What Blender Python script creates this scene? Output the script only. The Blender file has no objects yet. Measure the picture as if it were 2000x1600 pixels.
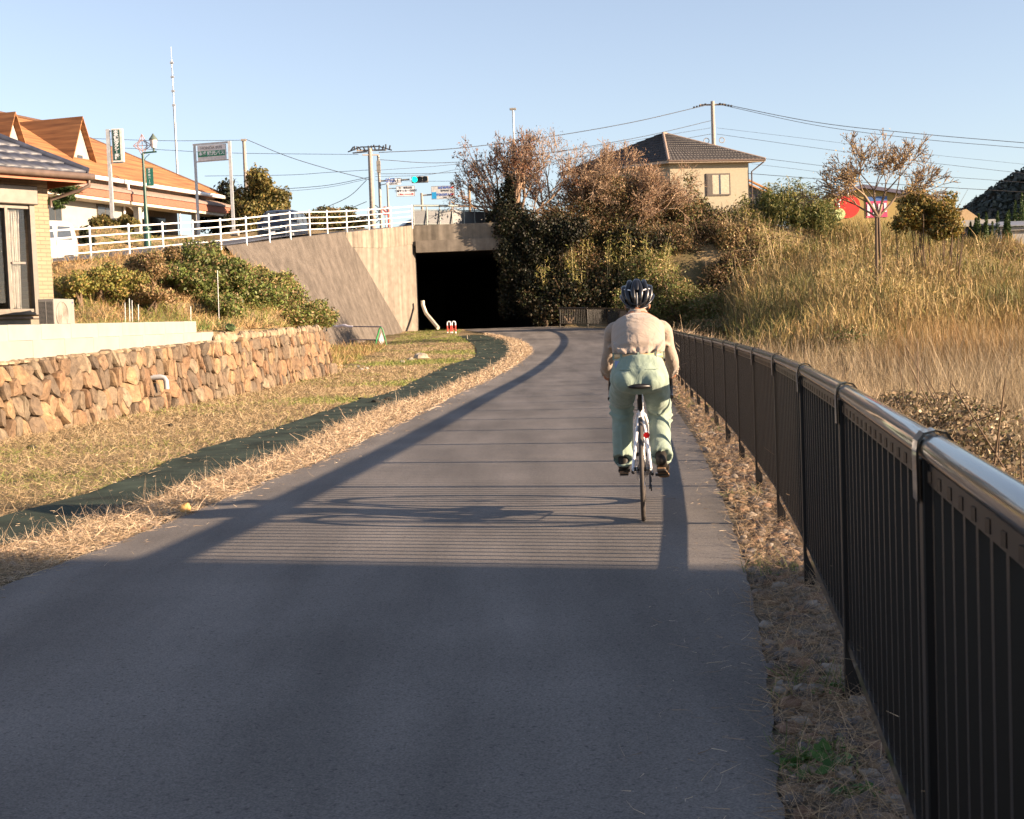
import bpy, bmesh, math, random
import numpy as np
from mathutils import Vector, Matrix, Euler
R_ = math.radians
rnd = random.Random(7)
rng = np.random.default_rng(11)
SC = bpy.context.scene
COL = SC.collection

# ------------------------------------------------------------------ camera
F = 2700.0; CAMH = 1.31
PITCH = R_(3.46); ROLL = -0.038
cam_d = bpy.data.cameras.new('camera'); cam = bpy.data.objects.new('camera', cam_d); COL.objects.link(cam)
CROT = Matrix.Rotation(math.pi/2 - PITCH, 3, 'X') @ Matrix.Rotation(ROLL, 3, 'Z')
cam.matrix_world = Matrix.Translation((0, 0, CAMH)) @ CROT.to_4x4()
cam_d.sensor_width = 36; cam_d.lens = 36*F/2000; cam_d.clip_start = 0.05; cam_d.clip_end = 6000
cam_d.dof.use_dof = True; cam_d.dof.focus_distance = 9.2; cam_d.dof.aperture_fstop = 16.0
SC.camera = cam
# ------------------------------------------------------------------ light
SUN_EL = R_(15.2); SUN_AZ = math.atan2(.957, -.29)
SDIR = Vector((math.sin(SUN_AZ)*math.cos(SUN_EL), math.cos(SUN_AZ)*math.cos(SUN_EL), math.sin(SUN_EL)))
w = bpy.data.worlds.new('World'); SC.world = w; w.use_nodes = True
bg = w.node_tree.nodes['Background']
sky = w.node_tree.nodes.new('ShaderNodeTexSky'); sky.sky_type = 'NISHITA'; sky.sun_disc = False
sky.sun_elevation = SUN_EL; sky.sun_rotation = SUN_AZ; sky.air_density = 1.0; sky.dust_density = 0.35; sky.ozone_density = 2.2
hs_ = w.node_tree.nodes.new('ShaderNodeHueSaturation'); hs_.inputs['Saturation'].default_value = .70; hs_.inputs['Hue'].default_value = .5
w.node_tree.links.new(sky.outputs[0], hs_.inputs['Color']); tm_ = w.node_tree.nodes.new('ShaderNodeMix'); tm_.data_type = 'RGBA'; tm_.blend_type = 'MULTIPLY'; tm_.inputs[0].default_value = 1; tm_.inputs[7].default_value = (1.01, .985, 1.04, 1); w.node_tree.links.new(hs_.outputs[0], tm_.inputs[6]); w.node_tree.links.new(tm_.outputs[2], bg.inputs[0]); bg.inputs[1].default_value = 0.063
sl = bpy.data.lights.new('sun', 'SUN'); so = bpy.data.objects.new('sun', sl); COL.objects.link(so)
sl.energy = 5.0; sl.angle = R_(0.5); sl.color = (1.0, 0.75, 0.52)
so.rotation_euler = (-SDIR).to_track_quat('-Z', 'Y').to_euler()
so.location = (30, -10, 30)
vs = SC.view_settings; vs.view_transform = 'Standard'; vs.look = 'None'; vs.gamma = 1; vs.exposure = 1.8
SC.cycles.max_bounces = 6; SC.cycles.diffuse_bounces = 3; SC.cycles.transparent_max_bounces = 8
SC.cycles.use_denoising = True

# ------------------------------------------------------------------ mapping helpers
def ray(px, py):
    d = CROT @ Vector(((px-1000)/F, -(py-800)/F, -1)); return d
def W(px, py, Y):
    d = ray(px, py); t = Y/d.y; return Vector((0, 0, CAMH)) + d*t
def zp(Y):
    t = np.clip((np.asarray(Y, float)-30)/46, 0, 1); return 1.2*t**1.8
def G(px, py):
    d = ray(px, py); Y = 20.0
    for _ in range(200):
        t = (float(zp(Y))-CAMH)/d.z if d.z < -1e-5 else 90
        Y = .8*Y + .2*min(max(t*d.y, .5), 90)
    t = Y/d.y
    return Vector((d.x*t, Y, float(zp(Y))))
def catmull(P, n=12):
    P = [np.array(p, float) for p in P]; out = []
    Q = [2*P[0]-P[1]] + P + [2*P[-1]-P[-2]]
    for i in range(1, len(Q)-2):
        a, b, c, d = Q[i-1:i+3]
        for k in range(n):
            t = k/n
            out.append(.5*((2*b)+(c-a)*t+(2*a-5*b+4*c-d)*t*t+(3*b-a-3*c+d)*t**3))
    out.append(P[-1]); return np.array(out)

# ------------------------------------------------------------------ object helpers
def tag(o, label=None, cat=None, group=None, kind=None):
    if label: o['label'] = label
    if cat: o['category'] = cat
    if group: o['group'] = group
    if kind: o['kind'] = kind
    return o
ROOTM = {}
def empty(name, loc=(0, 0, 0), rz=0, label=None, cat=None, group=None):
    o = bpy.data.objects.new(name, None); COL.objects.link(o)
    o.location = loc; o.rotation_euler = (0, 0, rz); o.empty_display_size = .2
    ROOTM[o.name] = Matrix.Translation(loc) @ Matrix.Rotation(rz, 4, 'Z')
    return tag(o, label, cat, group)
def rootm(p):
    while p.parent: p = p.parent
    return ROOTM.get(p.name, Matrix.Translation(p.location))
def npmesh(name, V, Fc, mat, parent=None, col=None, smooth=False, world=False, matidx=None, loc=None):
    """V (n,3); Fc list of arrays (m,k); col (n,3)"""
    V = np.asarray(V, np.float32)
    if world and parent is not None:
        M = np.array(rootm(parent).inverted()); V = V @ M[:3, :3].T.astype(np.float32) + M[:3, 3].astype(np.float32)
    if loc is not None:
        V = V - np.array(loc, np.float32)
    if not isinstance(Fc, list): Fc = [Fc]
    Fc = [np.asarray(f, np.int32) for f in Fc if len(f)]
    me = bpy.data.meshes.new(name)
    me.vertices.add(len(V)); me.vertices.foreach_set('co', V.ravel())
    idx = np.concatenate([f.ravel() for f in Fc]); me.loops.add(len(idx)); me.loops.foreach_set('vertex_index', idx)
    sizes = np.concatenate([np.full(len(f), f.shape[1], np.int32) for f in Fc])
    me.polygons.add(len(sizes)); st = np.concatenate([[0], np.cumsum(sizes)[:-1]]).astype(np.int32)
    me.polygons.foreach_set('loop_start', st)
    if smooth: me.polygons.foreach_set('use_smooth', np.ones(len(sizes), bool))
    if matidx is not None: me.polygons.foreach_set('material_index', np.asarray(matidx, np.int32))
    me.update(calc_edges=True)
    if col is not None:
        a = me.color_attributes.new('Col', 'FLOAT_COLOR', 'POINT')
        c4 = np.ones((len(V), 4), np.float32); c4[:, :3] = col; a.data.foreach_set('color', c4.ravel())
    for m in (mat if isinstance(mat, (list, tuple)) else [mat]): me.materials.append(m)
    o = bpy.data.objects.new(name, me); COL.objects.link(o)
    if loc is not None: o.location = loc
    if parent is not None: o.parent = parent
    return o
class MB:
    def __init__(s): s.v = []; s.f = []; s.m = []; s.cur = 0; s.sm = []
    def add(s, V, Fs, smooth=False):
        b = len(s.v); s.v += [tuple(map(float, p)) for p in V]
        for f in Fs: s.f.append([i+b for i in f]); s.m.append(s.cur); s.sm.append(smooth)
        return s
    def box(s, lo, hi, M=None):
        x0, y0, z0 = lo; x1, y1, z1 = hi
        V = [(x0,y0,z0),(x1,y0,z0),(x1,y1,z0),(x0,y1,z0),(x0,y0,z1),(x1,y0,z1),(x1,y1,z1),(x0,y1,z1)]
        if M is not None: V = [M @ Vector(p) for p in V]
        return s.add(V, [(0,3,2,1),(4,5,6,7),(0,1,5,4),(1,2,6,5),(2,3,7,6),(3,0,4,7)])
    def obox(s, a, b, wx, wz, up=(0, 0, 1)):
        """bar from a to b with width wx (sideways) and wz (up)"""
        a = Vector(a); b = Vector(b); d = (b-a).normalized(); up = Vector(up)
        x = d.cross(up)
        if x.length < 1e-4: x = d.cross(Vector((0, 1, 0)))
        x.normalize(); u = x.cross(d)
        V = [p + x*sx*wx/2 + u*sz*wz/2 for p in (a, b) for sx, sz in ((-1,-1),(1,-1),(1,1),(-1,1))]
        return s.add(V, [(0,1,2,3),(7,6,5,4),(0,4,5,1),(1,5,6,2),(2,6,7,3),(3,7,4,0)])
    def tube(s, P, r, n=8, cap=True, ry=None, up=None):
        P = [Vector(p) for p in P]; m = len(P)
        rs = r if isinstance(r, (list, tuple)) else [r]*m
        prev = None; V = []
        for i, p in enumerate(P):
            d = (P[min(i+1, m-1)]-P[max(i-1, 0)]).normalized()
            if up is not None: x = d.cross(Vector(up))
            elif prev is None: x = d.cross(Vector((0, 0, 1)) if abs(d.z) < .9 else Vector((0, 1, 0)))
            else: x = prev - d*prev.dot(d)
            x.normalize(); prev = x; y = d.cross(x)
            k = ry if ry else 1
            for j in range(n):
                a = 2*math.pi*j/n; V.append(p + x*math.cos(a)*rs[i] + y*math.sin(a)*rs[i]*k)
        Fs = []
        for i in range(m-1):
            for j in range(n):
                Fs.append((i*n+j, i*n+(j+1)%n, (i+1)*n+(j+1)%n, (i+1)*n+j))
        s.add(V, Fs, True)
        if cap:
            s.add(V[:n], [tuple(range(n))[::-1]]); s.add(V[-n:], [tuple(range(n))])
        return s
    def prism(s, poly, vec):
        n = len(poly); P = [Vector(p) for p in poly]; v = Vector(vec)
        return s.add(P+[p+v for p in P], [list(range(n))[::-1], list(range(n, 2*n))] + [(i, (i+1)%n, (i+1)%n+n, i+n) for i in range(n)])
    def quad(s, *P): return s.add(P, [tuple(range(len(P)))])
    def sphere(s, c, r, n=10, m=8, M=None):
        c = Vector(c); rr = r if hasattr(r, '__len__') else (r, r, r); V = []; Fs = []
        for i in range(m+1):
            t = math.pi*i/m
            for j in range(n):
                a = 2*math.pi*j/n; p = Vector((rr[0]*math.sin(t)*math.cos(a), rr[1]*math.sin(t)*math.sin(a), rr[2]*math.cos(t)))
                V.append(c + (M @ p if M is not None else p))
        for i in range(m):
            for j in range(n): Fs.append((i*n+j, (i+1)*n+j, (i+1)*n+(j+1)%n, i*n+(j+1)%n))
        return s.add(V, Fs, True)
    def torus(s, c, R, r, axis='X', n=48, k=8, rw=None):
        V = []; Fs = []; c = Vector(c); rw = rw or r
        for i in range(n):
            a = 2*math.pi*i/n
            for j in range(k):
                b = 2*math.pi*j/k; q = R + r*math.cos(b); h = rw*math.sin(b)
                if axis == 'X': V.append(c+Vector((h, q*math.cos(a), q*math.sin(a))))
                elif axis == 'Z': V.append(c+Vector((q*math.cos(a), q*math.sin(a), h)))
                else: V.append(c+Vector((q*math.cos(a), h, q*math.sin(a))))
        for i in range(n):
            for j in range(k): Fs.append((i*k+j, ((i+1)%n)*k+j, ((i+1)%n)*k+(j+1)%k, i*k+(j+1)%k))
        return s.add(V, Fs, True)
    def build(s, name, mat, parent=None, world=False, origin=None, bevel=0):
        me = bpy.data.meshes.new(name); V = s.v
        if world and parent is not None:
            M = rootm(parent).inverted(); V = [M @ Vector(p) for p in V]
        loc = (0, 0, 0)
        if parent is None:
            if origin is None:
                a = np.array(V); loc = ((a[:,0].min()+a[:,0].max())/2, (a[:,1].min()+a[:,1].max())/2, a[:,2].min())
            else: loc = origin
            V = [Vector(p)-Vector(loc) for p in V]
        me.from_pydata([tuple(p) for p in V], [], s.f); me.polygons.foreach_set('material_index', s.m); me.polygons.foreach_set('use_smooth', s.sm)
        for m in (mat if isinstance(mat, (list, tuple)) else [mat]): me.materials.append(m)
        me.update()
        o = bpy.data.objects.new(name, me); COL.objects.link(o); o.location = loc
        if parent is not None: o.parent = parent
        if bevel:
            b = o.modifiers.new('bevel', 'BEVEL'); b.width = bevel; b.segments = 2; b.limit_method = 'ANGLE'
        return o
def children(o): return [c for c in bpy.data.objects if c.parent == o]
def copy_tree(o, loc, rz=0, label=None):
    kids = {}
    allo = list(bpy.data.objects)
    def rec(a, par):
        c = a.copy(); COL.objects.link(c)
        if par is not None: c.parent = par
        for ch in [x for x in allo if x.parent == a]: rec(ch, c)
        return c
    r = rec(o, None); r.location = loc; r.rotation_euler = (0, 0, rz)
    if label: r['label'] = label
    return r
def textobj(txt, size, M, mat, name, parent, world=True, ext=.002, bold=0.0, xs=1):
    """text mesh centred at M origin, lying in M's xy plane"""
    cu = bpy.data.curves.new('t', 'FONT'); cu.body = txt; cu.size = size; cu.align_x = 'CENTER'; cu.align_y = 'CENTER'
    cu.extrude = ext; cu.offset = bold; cu.resolution_u = 2
    to = bpy.data.objects.new('t', cu); COL.objects.link(to)
    dg = bpy.context.evaluated_depsgraph_get(); me = bpy.data.meshes.new_from_object(to.evaluated_get(dg))
    bpy.data.objects.remove(to); me.name = name
    me.transform(Matrix.Diagonal((xs, 1, 1, 1)))
    me.transform(M)
    if world: me.transform(rootm(parent).inverted())
    me.materials.clear(); me.materials.append(mat)
    o = bpy.data.objects.new(name, me); COL.objects.link(o); o.parent = parent; return o

# ------------------------------------------------------------------ materials
def newmat(name):
    m = bpy.data.materials.new(name); m.use_nodes = True; nt = m.node_tree; b = nt.nodes['Principled BSDF']; return m, nt, b
def N(nt, t, **k):
    n = nt.nodes.new(t)
    for a, v in k.items(): setattr(n, a, v)
    return n
def mat(name, c, rough=.6, metal=0, var=.12, scale=8, bump=0, bscale=60, spec=.5, coat=0, stretch=None, var2=None, emit=None):
    m, nt, b = newmat(name); L = nt.links
    tc = N(nt, 'ShaderNodeTexCoord'); mp = N(nt, 'ShaderNodeMapping'); L.new(tc.outputs['Object'], mp.inputs[0])
    if stretch: mp.inputs['Scale'].default_value = stretch
    n = N(nt, 'ShaderNodeTexNoise'); n.inputs['Scale'].default_value = scale; n.inputs['Detail'].default_value = 6; L.new(mp.outputs[0], n.inputs[0])
    r = N(nt, 'ShaderNodeValToRGB'); L.new(n.outputs[0], r.inputs[0])
    c2 = var2 or tuple(x*(1-var*1.6) for x in c); c1 = tuple(min(1, x*(1+var)) for x in c)
    r.color_ramp.elements[0].position = .3; r.color_ramp.elements[0].color = (*c2, 1)
    r.color_ramp.elements[1].position = .7; r.color_ramp.elements[1].color = (*c1, 1)
    L.new(r.outputs[0], b.inputs['Base Color'])
    b.inputs['Roughness'].default_value = rough; b.inputs['Metallic'].default_value = metal
    b.inputs['Specular IOR Level'].default_value = spec; b.inputs['Coat Weight'].default_value = coat
    if emit: b.inputs['Emission Color'].default_value = (*emit[0], 1); b.inputs['Emission Strength'].default_value = emit[1]
    if bump:
        n2 = N(nt, 'ShaderNodeTexNoise'); n2.inputs['Scale'].default_value = bscale; n2.inputs['Detail'].default_value = 5; L.new(mp.outputs[0], n2.inputs[0])
        bp = N(nt, 'ShaderNodeBump'); bp.inputs['Strength'].default_value = bump; bp.inputs['Distance'].default_value = .01
        L.new(n2.outputs[0], bp.inputs['Height']); L.new(bp.outputs[0], b.inputs['Normal'])
    return m
def leafmat(name, rough=.55, trans=.25, spec=.3):
    m, nt, b = newmat(name); L = nt.links
    a = N(nt, 'ShaderNodeAttribute'); a.attribute_name = 'Col'
    L.new(a.outputs['Color'], b.inputs['Base Color']); b.inputs['Roughness'].default_value = rough; b.inputs['Specular IOR Level'].default_value = spec
    if trans:
        t = N(nt, 'ShaderNodeBsdfTranslucent'); L.new(a.outputs['Color'], t.inputs[0]); mx = N(nt, 'ShaderNodeMixShader'); mx.inputs[0].default_value = trans
        o = nt.nodes['Material Output']; L.new(b.outputs[0], mx.inputs[1]); L.new(t.outputs[0], mx.inputs[2]); L.new(mx.outputs[0], o.inputs[0])
    return m
M_leaf = leafmat('foliage'); M_straw = leafmat('dry_straw', .6, .15); M_bark = leafmat('bark', .85, 0, .2); M_stone = None

def asphalt_mat():
    m, nt, b = newmat('asphalt'); L = nt.links
    g = N(nt, 'ShaderNodeNewGeometry')
    n1 = N(nt, 'ShaderNodeTexNoise'); n1.inputs['Scale'].default_value = 140; n1.inputs['Detail'].default_value = 3; L.new(g.outputs['Position'], n1.inputs[0])
    mp = N(nt, 'ShaderNodeMapping'); mp.inputs['Scale'].default_value = (1.6, .22, 1); mp.inputs['Rotation'].default_value = (0, 0, R_(-8)); L.new(g.outputs['Position'], mp.inputs[0])
    n2 = N(nt, 'ShaderNodeTexNoise'); n2.inputs['Scale'].default_value = 1.1; n2.inputs['Detail'].default_value = 5; L.new(mp.outputs[0], n2.inputs[0])
    n3 = N(nt, 'ShaderNodeTexVoronoi'); n3.inputs['Scale'].default_value = 260; L.new(g.outputs['Position'], n3.inputs[0])
    r1 = N(nt, 'ShaderNodeValToRGB'); L.new(n1.outputs[0], r1.inputs[0])
    e = r1.color_ramp.elements; e[0].position = .30; e[0].color = (.092, .086, .079, 1); e[1].position = .72; e[1].color = (.212, .187, .166, 1)
    r2 = N(nt, 'ShaderNodeMapRange'); L.new(n2.outputs[0], r2.inputs[0]); r2.inputs[1].default_value = .3; r2.inputs[2].default_value = .7; r2.inputs[3].default_value = .68; r2.inputs[4].default_value = 1.28
    mx = N(nt, 'ShaderNodeMix', data_type='RGBA', blend_type='MULTIPLY'); mx.inputs[0].default_value = 1; L.new(r1.outputs[0], mx.inputs[6]); L.new(r2.outputs[0], mx.inputs[7])
    r3 = N(nt, 'ShaderNodeValToRGB'); L.new(n3.outputs['Color'], r3.inputs[0]); r3.color_ramp.elements[0].position = .955; r3.color_ramp.elements[0].color = (0,0,0,1); r3.color_ramp.elements[1].position = .97
    mx2 = N(nt, 'ShaderNodeMix', data_type='RGBA'); L.new(r3.outputs[0], mx2.inputs[0]); L.new(mx.outputs[2], mx2.inputs[6]); mx2.inputs[7].default_value = (.32, .31, .30, 1)
    n4 = N(nt, 'ShaderNodeTexNoise'); n4.inputs['Scale'].default_value = .8; n4.inputs['Detail'].default_value = 3; L.new(g.outputs['Position'], n4.inputs[0])
    n5 = N(nt, 'ShaderNodeTexNoise'); n5.inputs['Scale'].default_value = 45; n5.inputs['Detail'].default_value = 2; L.new(g.outputs['Position'], n5.inputs[0])
    q4 = N(nt, 'ShaderNodeMapRange'); L.new(n4.outputs[0], q4.inputs[0]); q4.inputs[1].default_value = .35; q4.inputs[2].default_value = .65; q4.inputs[3].default_value = .88; q4.inputs[4].default_value = 1.10
    q5 = N(nt, 'ShaderNodeMapRange'); L.new(n5.outputs[0], q5.inputs[0]); q5.inputs[1].default_value = .25; q5.inputs[2].default_value = .40; q5.inputs[3].default_value = .45; q5.inputs[4].default_value = 1.0
    q6 = N(nt, 'ShaderNodeMath', operation='MULTIPLY'); L.new(q4.outputs[0], q6.inputs[0]); L.new(q5.outputs[0], q6.inputs[1])
    mx3 = N(nt, 'ShaderNodeMix', data_type='RGBA', blend_type='MULTIPLY'); mx3.inputs[0].default_value = 1; L.new(mx2.outputs[2], mx3.inputs[6]); L.new(q6.outputs[0], mx3.inputs[7])
    L.new(mx3.outputs[2], b.inputs['Base Color']); b.inputs['Roughness'].default_value = .82; b.inputs['Specular IOR Level'].default_value = .35
    bp = N(nt, 'ShaderNodeBump'); bp.inputs['Strength'].default_value = .45; bp.inputs['Distance'].default_value = .004; L.new(n1.outputs[0], bp.inputs['Height']); L.new(bp.outputs[0], b.inputs['Normal'])
    return m
def ground_mat(name, cols, s1=.7, s2=25):
    m, nt, b = newmat(name); L = nt.links
    g = N(nt, 'ShaderNodeNewGeometry')
    a = N(nt, 'ShaderNodeTexNoise'); a.inputs['Scale'].default_value = s1; a.inputs['Detail'].default_value = 8; L.new(g.outputs['Position'], a.inputs[0])
    c = N(nt, 'ShaderNodeTexNoise'); c.inputs['Scale'].default_value = s2; c.inputs['Detail'].default_value = 8; c.inputs['Roughness'].default_value = .7; L.new(g.outputs['Position'], c.inputs[0])
    r = N(nt, 'ShaderNodeValToRGB'); L.new(a.outputs[0], r.inputs[0]); e = r.color_ramp.elements
    e[0].position = .35; e[0].color = (*cols[0], 1); e[1].position = .62; e[1].color = (*cols[-1], 1)
    for i, cc in enumerate(cols[1:-1]):
        x = e.new(.35+.27*(i+1)/(len(cols)-1)); x.color = (*cc, 1)
    mr = N(nt, 'ShaderNodeMapRange'); L.new(c.outputs[0], mr.inputs[0]); mr.inputs[1].default_value = .3; mr.inputs[2].default_value = .7; mr.inputs[3].default_value = .45; mr.inputs[4].default_value = 1.45
    mx = N(nt, 'ShaderNodeMix', data_type='RGBA', blend_type='MULTIPLY'); mx.inputs[0].default_value = 1; L.new(r.outputs[0], mx.inputs[6]); L.new(mr.outputs[0], mx.inputs[7])
    L.new(mx.outputs[2], b.inputs['Base Color']); b.inputs['Roughness'].default_value = .9; b.inputs['Specular IOR Level'].default_value = .2
    bp = N(nt, 'ShaderNodeBump'); bp.inputs['Strength'].default_value = .9; bp.inputs['Distance'].default_value = .04; L.new(c.outputs[0], bp.inputs['Height']); L.new(bp.outputs[0], b.inputs['Normal'])
    return m
def concrete_mat(name, c, streak=.35, tex=0, sc=1.2):
    """weathered concrete with vertical water stains; tex adds a rough finned relief"""
    m, nt, b = newmat(name); L = nt.links
    g = N(nt, 'ShaderNodeNewGeometry')
    mp = N(nt, 'ShaderNodeMapping'); mp.inputs['Scale'].default_value = (2.2, 2.2, .12); L.new(g.outputs['Position'], mp.inputs[0])
    s = N(nt, 'ShaderNodeTexNoise'); s.inputs['Scale'].default_value = sc; s.inputs['Detail'].default_value = 6; L.new(mp.outputs[0], s.inputs[0])
    n = N(nt, 'ShaderNodeTexNoise'); n.inputs['Scale'].default_value = 3; n.inputs['Detail'].default_value = 8; L.new(g.outputs['Position'], n.inputs[0])
    r = N(nt, 'ShaderNodeMapRange'); L.new(s.outputs[0], r.inputs[0]); r.inputs[1].default_value = .35; r.inputs[2].default_value = .65; r.inputs[3].default_value = 1-streak; r.inputs[4].default_value = 1.08
    r2 = N(nt, 'ShaderNodeMapRange'); L.new(n.outputs[0], r2.inputs[0]); r2.inputs[1].default_value = .3; r2.inputs[2].default_value = .7; r2.inputs[3].default_value = .8; r2.inputs[4].default_value = 1.12
    mu = N(nt, 'ShaderNodeMath', operation='MULTIPLY'); L.new(r.outputs[0], mu.inputs[0]); L.new(r2.outputs[0], mu.inputs[1])
    mx = N(nt, 'ShaderNodeMix', data_type='RGBA', blend_type='MULTIPLY'); mx.inputs[0].default_value = 1; mx.inputs[6].default_value = (*c, 1); L.new(mu.outputs[0], mx.inputs[7])
    L.new(mx.outputs[2], b.inputs['Base Color']); b.inputs['Roughness'].default_value = .88; b.inputs['Specular IOR Level'].default_value = .25
    bp = N(nt, 'ShaderNodeBump'); L.new(bp.outputs[0], b.inputs['Normal'])
    if tex:
        mq = N(nt, 'ShaderNodeMapping'); mq.inputs['Rotation'].default_value = (0, R_(30), 0); mq.inputs['Scale'].default_value = (5, 5, 1.6); L.new(g.outputs['Position'], mq.inputs[0])
        v = N(nt, 'ShaderNodeTexNoise'); v.inputs['Scale'].default_value = tex; v.inputs['Detail'].default_value = 3; L.new(mq.outputs[0], v.inputs[0])
        L.new(v.outputs[0], bp.inputs['Height']); bp.inputs['Strength'].default_value = 1; bp.inputs['Distance'].default_value = .18
    else:
        L.new(n.outputs[0], bp.inputs['Height']); bp.inputs['Strength'].default_value = .3; bp.inputs['Distance'].default_value = .03
    return m
M_asph = asphalt_mat()
M_road = mat('upper_road_asphalt', (.10, .10, .11), .85, bump=.3)
M_ground = ground_mat('ground_soil_and_dry_grass', [(.10, .085, .04), (.20, .15, .08), (.30, .22, .12)])
M_gravel = ground_mat('gravel_soil', [(.10, .085, .065), (.17, .14, .10), (.22, .19, .14)], 3, 60)
M_conc = concrete_mat('weathered_concrete', (.25, .215, .17), .5)
M_concl = concrete_mat('pale_concrete', (.215, .185, .15), .3)
M_revet = concrete_mat('rough_textured_concrete', (.122, .104, .088), .25, tex=1.3)
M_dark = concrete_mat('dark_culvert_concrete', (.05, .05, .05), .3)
M_white = mat('white_paint', (.80, .80, .78), .45, var=.04)
M_plaster = mat('white_plaster', (.30, .29, .27), .8, var=.06, scale=2, bump=.1)
M_black = mat('black_rubber', (.015, .015, .016), .6)
M_bronze = mat('dark_bronze_metal', (.0065, .0042, .0032), .48, metal=.0, var=.15, scale=3, spec=.5)
M_bronzeg = mat('gloss_bronze_metal', (.022, .015, .011), .28, metal=.2, var=.2, scale=5, coat=.8)
M_steel = mat('galvanised_steel', (.45, .46, .47), .45, metal=.6, var=.1)
M_silver = mat('silver_metal', (.6, .6, .6), .3, metal=.9)
M_glass = mat('dark_window_glass', (.05, .06, .07), .08, var=.1, spec=.8)
M_pole = mat('grey_concrete_pole', (.33, .29, .25), .85, var=.15, bump=.2)
M_wire = mat('black_cable', (.02, .02, .025), .6)
M_green = mat('dark_green_enamel', (.02, .07, .05), .4)
M_signw = mat('white_sign_face', (.75, .76, .78), .5, var=.03)
M_ink = mat('black_lettering', (.03, .03, .035), .6)
M_red = mat('red_paint', (.55, .05, .03), .45)
M_wood = mat('timber', (.30, .2, .11), .8, stretch=(1, 1, .1), scale=20)

# ------------------------------------------------------------------ key ground lines
FENCE = catmull([(-.3, -5), (.38, 0), (.815, 2.69), (1.115, 4.6), (1.6, 8.14), (2.04, 12.24), (2.44, 16.6), (3.08, 24.3), (4.12, 36), (5.1, 48), (5.75, 58), (5.85, 66), (5.2, 71), (3.7, 73.6), (2.35, 74.6)], 16)
def fence_x(Y):
    f = FENCE[FENCE[:, 1].argsort()]; return np.interp(Y, f[:, 1], f[:, 0])
LE = [(550,933),(640,899),(760,839),(811,815),(910,764),(1000,719),(1034,693),(1037,681),(1018,667),(970,655),(915,648.5)]
LEDGE = [(-4.3, -5), (-3.75, 0), (-3.2, 4)] + [tuple(G(*p)[:2]) for p in [(0,1155),(180,1085),(330,1026),(450,975)]+LE]
LEFT = catmull([(x, y) for x, y in LEDGE if y < 75.5] + [(-3.2, 78)], 8)
RL = [(-24, 30, 2.4), (-18.5, 40, 3.35), (-14.6, 48, 4.14), (-11.5, 58, 5.1), (-9.6, 65, 5.9), (-8.1, 70.5, 6.35), (-5.13, 77, 7.04)]
RLA = np.array(RL)
def xwall(Y): return -7.0 + .081*(Y-19)
def road_z(Y): return np.interp(Y, RLA[:, 1], RLA[:, 2])
def noise2(x, y, s=1.0, seed=0):
    x = np.asarray(x)*s + seed*13.7; y = np.asarray(y)*s - seed*7.1
    return (np.sin(x*1.3+np.sin(y*1.7)*1.5)+np.sin(y*1.1+np.sin(x*.9+2)*1.9)+np.sin(x*2.7+y*2.1)*.5+np.sin(x*4.9-y*4.3+1)*.25)/2.75
def seg_dist(x, y):
    """signed distance to the railing line (positive on the path side)"""
    best = np.full(np.shape(x), 1e9); zz = np.zeros(np.shape(x)); sg = np.ones(np.shape(x))
    for i in range(len(RLA)-1):
        a, b = RLA[i], RLA[i+1]; d = b[:2]-a[:2]; L2 = d@d
        t = np.clip(((x-a[0])*d[0]+(y-a[1])*d[1])/L2, 0, 1)
        dx = x-(a[0]+t*d[0]); dy = y-(a[1]+t*d[1]); ds = np.hypot(dx, dy)
        m = ds < best; best = np.where(m, ds, best); zz = np.where(m, a[2]+t*(b[2]-a[2]), zz); sg = np.where(m, np.sign(d[1]*dx-d[0]*dy), sg)
    return best*sg, zz
def terrain(x, y):
    x = np.asarray(x, float); y = np.asarray(y, float)
    base = zp(y)
    # left side
    ter = np.where((y < 40.5) & (x < xwall(y)-.95), 1.38+.15*np.clip((y-20)/20, 0, 1), base)
    sd, zr = seg_dist(x, y)
    kb = np.clip((y+x*.25-53.0)/3.0, 0, 1); bank = zr-.05 - np.clip((x+8.6)*1.1, 0, None) - np.clip(sd-.4+1.8*kb, 0, None)*(.50+.04*noise2(x, y, .5)+3.6*kb)
    z = np.where(sd > -.8*kb, np.maximum(ter, np.where(x < -4.9, bank, -9)), zr-.05)
    z = np.where(x < -4.8, z, base)
    z = np.where(y < 30, np.where(x < xwall(y)-.95, np.minimum(z, 1.6), z), z)
    z = np.where((y > 77.1), np.maximum(z, 7.0-3.2*np.clip((x-14)/14, 0, 1)), z)
    z = np.where((sd < -5.4) & (x < -12) & (y < 77), z+np.clip(-sd-5.4, 0, 3.2)*.30*np.clip((69-y)/4, 0, 1), z)
    # right side beyond the fence
    fx = np.where(y > 74.6, 2.5, np.where(y > 58, 5.9, fence_x(np.clip(y, -4, 74.6))))
    d = x-fx-.55
    low = -1.6 + np.clip((y-34)/40, 0, 1)**1.2*2.4
    rz = base - np.clip(d, 0, 9)*.38; rz = np.maximum(rz, low) if True else rz
    hump = 0.
    rr = np.where(d > 0, np.where(low > base, base+np.clip(d*.5, 0, 1)*(low-base), rz)+hump*np.clip(d, 0, 1), z)
    rise = np.clip((y-75.2)/5, 0, 1)*np.clip((x-2.6)/1.2, 0, 1)*(6.8-3.0*np.clip((x-14)/14, 0, 1)-low)
    rr = np.where(d > 0, rr+rise, rr)
    z = np.where(x > -4.8, np.where((y < 77.1) | ((x > 2.6) & (y < 84)), rr, z), z)
    # near far-right plain
    return z + np.where((np.abs(d) < 0) , 0, 0)

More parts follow.
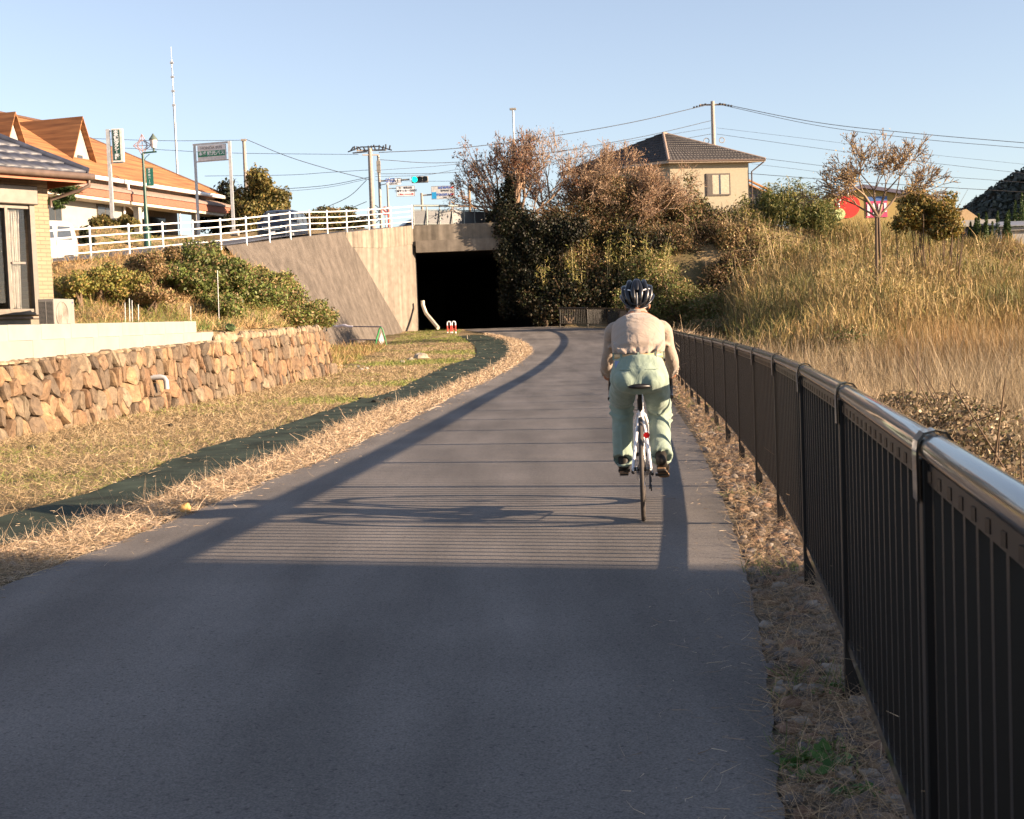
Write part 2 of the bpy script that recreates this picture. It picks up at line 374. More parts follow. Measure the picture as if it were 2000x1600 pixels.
# ================================================================== SETTING
def axis(*segs):
    out = []
    for a, b, st in segs: out += list(np.arange(a, b, st))
    return np.array(out+[segs[-1][1]])
gx = axis((-1500, -200, 130), (-200, -60, 14), (-60, -24, 2), (-24, -8, .5), (-8, 8, .25), (8, 24, .6), (24, 60, 2), (60, 200, 14), (200, 1500, 130))
gy = axis((-300, -20, 28), (-20, -4, 1), (-4, 44, .4), (44, 90, .5), (90, 140, 2.5), (140, 400, 26), (400, 2500, 210))
GX, GY = np.meshgrid(gx, gy)
TZ = terrain(GX, GY)
near = (GY < 80) & (np.abs(GX) < 60)
pathd = (GX > LEFT[0, 0]) & (GX < 7)
amp = np.where((GX > fence_x(np.clip(GY, -4, 74)) + 1) | (GX < xwall(GY)), .10, .0)
TZ = TZ + np.where(near, amp*noise2(GX, GY, 1.9, 3), 0)
nx = len(gx); ny = len(gy)
ii, jj = np.meshgrid(np.arange(ny-1), np.arange(nx-1), indexing='ij')
Fq = np.stack([ii*nx+jj, ii*nx+jj+1, (ii+1)*nx+jj+1, (ii+1)*nx+jj], -1).reshape(-1, 4)
cx = (gx[:-1]+gx[1:])/2; cy = (gy[:-1]+gy[1:])/2; CX, CY = np.meshgrid(cx, cy)
CX = CX.ravel(); CY = CY.ravel()
hole = (CX > -5.5) & (CX < 3.0) & (CY > 76.4) & (CY < 106)
ground = npmesh('ground', np.stack([GX, GY, TZ], -1).reshape(-1, 3), Fq[~hole], M_ground, smooth=True); tag(ground, kind='structure')
def tz(x, y): return terrain(x, y)

# asphalt path, left edge measured, right edge just inside the fence; runs on into the underpass
RE = catmull([(-.75, -5), (.02, 0)] + [(float(fence_x(Y))-.27-.004*Y*(Y < 40), Y) for Y in (4, 8, 14, 20, 28, 36, 44, 52, 60, 66)] + [(4.6, 70.6), (3.2, 73.2), (2.1, 76), (1.6, 80), (0, 88), (-2, 100)], 10)
LE2 = np.vstack([LEFT, catmull([(-3.2, 78), (-4.6, 88), (-7, 100)], 6)[1:]])
def strip_mesh(name, A, B, n, z0, m, zf=zp, cols=8, wob=0, zw=1, wf=2.5):
    def rs(P, n):
        s = np.concatenate([[0], np.cumsum(np.hypot(*np.diff(P[:, :2], axis=0).T))]); t = np.linspace(0, s[-1], n)
        return np.stack([np.interp(t, s, P[:, 0]), np.interp(t, s, P[:, 1])], -1)
    a = rs(A, n); b = rs(B, n); V = []
    for k in range(cols+1):
        t = k/cols; p = a*(1-t)+b*t
        if wob and k in (0, cols): p = p + np.stack([noise2(p[:, 0], p[:, 1], wf, k)*wob, noise2(p[:, 1], p[:, 0], wf, k+2)*wob], -1)
        V.append(np.column_stack([p, zf(p[:, 1])+z0 + (wob*.5*zw*noise2(p[:, 0], p[:, 1], 3, 5) if wob else 0)]))
    V = np.array(V); V = V.reshape(-1, 3)
    k, i = np.meshgrid(np.arange(cols), np.arange(n-1), indexing='ij')
    Fq = np.stack([k*n+i, (k+1)*n+i, (k+1)*n+i+1, k*n+i+1], -1).reshape(-1, 4)
    return npmesh(name, V, Fq, m, smooth=True)
path = strip_mesh('cycle_path', LE2, RE, 1400, .024, M_asph, wob=.012, zw=0, wf=9); tag(path, kind='structure')
# gravel margins
gr = strip_mesh('gravel_margin', np.column_stack([RE[:-20, 0]-.02, RE[:-20, 1]]), np.column_stack([RE[:-20, 0]+.85, RE[:-20, 1]]), 200, .014, M_gravel, cols=4); tag(gr, kind='structure')
# green weed-control sheet
UP = [(0,1017),(122,982),(238,946),(332,905),(420,873),(525,844),(700,785),(760,770),(820,741),(875,715),(927,699),(928,680),(910,664),(892,652)]
DN = [(0,1077),(94,1054),(170,1028),(266,993),(437,930),(560,892),(661,838),(760,797),(850,770),(910,742),(990,703),(1001,683),(990,667),(950,655)]
UPG = np.array([(-5.4, 2, 0), (-4.9, 5.5, 0)]+[tuple(G(*p)) for p in UP]); DNG = np.array([(-4.0, 2, 0), (-3.7, 5.0, 0)]+[tuple(G(*p)) for p in DN])
M_sheet = mat('green_weed_sheet', (.040, .054, .040), .85, var=.35, scale=2.2, bump=.6, bscale=6, spec=.12)
ws = strip_mesh('weed_control_sheet', catmull(UPG[:, :2], 6), catmull(DNG[:, :2], 6), 400, .03, M_sheet, cols=10, wob=.035)
tag(ws, 'long dark green weed-control sheet laid on the left verge beside the path', 'ground sheet')

# upper road behind the railing
rp = []
rcat = catmull(RLA, 6)
A = rcat.copy(); nrm = np.gradient(A[:, :2], axis=0); nrm = nrm/np.linalg.norm(nrm, axis=1)[:, None]; left = np.stack([-nrm[:, 1], nrm[:, 0]], -1)
V = []
for k, off in enumerate((.35, 5.3)):
    P = A.copy(); P[:, :2] += left*off; P[:, 2] += .012; V.append(P)
n = len(A); Fq = [[i, i+1, n+i+1, n+i] for i in range(n-1)]
ur = npmesh('upper_road', np.vstack(V), np.array(Fq), M_road); tag(ur, kind='structure')
V = []
for off, dz in ((.62, .03), (.77, .03)):
    P = A.copy(); P[:, :2] += left*off; P[:, 2] += dz-.005; V.append(P)
tag(npmesh('road_edge_line', np.vstack(V), np.array(Fq), M_white), kind='structure')

# far hill on the right, a wooded slope made of crown clumps
def hill():
    xs = np.linspace(95, 420, 90); ys = np.linspace(330, 620, 50); X, Y = np.meshgrid(xs, ys)
    h = 44*np.exp(-((X-185)/58)**2-((Y-420)/75)**2) + 40*np.exp(-((X-330)/80)**2-((Y-460)/90)**2)
    Z = 3 + h + 2.2*noise2(X, Y, .22, 2)*np.clip(h/15, 0, 1)
    n_ = len(xs); i, j = np.meshgrid(np.arange(len(ys)-1), np.arange(n_-1), indexing='ij')
    Fq = np.stack([i*n_+j, i*n_+j+1, (i+1)*n_+j+1, (i+1)*n_+j], -1).reshape(-1, 4)
    o = npmesh('hill', np.stack([X, Y, Z], -1).reshape(-1, 3), Fq, mat('hill_soil', (.03, .04, .02), .9), smooth=True); tag(o, kind='structure')
    return lambda x, y: 3 + 44*np.exp(-((x-185)/58)**2-((y-420)/75)**2) + 40*np.exp(-((x-330)/80)**2-((y-460)/90)**2)
HZ = hill()

# ================================================================== VEGETATION TOOLS
def leafcards(P, size, nrmbias=None, aspect=.5, r=rng):
    """diamond leaves at points P; returns V (4n,3), F (n,4)"""
    n = len(P); d = r.normal(size=(n, 3)); d /= np.linalg.norm(d, axis=1)[:, None]
    if nrmbias is not None: d = d*.7+nrmbias; d /= np.linalg.norm(d, axis=1)[:, None]+1e-9
    e = r.normal(size=(n, 3)); a = np.cross(d, e); a /= np.linalg.norm(a, axis=1)[:, None]+1e-9; b = np.cross(d, a)
    s = (size*(.6+.8*r.random(n)))[:, None] if np.ndim(size) == 0 else (size*(.6+.8*r.random(n)))[:, None]
    V = np.stack([P-a*s, P-b*s*aspect+d*s*.15, P+a*s, P+b*s*aspect+d*s*.15], 1).reshape(-1, 3)
    return V, np.arange(4*n).reshape(-1, 4)
def palette(n, cols, r=rng, jit=.25):
    c = np.array(cols)[r.integers(0, len(cols), n)]; return np.clip(c*(1+jit*(r.random((n, 1))*2-1)), 0, 1)
def ribbons(P, D, L, wd, bend, cols, r=rng, rows=3):
    """thin blades from P in direction D with length L, width wd, sideways bend"""
    n = len(P); D = D/np.linalg.norm(D, axis=1)[:, None]
    side = np.cross(D, r.normal(size=(n, 3))); side /= np.linalg.norm(side, axis=1)[:, None]+1e-9
    bd = np.cross(D, side)
    V = []
    for k in range(rows):
        t = k/(rows-1); c = P + D*(L*t)[:, None] + bd*(bend*L*t*t)[:, None]
        ww = (wd*(1-.75*t))[:, None]/2
        V += [c-side*ww, c+side*ww]
    V = np.stack(V, 1).reshape(-1, 3); m = 2*rows
    b = (np.arange(n)*m)[:, None]
    Fq = np.concatenate([b+np.array([2*k, 2*k+1, 2*k+3, 2*k+2]) for k in range(rows-1)])
    return V, Fq, np.repeat(cols, m, 0)
def segmesh(S, n=5):
    """S list of (p0,p1,r0,r1) -> tapered prisms"""
    A = np.array([s[0] for s in S]); B = np.array([s[1] for s in S]); r0 = np.array([s[2] for s in S]); r1 = np.array([s[3] for s in S])
    d = B-A; d /= np.linalg.norm(d, axis=1)[:, None]+1e-9
    up = np.where(np.abs(d[:, 2:3]) > .9, np.array([[1., 0, 0]]), np.array([[0, 0, 1.]]))
    x = np.cross(d, up); x /= np.linalg.norm(x, axis=1)[:, None]+1e-9; y = np.cross(d, x)
    V = []
    for k in range(n):
        a = 2*math.pi*k/n; V.append(A+(x*math.cos(a)+y*math.sin(a))*r0[:, None])
    for k in range(n):
        a = 2*math.pi*k/n; V.append(B+(x*math.cos(a)+y*math.sin(a))*r1[:, None])
    V = np.stack(V, 1).reshape(-1, 3); b = (np.arange(len(S))*2*n)[:, None]
    Fq = np.concatenate([b+np.array([k, (k+1) % n, n+(k+1) % n, n+k]) for k in range(n)])
    return V, Fq
def grow(S, tips, p, d, L, r, depth, P, q):
    """recursive branching; P: dict spread, ratio, kids, up, wig, minr"""
    steps = P.get('steps', 3); pp = np.array(p, float); dd = np.array(d, float)
    for k in range(steps):
        dd = dd + q.normal(size=3)*P['wig']; dd[2] += P['up']; dd /= np.linalg.norm(dd)
        r2 = r*(1-.22/steps*1.3); p2 = pp+dd*L/steps
        S.append((pp.copy(), p2.copy(), r, r2)); pp = p2; r = r2
        if depth > 0 and k > 0 and q.random() < P.get('side', .5):
            a = q.normal(size=3); a -= dd*(a@dd); a /= np.linalg.norm(a)+1e-9
            nd = dd*math.cos(P['spread']*1.2)+a*math.sin(P['spread']*1.2)
            grow(S, tips, pp, nd, L*P['ratio']*.85, max(r*.55, P['minr']), depth-1, P, q)
    if depth == 0: tips.append((pp.copy(), dd.copy())); return
    k = P['kids']; k = k if q.random() < .7 else k+1; ph = q.random()*6.28
    a0 = np.cross(dd, [.3, .2, 1.]); a0 /= np.linalg.norm(a0)+1e-9; b0 = np.cross(dd, a0)
    for i in range(k):
        an = ph+6.28*i/k+q.normal()*.3; sp = P['spread']*(.6+.7*q.random())
        nd = dd*math.cos(sp)+(a0*math.cos(an)+b0*math.sin(an))*math.sin(sp)
        grow(S, tips, pp, nd, L*P['ratio']*(.8+.4*q.random()), max(r*.68, P['minr']), depth-1, P, q)
def mk_tree(name, label, cat, base, stems, P, depth, bark, leaves=None, seed=1, group=None, low=()):
    """stems: list of (dir, length, radius). leaves: dict(n, size, cols, spread, hang)"""
    q = np.random.default_rng(seed); base = np.array(base, float)
    root = empty(name, tuple(base), 0, label, cat, group); S = [tuple(np.array(v, float) if hasattr(v, '__len__') else v for v in l_) for l_ in low]; tips = []
    for d, L, r in stems: grow(S, tips, base+q.normal(size=3)*[.03, .03, 0], np.array(d, float)/np.linalg.norm(d), L, r, depth, P, q)
    V, Fq = segmesh(S, 5); n = len(S)
    col = np.repeat(palette(n, bark, q, .2), 10, 0)
    npmesh('trunk', V, Fq, M_bark, root, col, smooth=True, world=True)
    if leaves:
        T = np.array([t[0] for t in tips]); D = np.array([t[1] for t in tips])
        k = leaves['n']; P_ = np.repeat(T, k, 0) - np.repeat(D, k, 0)*q.random((len(T)*k, 1))*leaves.get('back', .6) + q.normal(size=(len(T)*k, 3))*leaves['spread']
        if leaves.get('hang'): P_[:, 2] -= np.abs(q.normal(size=len(P_)))*leaves['hang']
        nb = np.tile([[1., 0, 0]], (len(P_), 1))*q.normal(size=(len(P_), 1)) if leaves.get('hang') else None
        V, Fq = leafcards(P_, leaves['size'], None, leaves.get('aspect', .5), q)
        npmesh('crown', V, Fq, M_leaf, root, np.repeat(palette(len(P_), leaves['cols'], q, .3), 4, 0), world=True)
    return root, S, tips
def blobpts(blobs, n, q, shell=.55, rough=.28):
    """points in clumpy ellipsoids: list of (centre, radii)"""
    vol = np.array([b[1][0]*b[1][1]*b[1][2] for b in blobs])**.75; cnt = (n*vol/vol.sum()).astype(int)+1; out = []; nr = []
    for (c, r), k in zip(blobs, cnt):
        d = q.normal(size=(k, 3)); d /= np.linalg.norm(d, axis=1)[:, None]
        rad = (shell+(1-shell)*q.random(k))*(1+rough*noise2(d[:, 0]*3+c[0], d[:, 1]*3+d[:, 2]*4+c[1], 1.4, 1)+.12*q.normal(size=k))
        out.append(np.array(c)+d*rad[:, None]*np.array(r)); nr.append(d)
    return np.vstack(out), np.vstack(nr)
def subblobs(c, r, k, q, f=.42):
    """break one big ellipsoid into k lumps"""
    out = []
    for _ in range(k):
        d = q.normal(size=3); d /= np.linalg.norm(d); s = .45+.4*q.random()
        out.append((np.array(c)+d*np.array(r)*s, np.array(r)*f*(.7+.6*q.random())))
    return out
def mk_bush(name, label, cat, big, n, size, cols, seed=1, lumps=9, aspect=.55, group=None, stems=None, zmin=None, f=.42, jit=.35, twigs=0, twigc=None):
    q = np.random.default_rng(seed); bl = []
    for c, r in big: bl += subblobs(c, r, lumps, q, f) + [(np.array(c), np.array(r)*.62)]
    P, nr = blobpts(bl, n, q); 
    if zmin is not None:
        zt = tz(P[:, 0], P[:, 1]) if zmin == 'ground' else zmin
        P[:, 2] = np.where(P[:, 2] < zt, zt+q.random(len(P))*.25, P[:, 2])
    lo = P.min(0); c0 = (float((lo[0]+P[:, 0].max())/2), float((lo[1]+P[:, 1].max())/2), float(lo[2]))
    root = empty(name, c0, 0, label, cat, group)
    tone = 1+.35*noise2(P[:, 0], P[:, 1]+P[:, 2], 1.6, seed)[:, None]
    V, Fq = leafcards(P, size, nr*.6, aspect, q)
    npmesh('crown', V, Fq, M_leaf, root, np.repeat(np.clip(palette(len(P), cols, q, jit)*tone, .004, 1), 4, 0), world=True)
    S = []
    for c, r in big:
        for _ in range(stems if stems is not None else 4):
            b = np.array([c[0], c[1], min(float(tz(c[0], c[1])), c[2]-r[2]*.9)]); t = np.array(c)+q.normal(size=3)*np.array(r)*.4
            m = (b+t)/2+q.normal(size=3)*.15; S += [(b, m, .05+.02*r[0], .04), (m, t, .04, .015)]
    if twigs:
        sel = P[q.integers(0, len(P), twigs)]
        for p in sel:
            d = q.normal(size=3)*.5+[0, 0, .8]; S.append((p-d*.3, p+d*(.3+.5*q.random()), .012, .006))
    if not S: return root
    V, Fq = segmesh(S, 5); npmesh('trunk', V, Fq, M_bark, root, np.repeat(palette(len(S), twigc or [(.13, .09, .06)], q, .3), 10, 0), world=True)
    return root
STRAW = [(.46,.345,.215),(.54,.42,.285),(.37,.265,.165),(.58,.47,.335),(.28,.195,.125),(.43,.31,.205)]
GREENS = [(.07,.11,.025),(.10,.14,.03),(.05,.085,.02),(.13,.15,.045)]

# ================================================================== STRUCTURES
# ---- bridge (box underpass) -------------------------------------------------
br = empty('bridge', (-.7, 78.5, 1.2), 0, 'concrete road bridge over the dark underpass at the end of the path', 'bridge')
XL, XR = -5.02, 2.6
mb = MB(); mb.box((XL-.12, 77.0, 5.95), (XR+.9, 78.6, 7.06)); mb.box((XL-.12, 78.602, 6.2), (XR+2, 84, 7.0)); mb.build('deck', M_conc, br, True)
mb = MB(); mb.box((XL+.05, 76.86, 5.55), (XR+.7, 77.4, 6.20)); mb.build('lintel', M_concl, br, True)
mb = MB(); mb.box((XR, 77.2, -.5), (XR+.6, 84, 5.94)); mb.build('abutment', M_conc, br, True)
mb = MB()
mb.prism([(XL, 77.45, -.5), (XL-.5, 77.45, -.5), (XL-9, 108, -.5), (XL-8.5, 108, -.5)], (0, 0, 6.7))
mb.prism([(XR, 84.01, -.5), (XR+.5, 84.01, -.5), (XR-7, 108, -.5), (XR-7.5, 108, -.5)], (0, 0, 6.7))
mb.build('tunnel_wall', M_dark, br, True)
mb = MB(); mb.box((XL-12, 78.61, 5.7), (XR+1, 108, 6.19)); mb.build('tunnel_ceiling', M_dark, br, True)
mb = MB(); mb.box((XL-12, 108.01, -.5), (XR+1, 108.5, 7)); mb.build('tunnel_light_stop', M_dark, br, True)  # added wall closing the unseen far mouth to keep daylight out
floor_ = strip_mesh('underpass_floor', np.array([(-6.5, 76.0), (-16, 109)]), np.array([(4.3, 76.0), (0, 109)]), 20, .010, M_gravel, cols=4); tag(floor_, kind='structure')
# ---- smooth wing wall + rough sloped revetment ------------------------------
ww = empty('wing_wall', (-6.6, 74, 1.1), 0, 'smooth pale concrete wing wall left of the underpass opening', 'wall')
mb = MB(); n_ = Vector((.91, -.415, 0))
a = Vector((-8.1, 70.5, 0)); b = Vector((-5.05, 77.2, 0)); b2 = Vector((-4.98, 77.46, 0))
fr = [(a, 6.34), (a.lerp(b, .5), 6.7), (b, 7.06), (b, -.2), (a, -.2)]
mb.prism([(p.x, p.y, z) for p, z in fr], tuple(-n_*.5)); mb.build('wall', M_concl, ww, True)
mb = MB(); mb.prism([(p.x+.03, p.y-.02, z) for p, z in [(a, 6.36), (a.lerp(b, .5), 6.72), (b, 7.08), (b, 6.05), (a.lerp(b, .5), 5.7), (a, 5.6)]], tuple(-n_*.4)); mb.build('coping', M_conc, ww, True)
rv = MB()
T0, T1 = Vector((-11.55, 57.6, 5.0)), Vector((-8.1, 70.5, 6.33)); B0, B1 = Vector((-8.3, 59.2, .2)), Vector((-5.62, 75.9, .9))
nU, nV = 60, 34; V = []; 
for i in range(nU+1):
    for j in range(nV+1):
        u = i/nU; v = j/nV; p = T0.lerp(T1, u).lerp(B0.lerp(B1, u), v)
        V.append((p.x+.25*(1-v)*0, p.y, p.z))
Fs = [(i*(nV+1)+j, i*(nV+1)+j+1, (i+1)*(nV+1)+j+1, (i+1)*(nV+1)+j) for i in range(nU) for j in range(nV)]
rv.add(V, Fs); 
rv.prism([tuple(T0+Vector((-.5, .1, 0))), tuple(T0), tuple(T1), tuple(T1+Vector((-.5, .1, 0)))], (0, 0, .06))
o = rv.build('sloped_revetment', M_revet); tag(o, 'rough brownish textured concrete slope below the white railing, left of the underpass', 'retaining slope')
# ---- drain pipe leaning at abutment corner ----------------------------------
mb = MB(); p0 = W(826, 596, 76.6); p1 = W(832, 612, 76.2); p2 = W(856, 641, 75.0)
mb.tube([p0+Vector((0, 0, .25)), p0, p1, p1.lerp(p2, .2), p2], .10, 12); o = mb.build('drain_pipe', mat('cream_pvc', (.62, .56, .45), .4)); tag(o, 'thick cream plastic pipe bending from the wall corner down to the grass beside the opening', 'pipe')
# ---- white pipe railing -----------------------------------------------------
rl = empty('guard_railing', (-12, 58, 5), 0, 'long white four-bar pipe railing along the raised road above the bank', 'railing')
rc = catmull([tuple(p) for p in RL], 20); s = np.concatenate([[0], np.cumsum(np.linalg.norm(np.diff(rc, axis=0), axis=1))])
stp = 2.33; npost = int(s[-1]/stp); rpts = [np.array([np.interp(s[-1]-k*stp, s, rc[:, c]) for c in range(3)]) for k in range(npost+1)][::-1]
for p in rpts:
    mb = MB(); mb.tube([p+[0, 0, -.15], p+[0, 0, 1.12]], .038, 8); mb.sphere(p+[0, 0, 1.12], .048, 8, 6); mb.build('post', M_white, rl, True)
for h in (.24, .52, .80, 1.07):
    mb = MB(); mb.tube([p+[0, 0, h] for p in rpts], .026 if h < 1 else .032, 8); mb.build('rail', M_white, rl, True)
# ---- bridge parapet ---------------------------------------------------------
pp = empty('bridge_parapet', (-3, 79, 7), 0, 'pale green-grey metal parapet with mesh panels curving over the bridge', 'railing')
M_par = mat('parapet_green_grey', (.26, .28, .26), .5, metal=.2)
M_mesh = mat('parapet_panel', (.13, .135, .14), .55, metal=.3, var=.15, scale=30)
pc = catmull([(-5.05, 77.3), (-3.9, 77.8), (-2.2, 78.8), (-.5, 80.6), (1.2, 83.5), (3.5, 88)], 12); s = np.concatenate([[0], np.cumsum(np.hypot(*np.diff(pc, axis=0).T))])
pk = [np.array([np.interp(k*.78, s, pc[:, 0]), np.interp(k*.78, s, pc[:, 1]), 7.05]) for k in range(int(s[-1]/.78)+1)]
for p in pk:
    mb = MB(); mb.tube([p+[.0, -.16, 0], p+[0, -.10, .35], p+[0, -.03, .8], p+[0, 0, 1.08]], .035, 6); mb.build('post', M_par, pp, True)
mb = MB(); mb.tube([p+[0, 0, 1.12] for p in pk], .06, 8); mb.tube([p+[0, 0, .88] for p in pk], .03, 6); mb.tube([p+[0, 0, .10] for p in pk], .03, 6); mb.build('rail', M_par, pp, True)
for p, q_ in zip(pk[:-1], pk[1:]):
    mb = MB(); mb.obox(p+[0, 0, .48], q_+[0, 0, .48], .02, .72); mb.build('panel', M_mesh, pp, True)

# ---- rubble stone retaining wall (Voronoi cut stones, one mesh) -------------
def clip(poly, a, b, c):
    out = []
    for i in range(len(poly)):
        p = poly[i]; q = poly[(i+1) % len(poly)]; dp = a*p[0]+b*p[1]-c; dq = a*q[0]+b*q[1]-c
        if dp <= 0: out.append(p)
        if dp*dq < 0: t = dp/(dp-dq); out.append((p[0]+(q[0]-p[0])*t, p[1]+(q[1]-p[1])*t))
    return out
def stone_wall():
    q = np.random.default_rng(5); Y0, Y1 = 9.0, 40.3; Lw = Y1-Y0; cells = []; y = 0
    H = 1.06; rows = 4; pts = []
    for r in range(-1, rows+1):
        u = q.random()*.2
        while u < Lw+.4:
            pts.append((u, (r+.5)*H/rows+q.normal()*.055)); u += .20+.20*q.random()
    pts = np.array(pts); mb_V = []; mb_F = []; cols = []; 
    tones = [(.105,.080,.058),(.125,.092,.064),(.085,.070,.055),(.10,.086,.069),(.155,.118,.078),(.07,.060,.05),(.12,.108,.088),(.125,.085,.056)]
    base = 0
    for i, (u, v) in enumerate(pts):
        if v < -.12 or v > H+.05: continue
        d = np.hypot(pts[:, 0]-u, (pts[:, 1]-v)); nb = np.argsort(d)[1:16]
        poly = [(u-.4, max(v-.45, -.15)), (u+.4, max(v-.45, -.15)), (u+.4, min(v+.45, H+.04*q.normal())), (u-.4, min(v+.45, H+.05*q.normal()))]
        for k in nb:
            a, b = pts[k, 0]-u, pts[k, 1]-v; c = a*(u+pts[k, 0])/2+b*(v+pts[k, 1])/2; L = math.hypot(a, b)
            poly = clip(poly, a/L, b/L, c/L-.007)
            if len(poly) < 3: break
        if len(poly) < 3: continue
        P = np.array(poly); ctr = P.mean(0); P = ctr+(P-ctr)
        # chamfer corners
        Q = []
        for k in range(len(P)):
            p, nx_ = P[k], P[(k+1) % len(P)]; Q += [p+(nx_-p)*.18, p+(nx_-p)*.82]
        P = np.array(Q); m = len(P); out = .05+.05*q.random(); tx, ty = q.normal()*.18, q.normal()*.14
        rings = []
        for sc_, dz in ((1.0, -.16), (1.0, out*.35), (.945, out*.85), (.70, out), (.3, out*1.02)):
            R = ctr+(P-ctr)*sc_; dep = dz+((R[:, 0]-ctr[0])*tx+(R[:, 1]-ctr[1])*ty)*(dz > 0) + (q.normal(size=m)*.006 if dz > 0 else 0)
            rings.append(np.column_stack([R, dep]))
        VV = np.vstack(rings+[np.array([[ctr[0], ctr[1], out*1.05]])])
        # to world: u along wall, depth = +x-ish, v = up with batter
        t = VV[:, 0]/Lw; yy = Y0+VV[:, 0]*.9967; xx = xwall(yy)-.30*VV[:, 1]/1.06*.5+VV[:, 2]; topz = 1.02+.34*np.clip((yy-19)/21, -.3, 1)
        zz = zp(yy)-.02+VV[:, 1]/1.06*(topz-zp(yy)+.05)
        mb_V.append(np.column_stack([xx, yy, zz]))
        for rr in range(4):
            for k in range(m): mb_F.append([base+rr*m+k, base+rr*m+(k+1) % m, base+(rr+1)*m+(k+1) % m, base+(rr+1)*m+k])
        for k in range(m): mb_F.append([base+4*m+k, base+4*m+(k+1) % m, base+5*m, base+5*m])
        tone = np.array(tones[q.integers(len(tones))])*(.85+.5*q.random())*np.array([1.28, 1.18, 1.05]); cols.append(np.tile(tone, (len(VV), 1))); base += len(VV)
    V = np.vstack(mb_V); me = bpy.data.meshes.new('stone_wall'); Fs = [f[:3] if f[2] == f[3] else f for f in mb_F]
    loc = Vector((-6, 25, 0)); me.from_pydata([tuple(v-np.array(loc)) for v in V], [], Fs)
    a = me.color_attributes.new('Col', 'FLOAT_COLOR', 'POINT'); c4 = np.ones((len(V), 4)); c4[:, :3] = np.vstack(cols); a.data.foreach_set('color', c4.ravel())
    m, nt, b = newmat('rubble_stone'); L = nt.links; at = N(nt, 'ShaderNodeAttribute'); at.attribute_name = 'Col'
    g = N(nt, 'ShaderNodeNewGeometry'); n1 = N(nt, 'ShaderNodeTexNoise'); n1.inputs['Scale'].default_value = 9; n1.inputs['Detail'].default_value = 9; n1.inputs['Roughness'].default_value = .65; L.new(g.outputs['Position'], n1.inputs[0])
    r = N(nt, 'ShaderNodeValToRGB'); L.new(n1.outputs[0], r.inputs[0]); e = r.color_ramp.elements; e[0].position = .33; e[0].color = (.55, .50, .46, 1); e[1].position = .68; e[1].color = (1.35, 1.25, 1.1, 1)
    mx = N(nt, 'ShaderNodeMix', data_type='RGBA', blend_type='MULTIPLY'); mx.inputs[0].default_value = 1; L.new(at.outputs[0], mx.inputs[6]); L.new(r.outputs[0], mx.inputs[7]); L.new(mx.outputs[2], b.inputs['Base Color']); b.inputs['Roughness'].default_value = .85
    bp = N(nt, 'ShaderNodeBump'); bp.inputs['Strength'].default_value = .8; bp.inputs['Distance'].default_value = .02; L.new(n1.outputs[0], bp.inputs['Height']); L.new(bp.outputs[0], b.inputs['Normal'])
    me.materials.append(m); o = bpy.data.objects.new('stone_wall', me); COL.objects.link(o); o.location = loc
    tag(o, 'low retaining wall of brown rubble stones along the left verge', 'stone wall')
    # backing mortar + end return as a part
    k = MB(); ys = np.linspace(Y0, Y1-.1, 40)
    for y0, y1 in zip(ys[:-1], ys[1:]):
        def pr(y, z, back): return (xwall(y)-.06-back-(z > .6)*.12, y, z)
        t0, t1 = 1.0+.32*max(0, (y0-19)/21), 1.0+.32*max(0, (y1-19)/21)
        k.add([pr(y0, -.2, 0), pr(y1, -.2, 0), pr(y1, t1, 0), pr(y0, t0, 0), pr(y0, t0, .5), pr(y1, t1, .5)], [(0, 1, 2, 3), (3, 2, 5, 4)])
    kb = k.build('mortar', mat('dark_mortar', (.12, .10, .08), .9, bump=.6, bscale=40), None, origin=tuple(loc)); kb.location = (0, 0, 0); kb.parent = o
    return o, q
SW, q5 = stone_wall()
# loose capping stones on the far half, one small mesh each would be one thing: they are set in mortar, so part of the wall
def rock(mb, c, r, q, n=7, m=5):
    off = q.random()*10; V = []; Fs = []; c = np.array(c)
    for i in range(m+1):
        t = math.pi*i/m
        for j in range(n):
            a = 2*math.pi*j/n; d = np.array([math.sin(t)*math.cos(a), math.sin(t)*math.sin(a), math.cos(t)])
            k = 1+.22*math.sin(d[0]*3+off)*math.cos(d[1]*4+off*2)+.1*math.sin(d[2]*7+off)
            V.append(c+d*k*np.array(r))
    for i in range(m):
        for j in range(n): Fs.append((i*n+j, (i+1)*n+j, (i+1)*n+(j+1) % n, i*n+(j+1) % n))
    mb.add(V, Fs)
mb = MB(); q = np.random.default_rng(8); y = 12.0
while y < 40:
    hgt = .11 if y > 29.8 else .035
    zt = 1.02+.34*np.clip((y-19)/21, -.3, 1)
    rock(mb, (xwall(y)-.20+q.normal()*.03, y, zt+hgt*.6), (.07+.05*q.random(), .07+.09*q.random(), hgt*(.7+.7*q.random())), q); y += .10+.14*q.random()
M_cap = mat('capping_stones', (.26, .195, .125), .85, var=.35, scale=3, bump=.5, bscale=20)
o = mb.build('coping', M_cap, SW, False); o.data.transform(Matrix.Translation(-Vector((-6, 25, 0))))
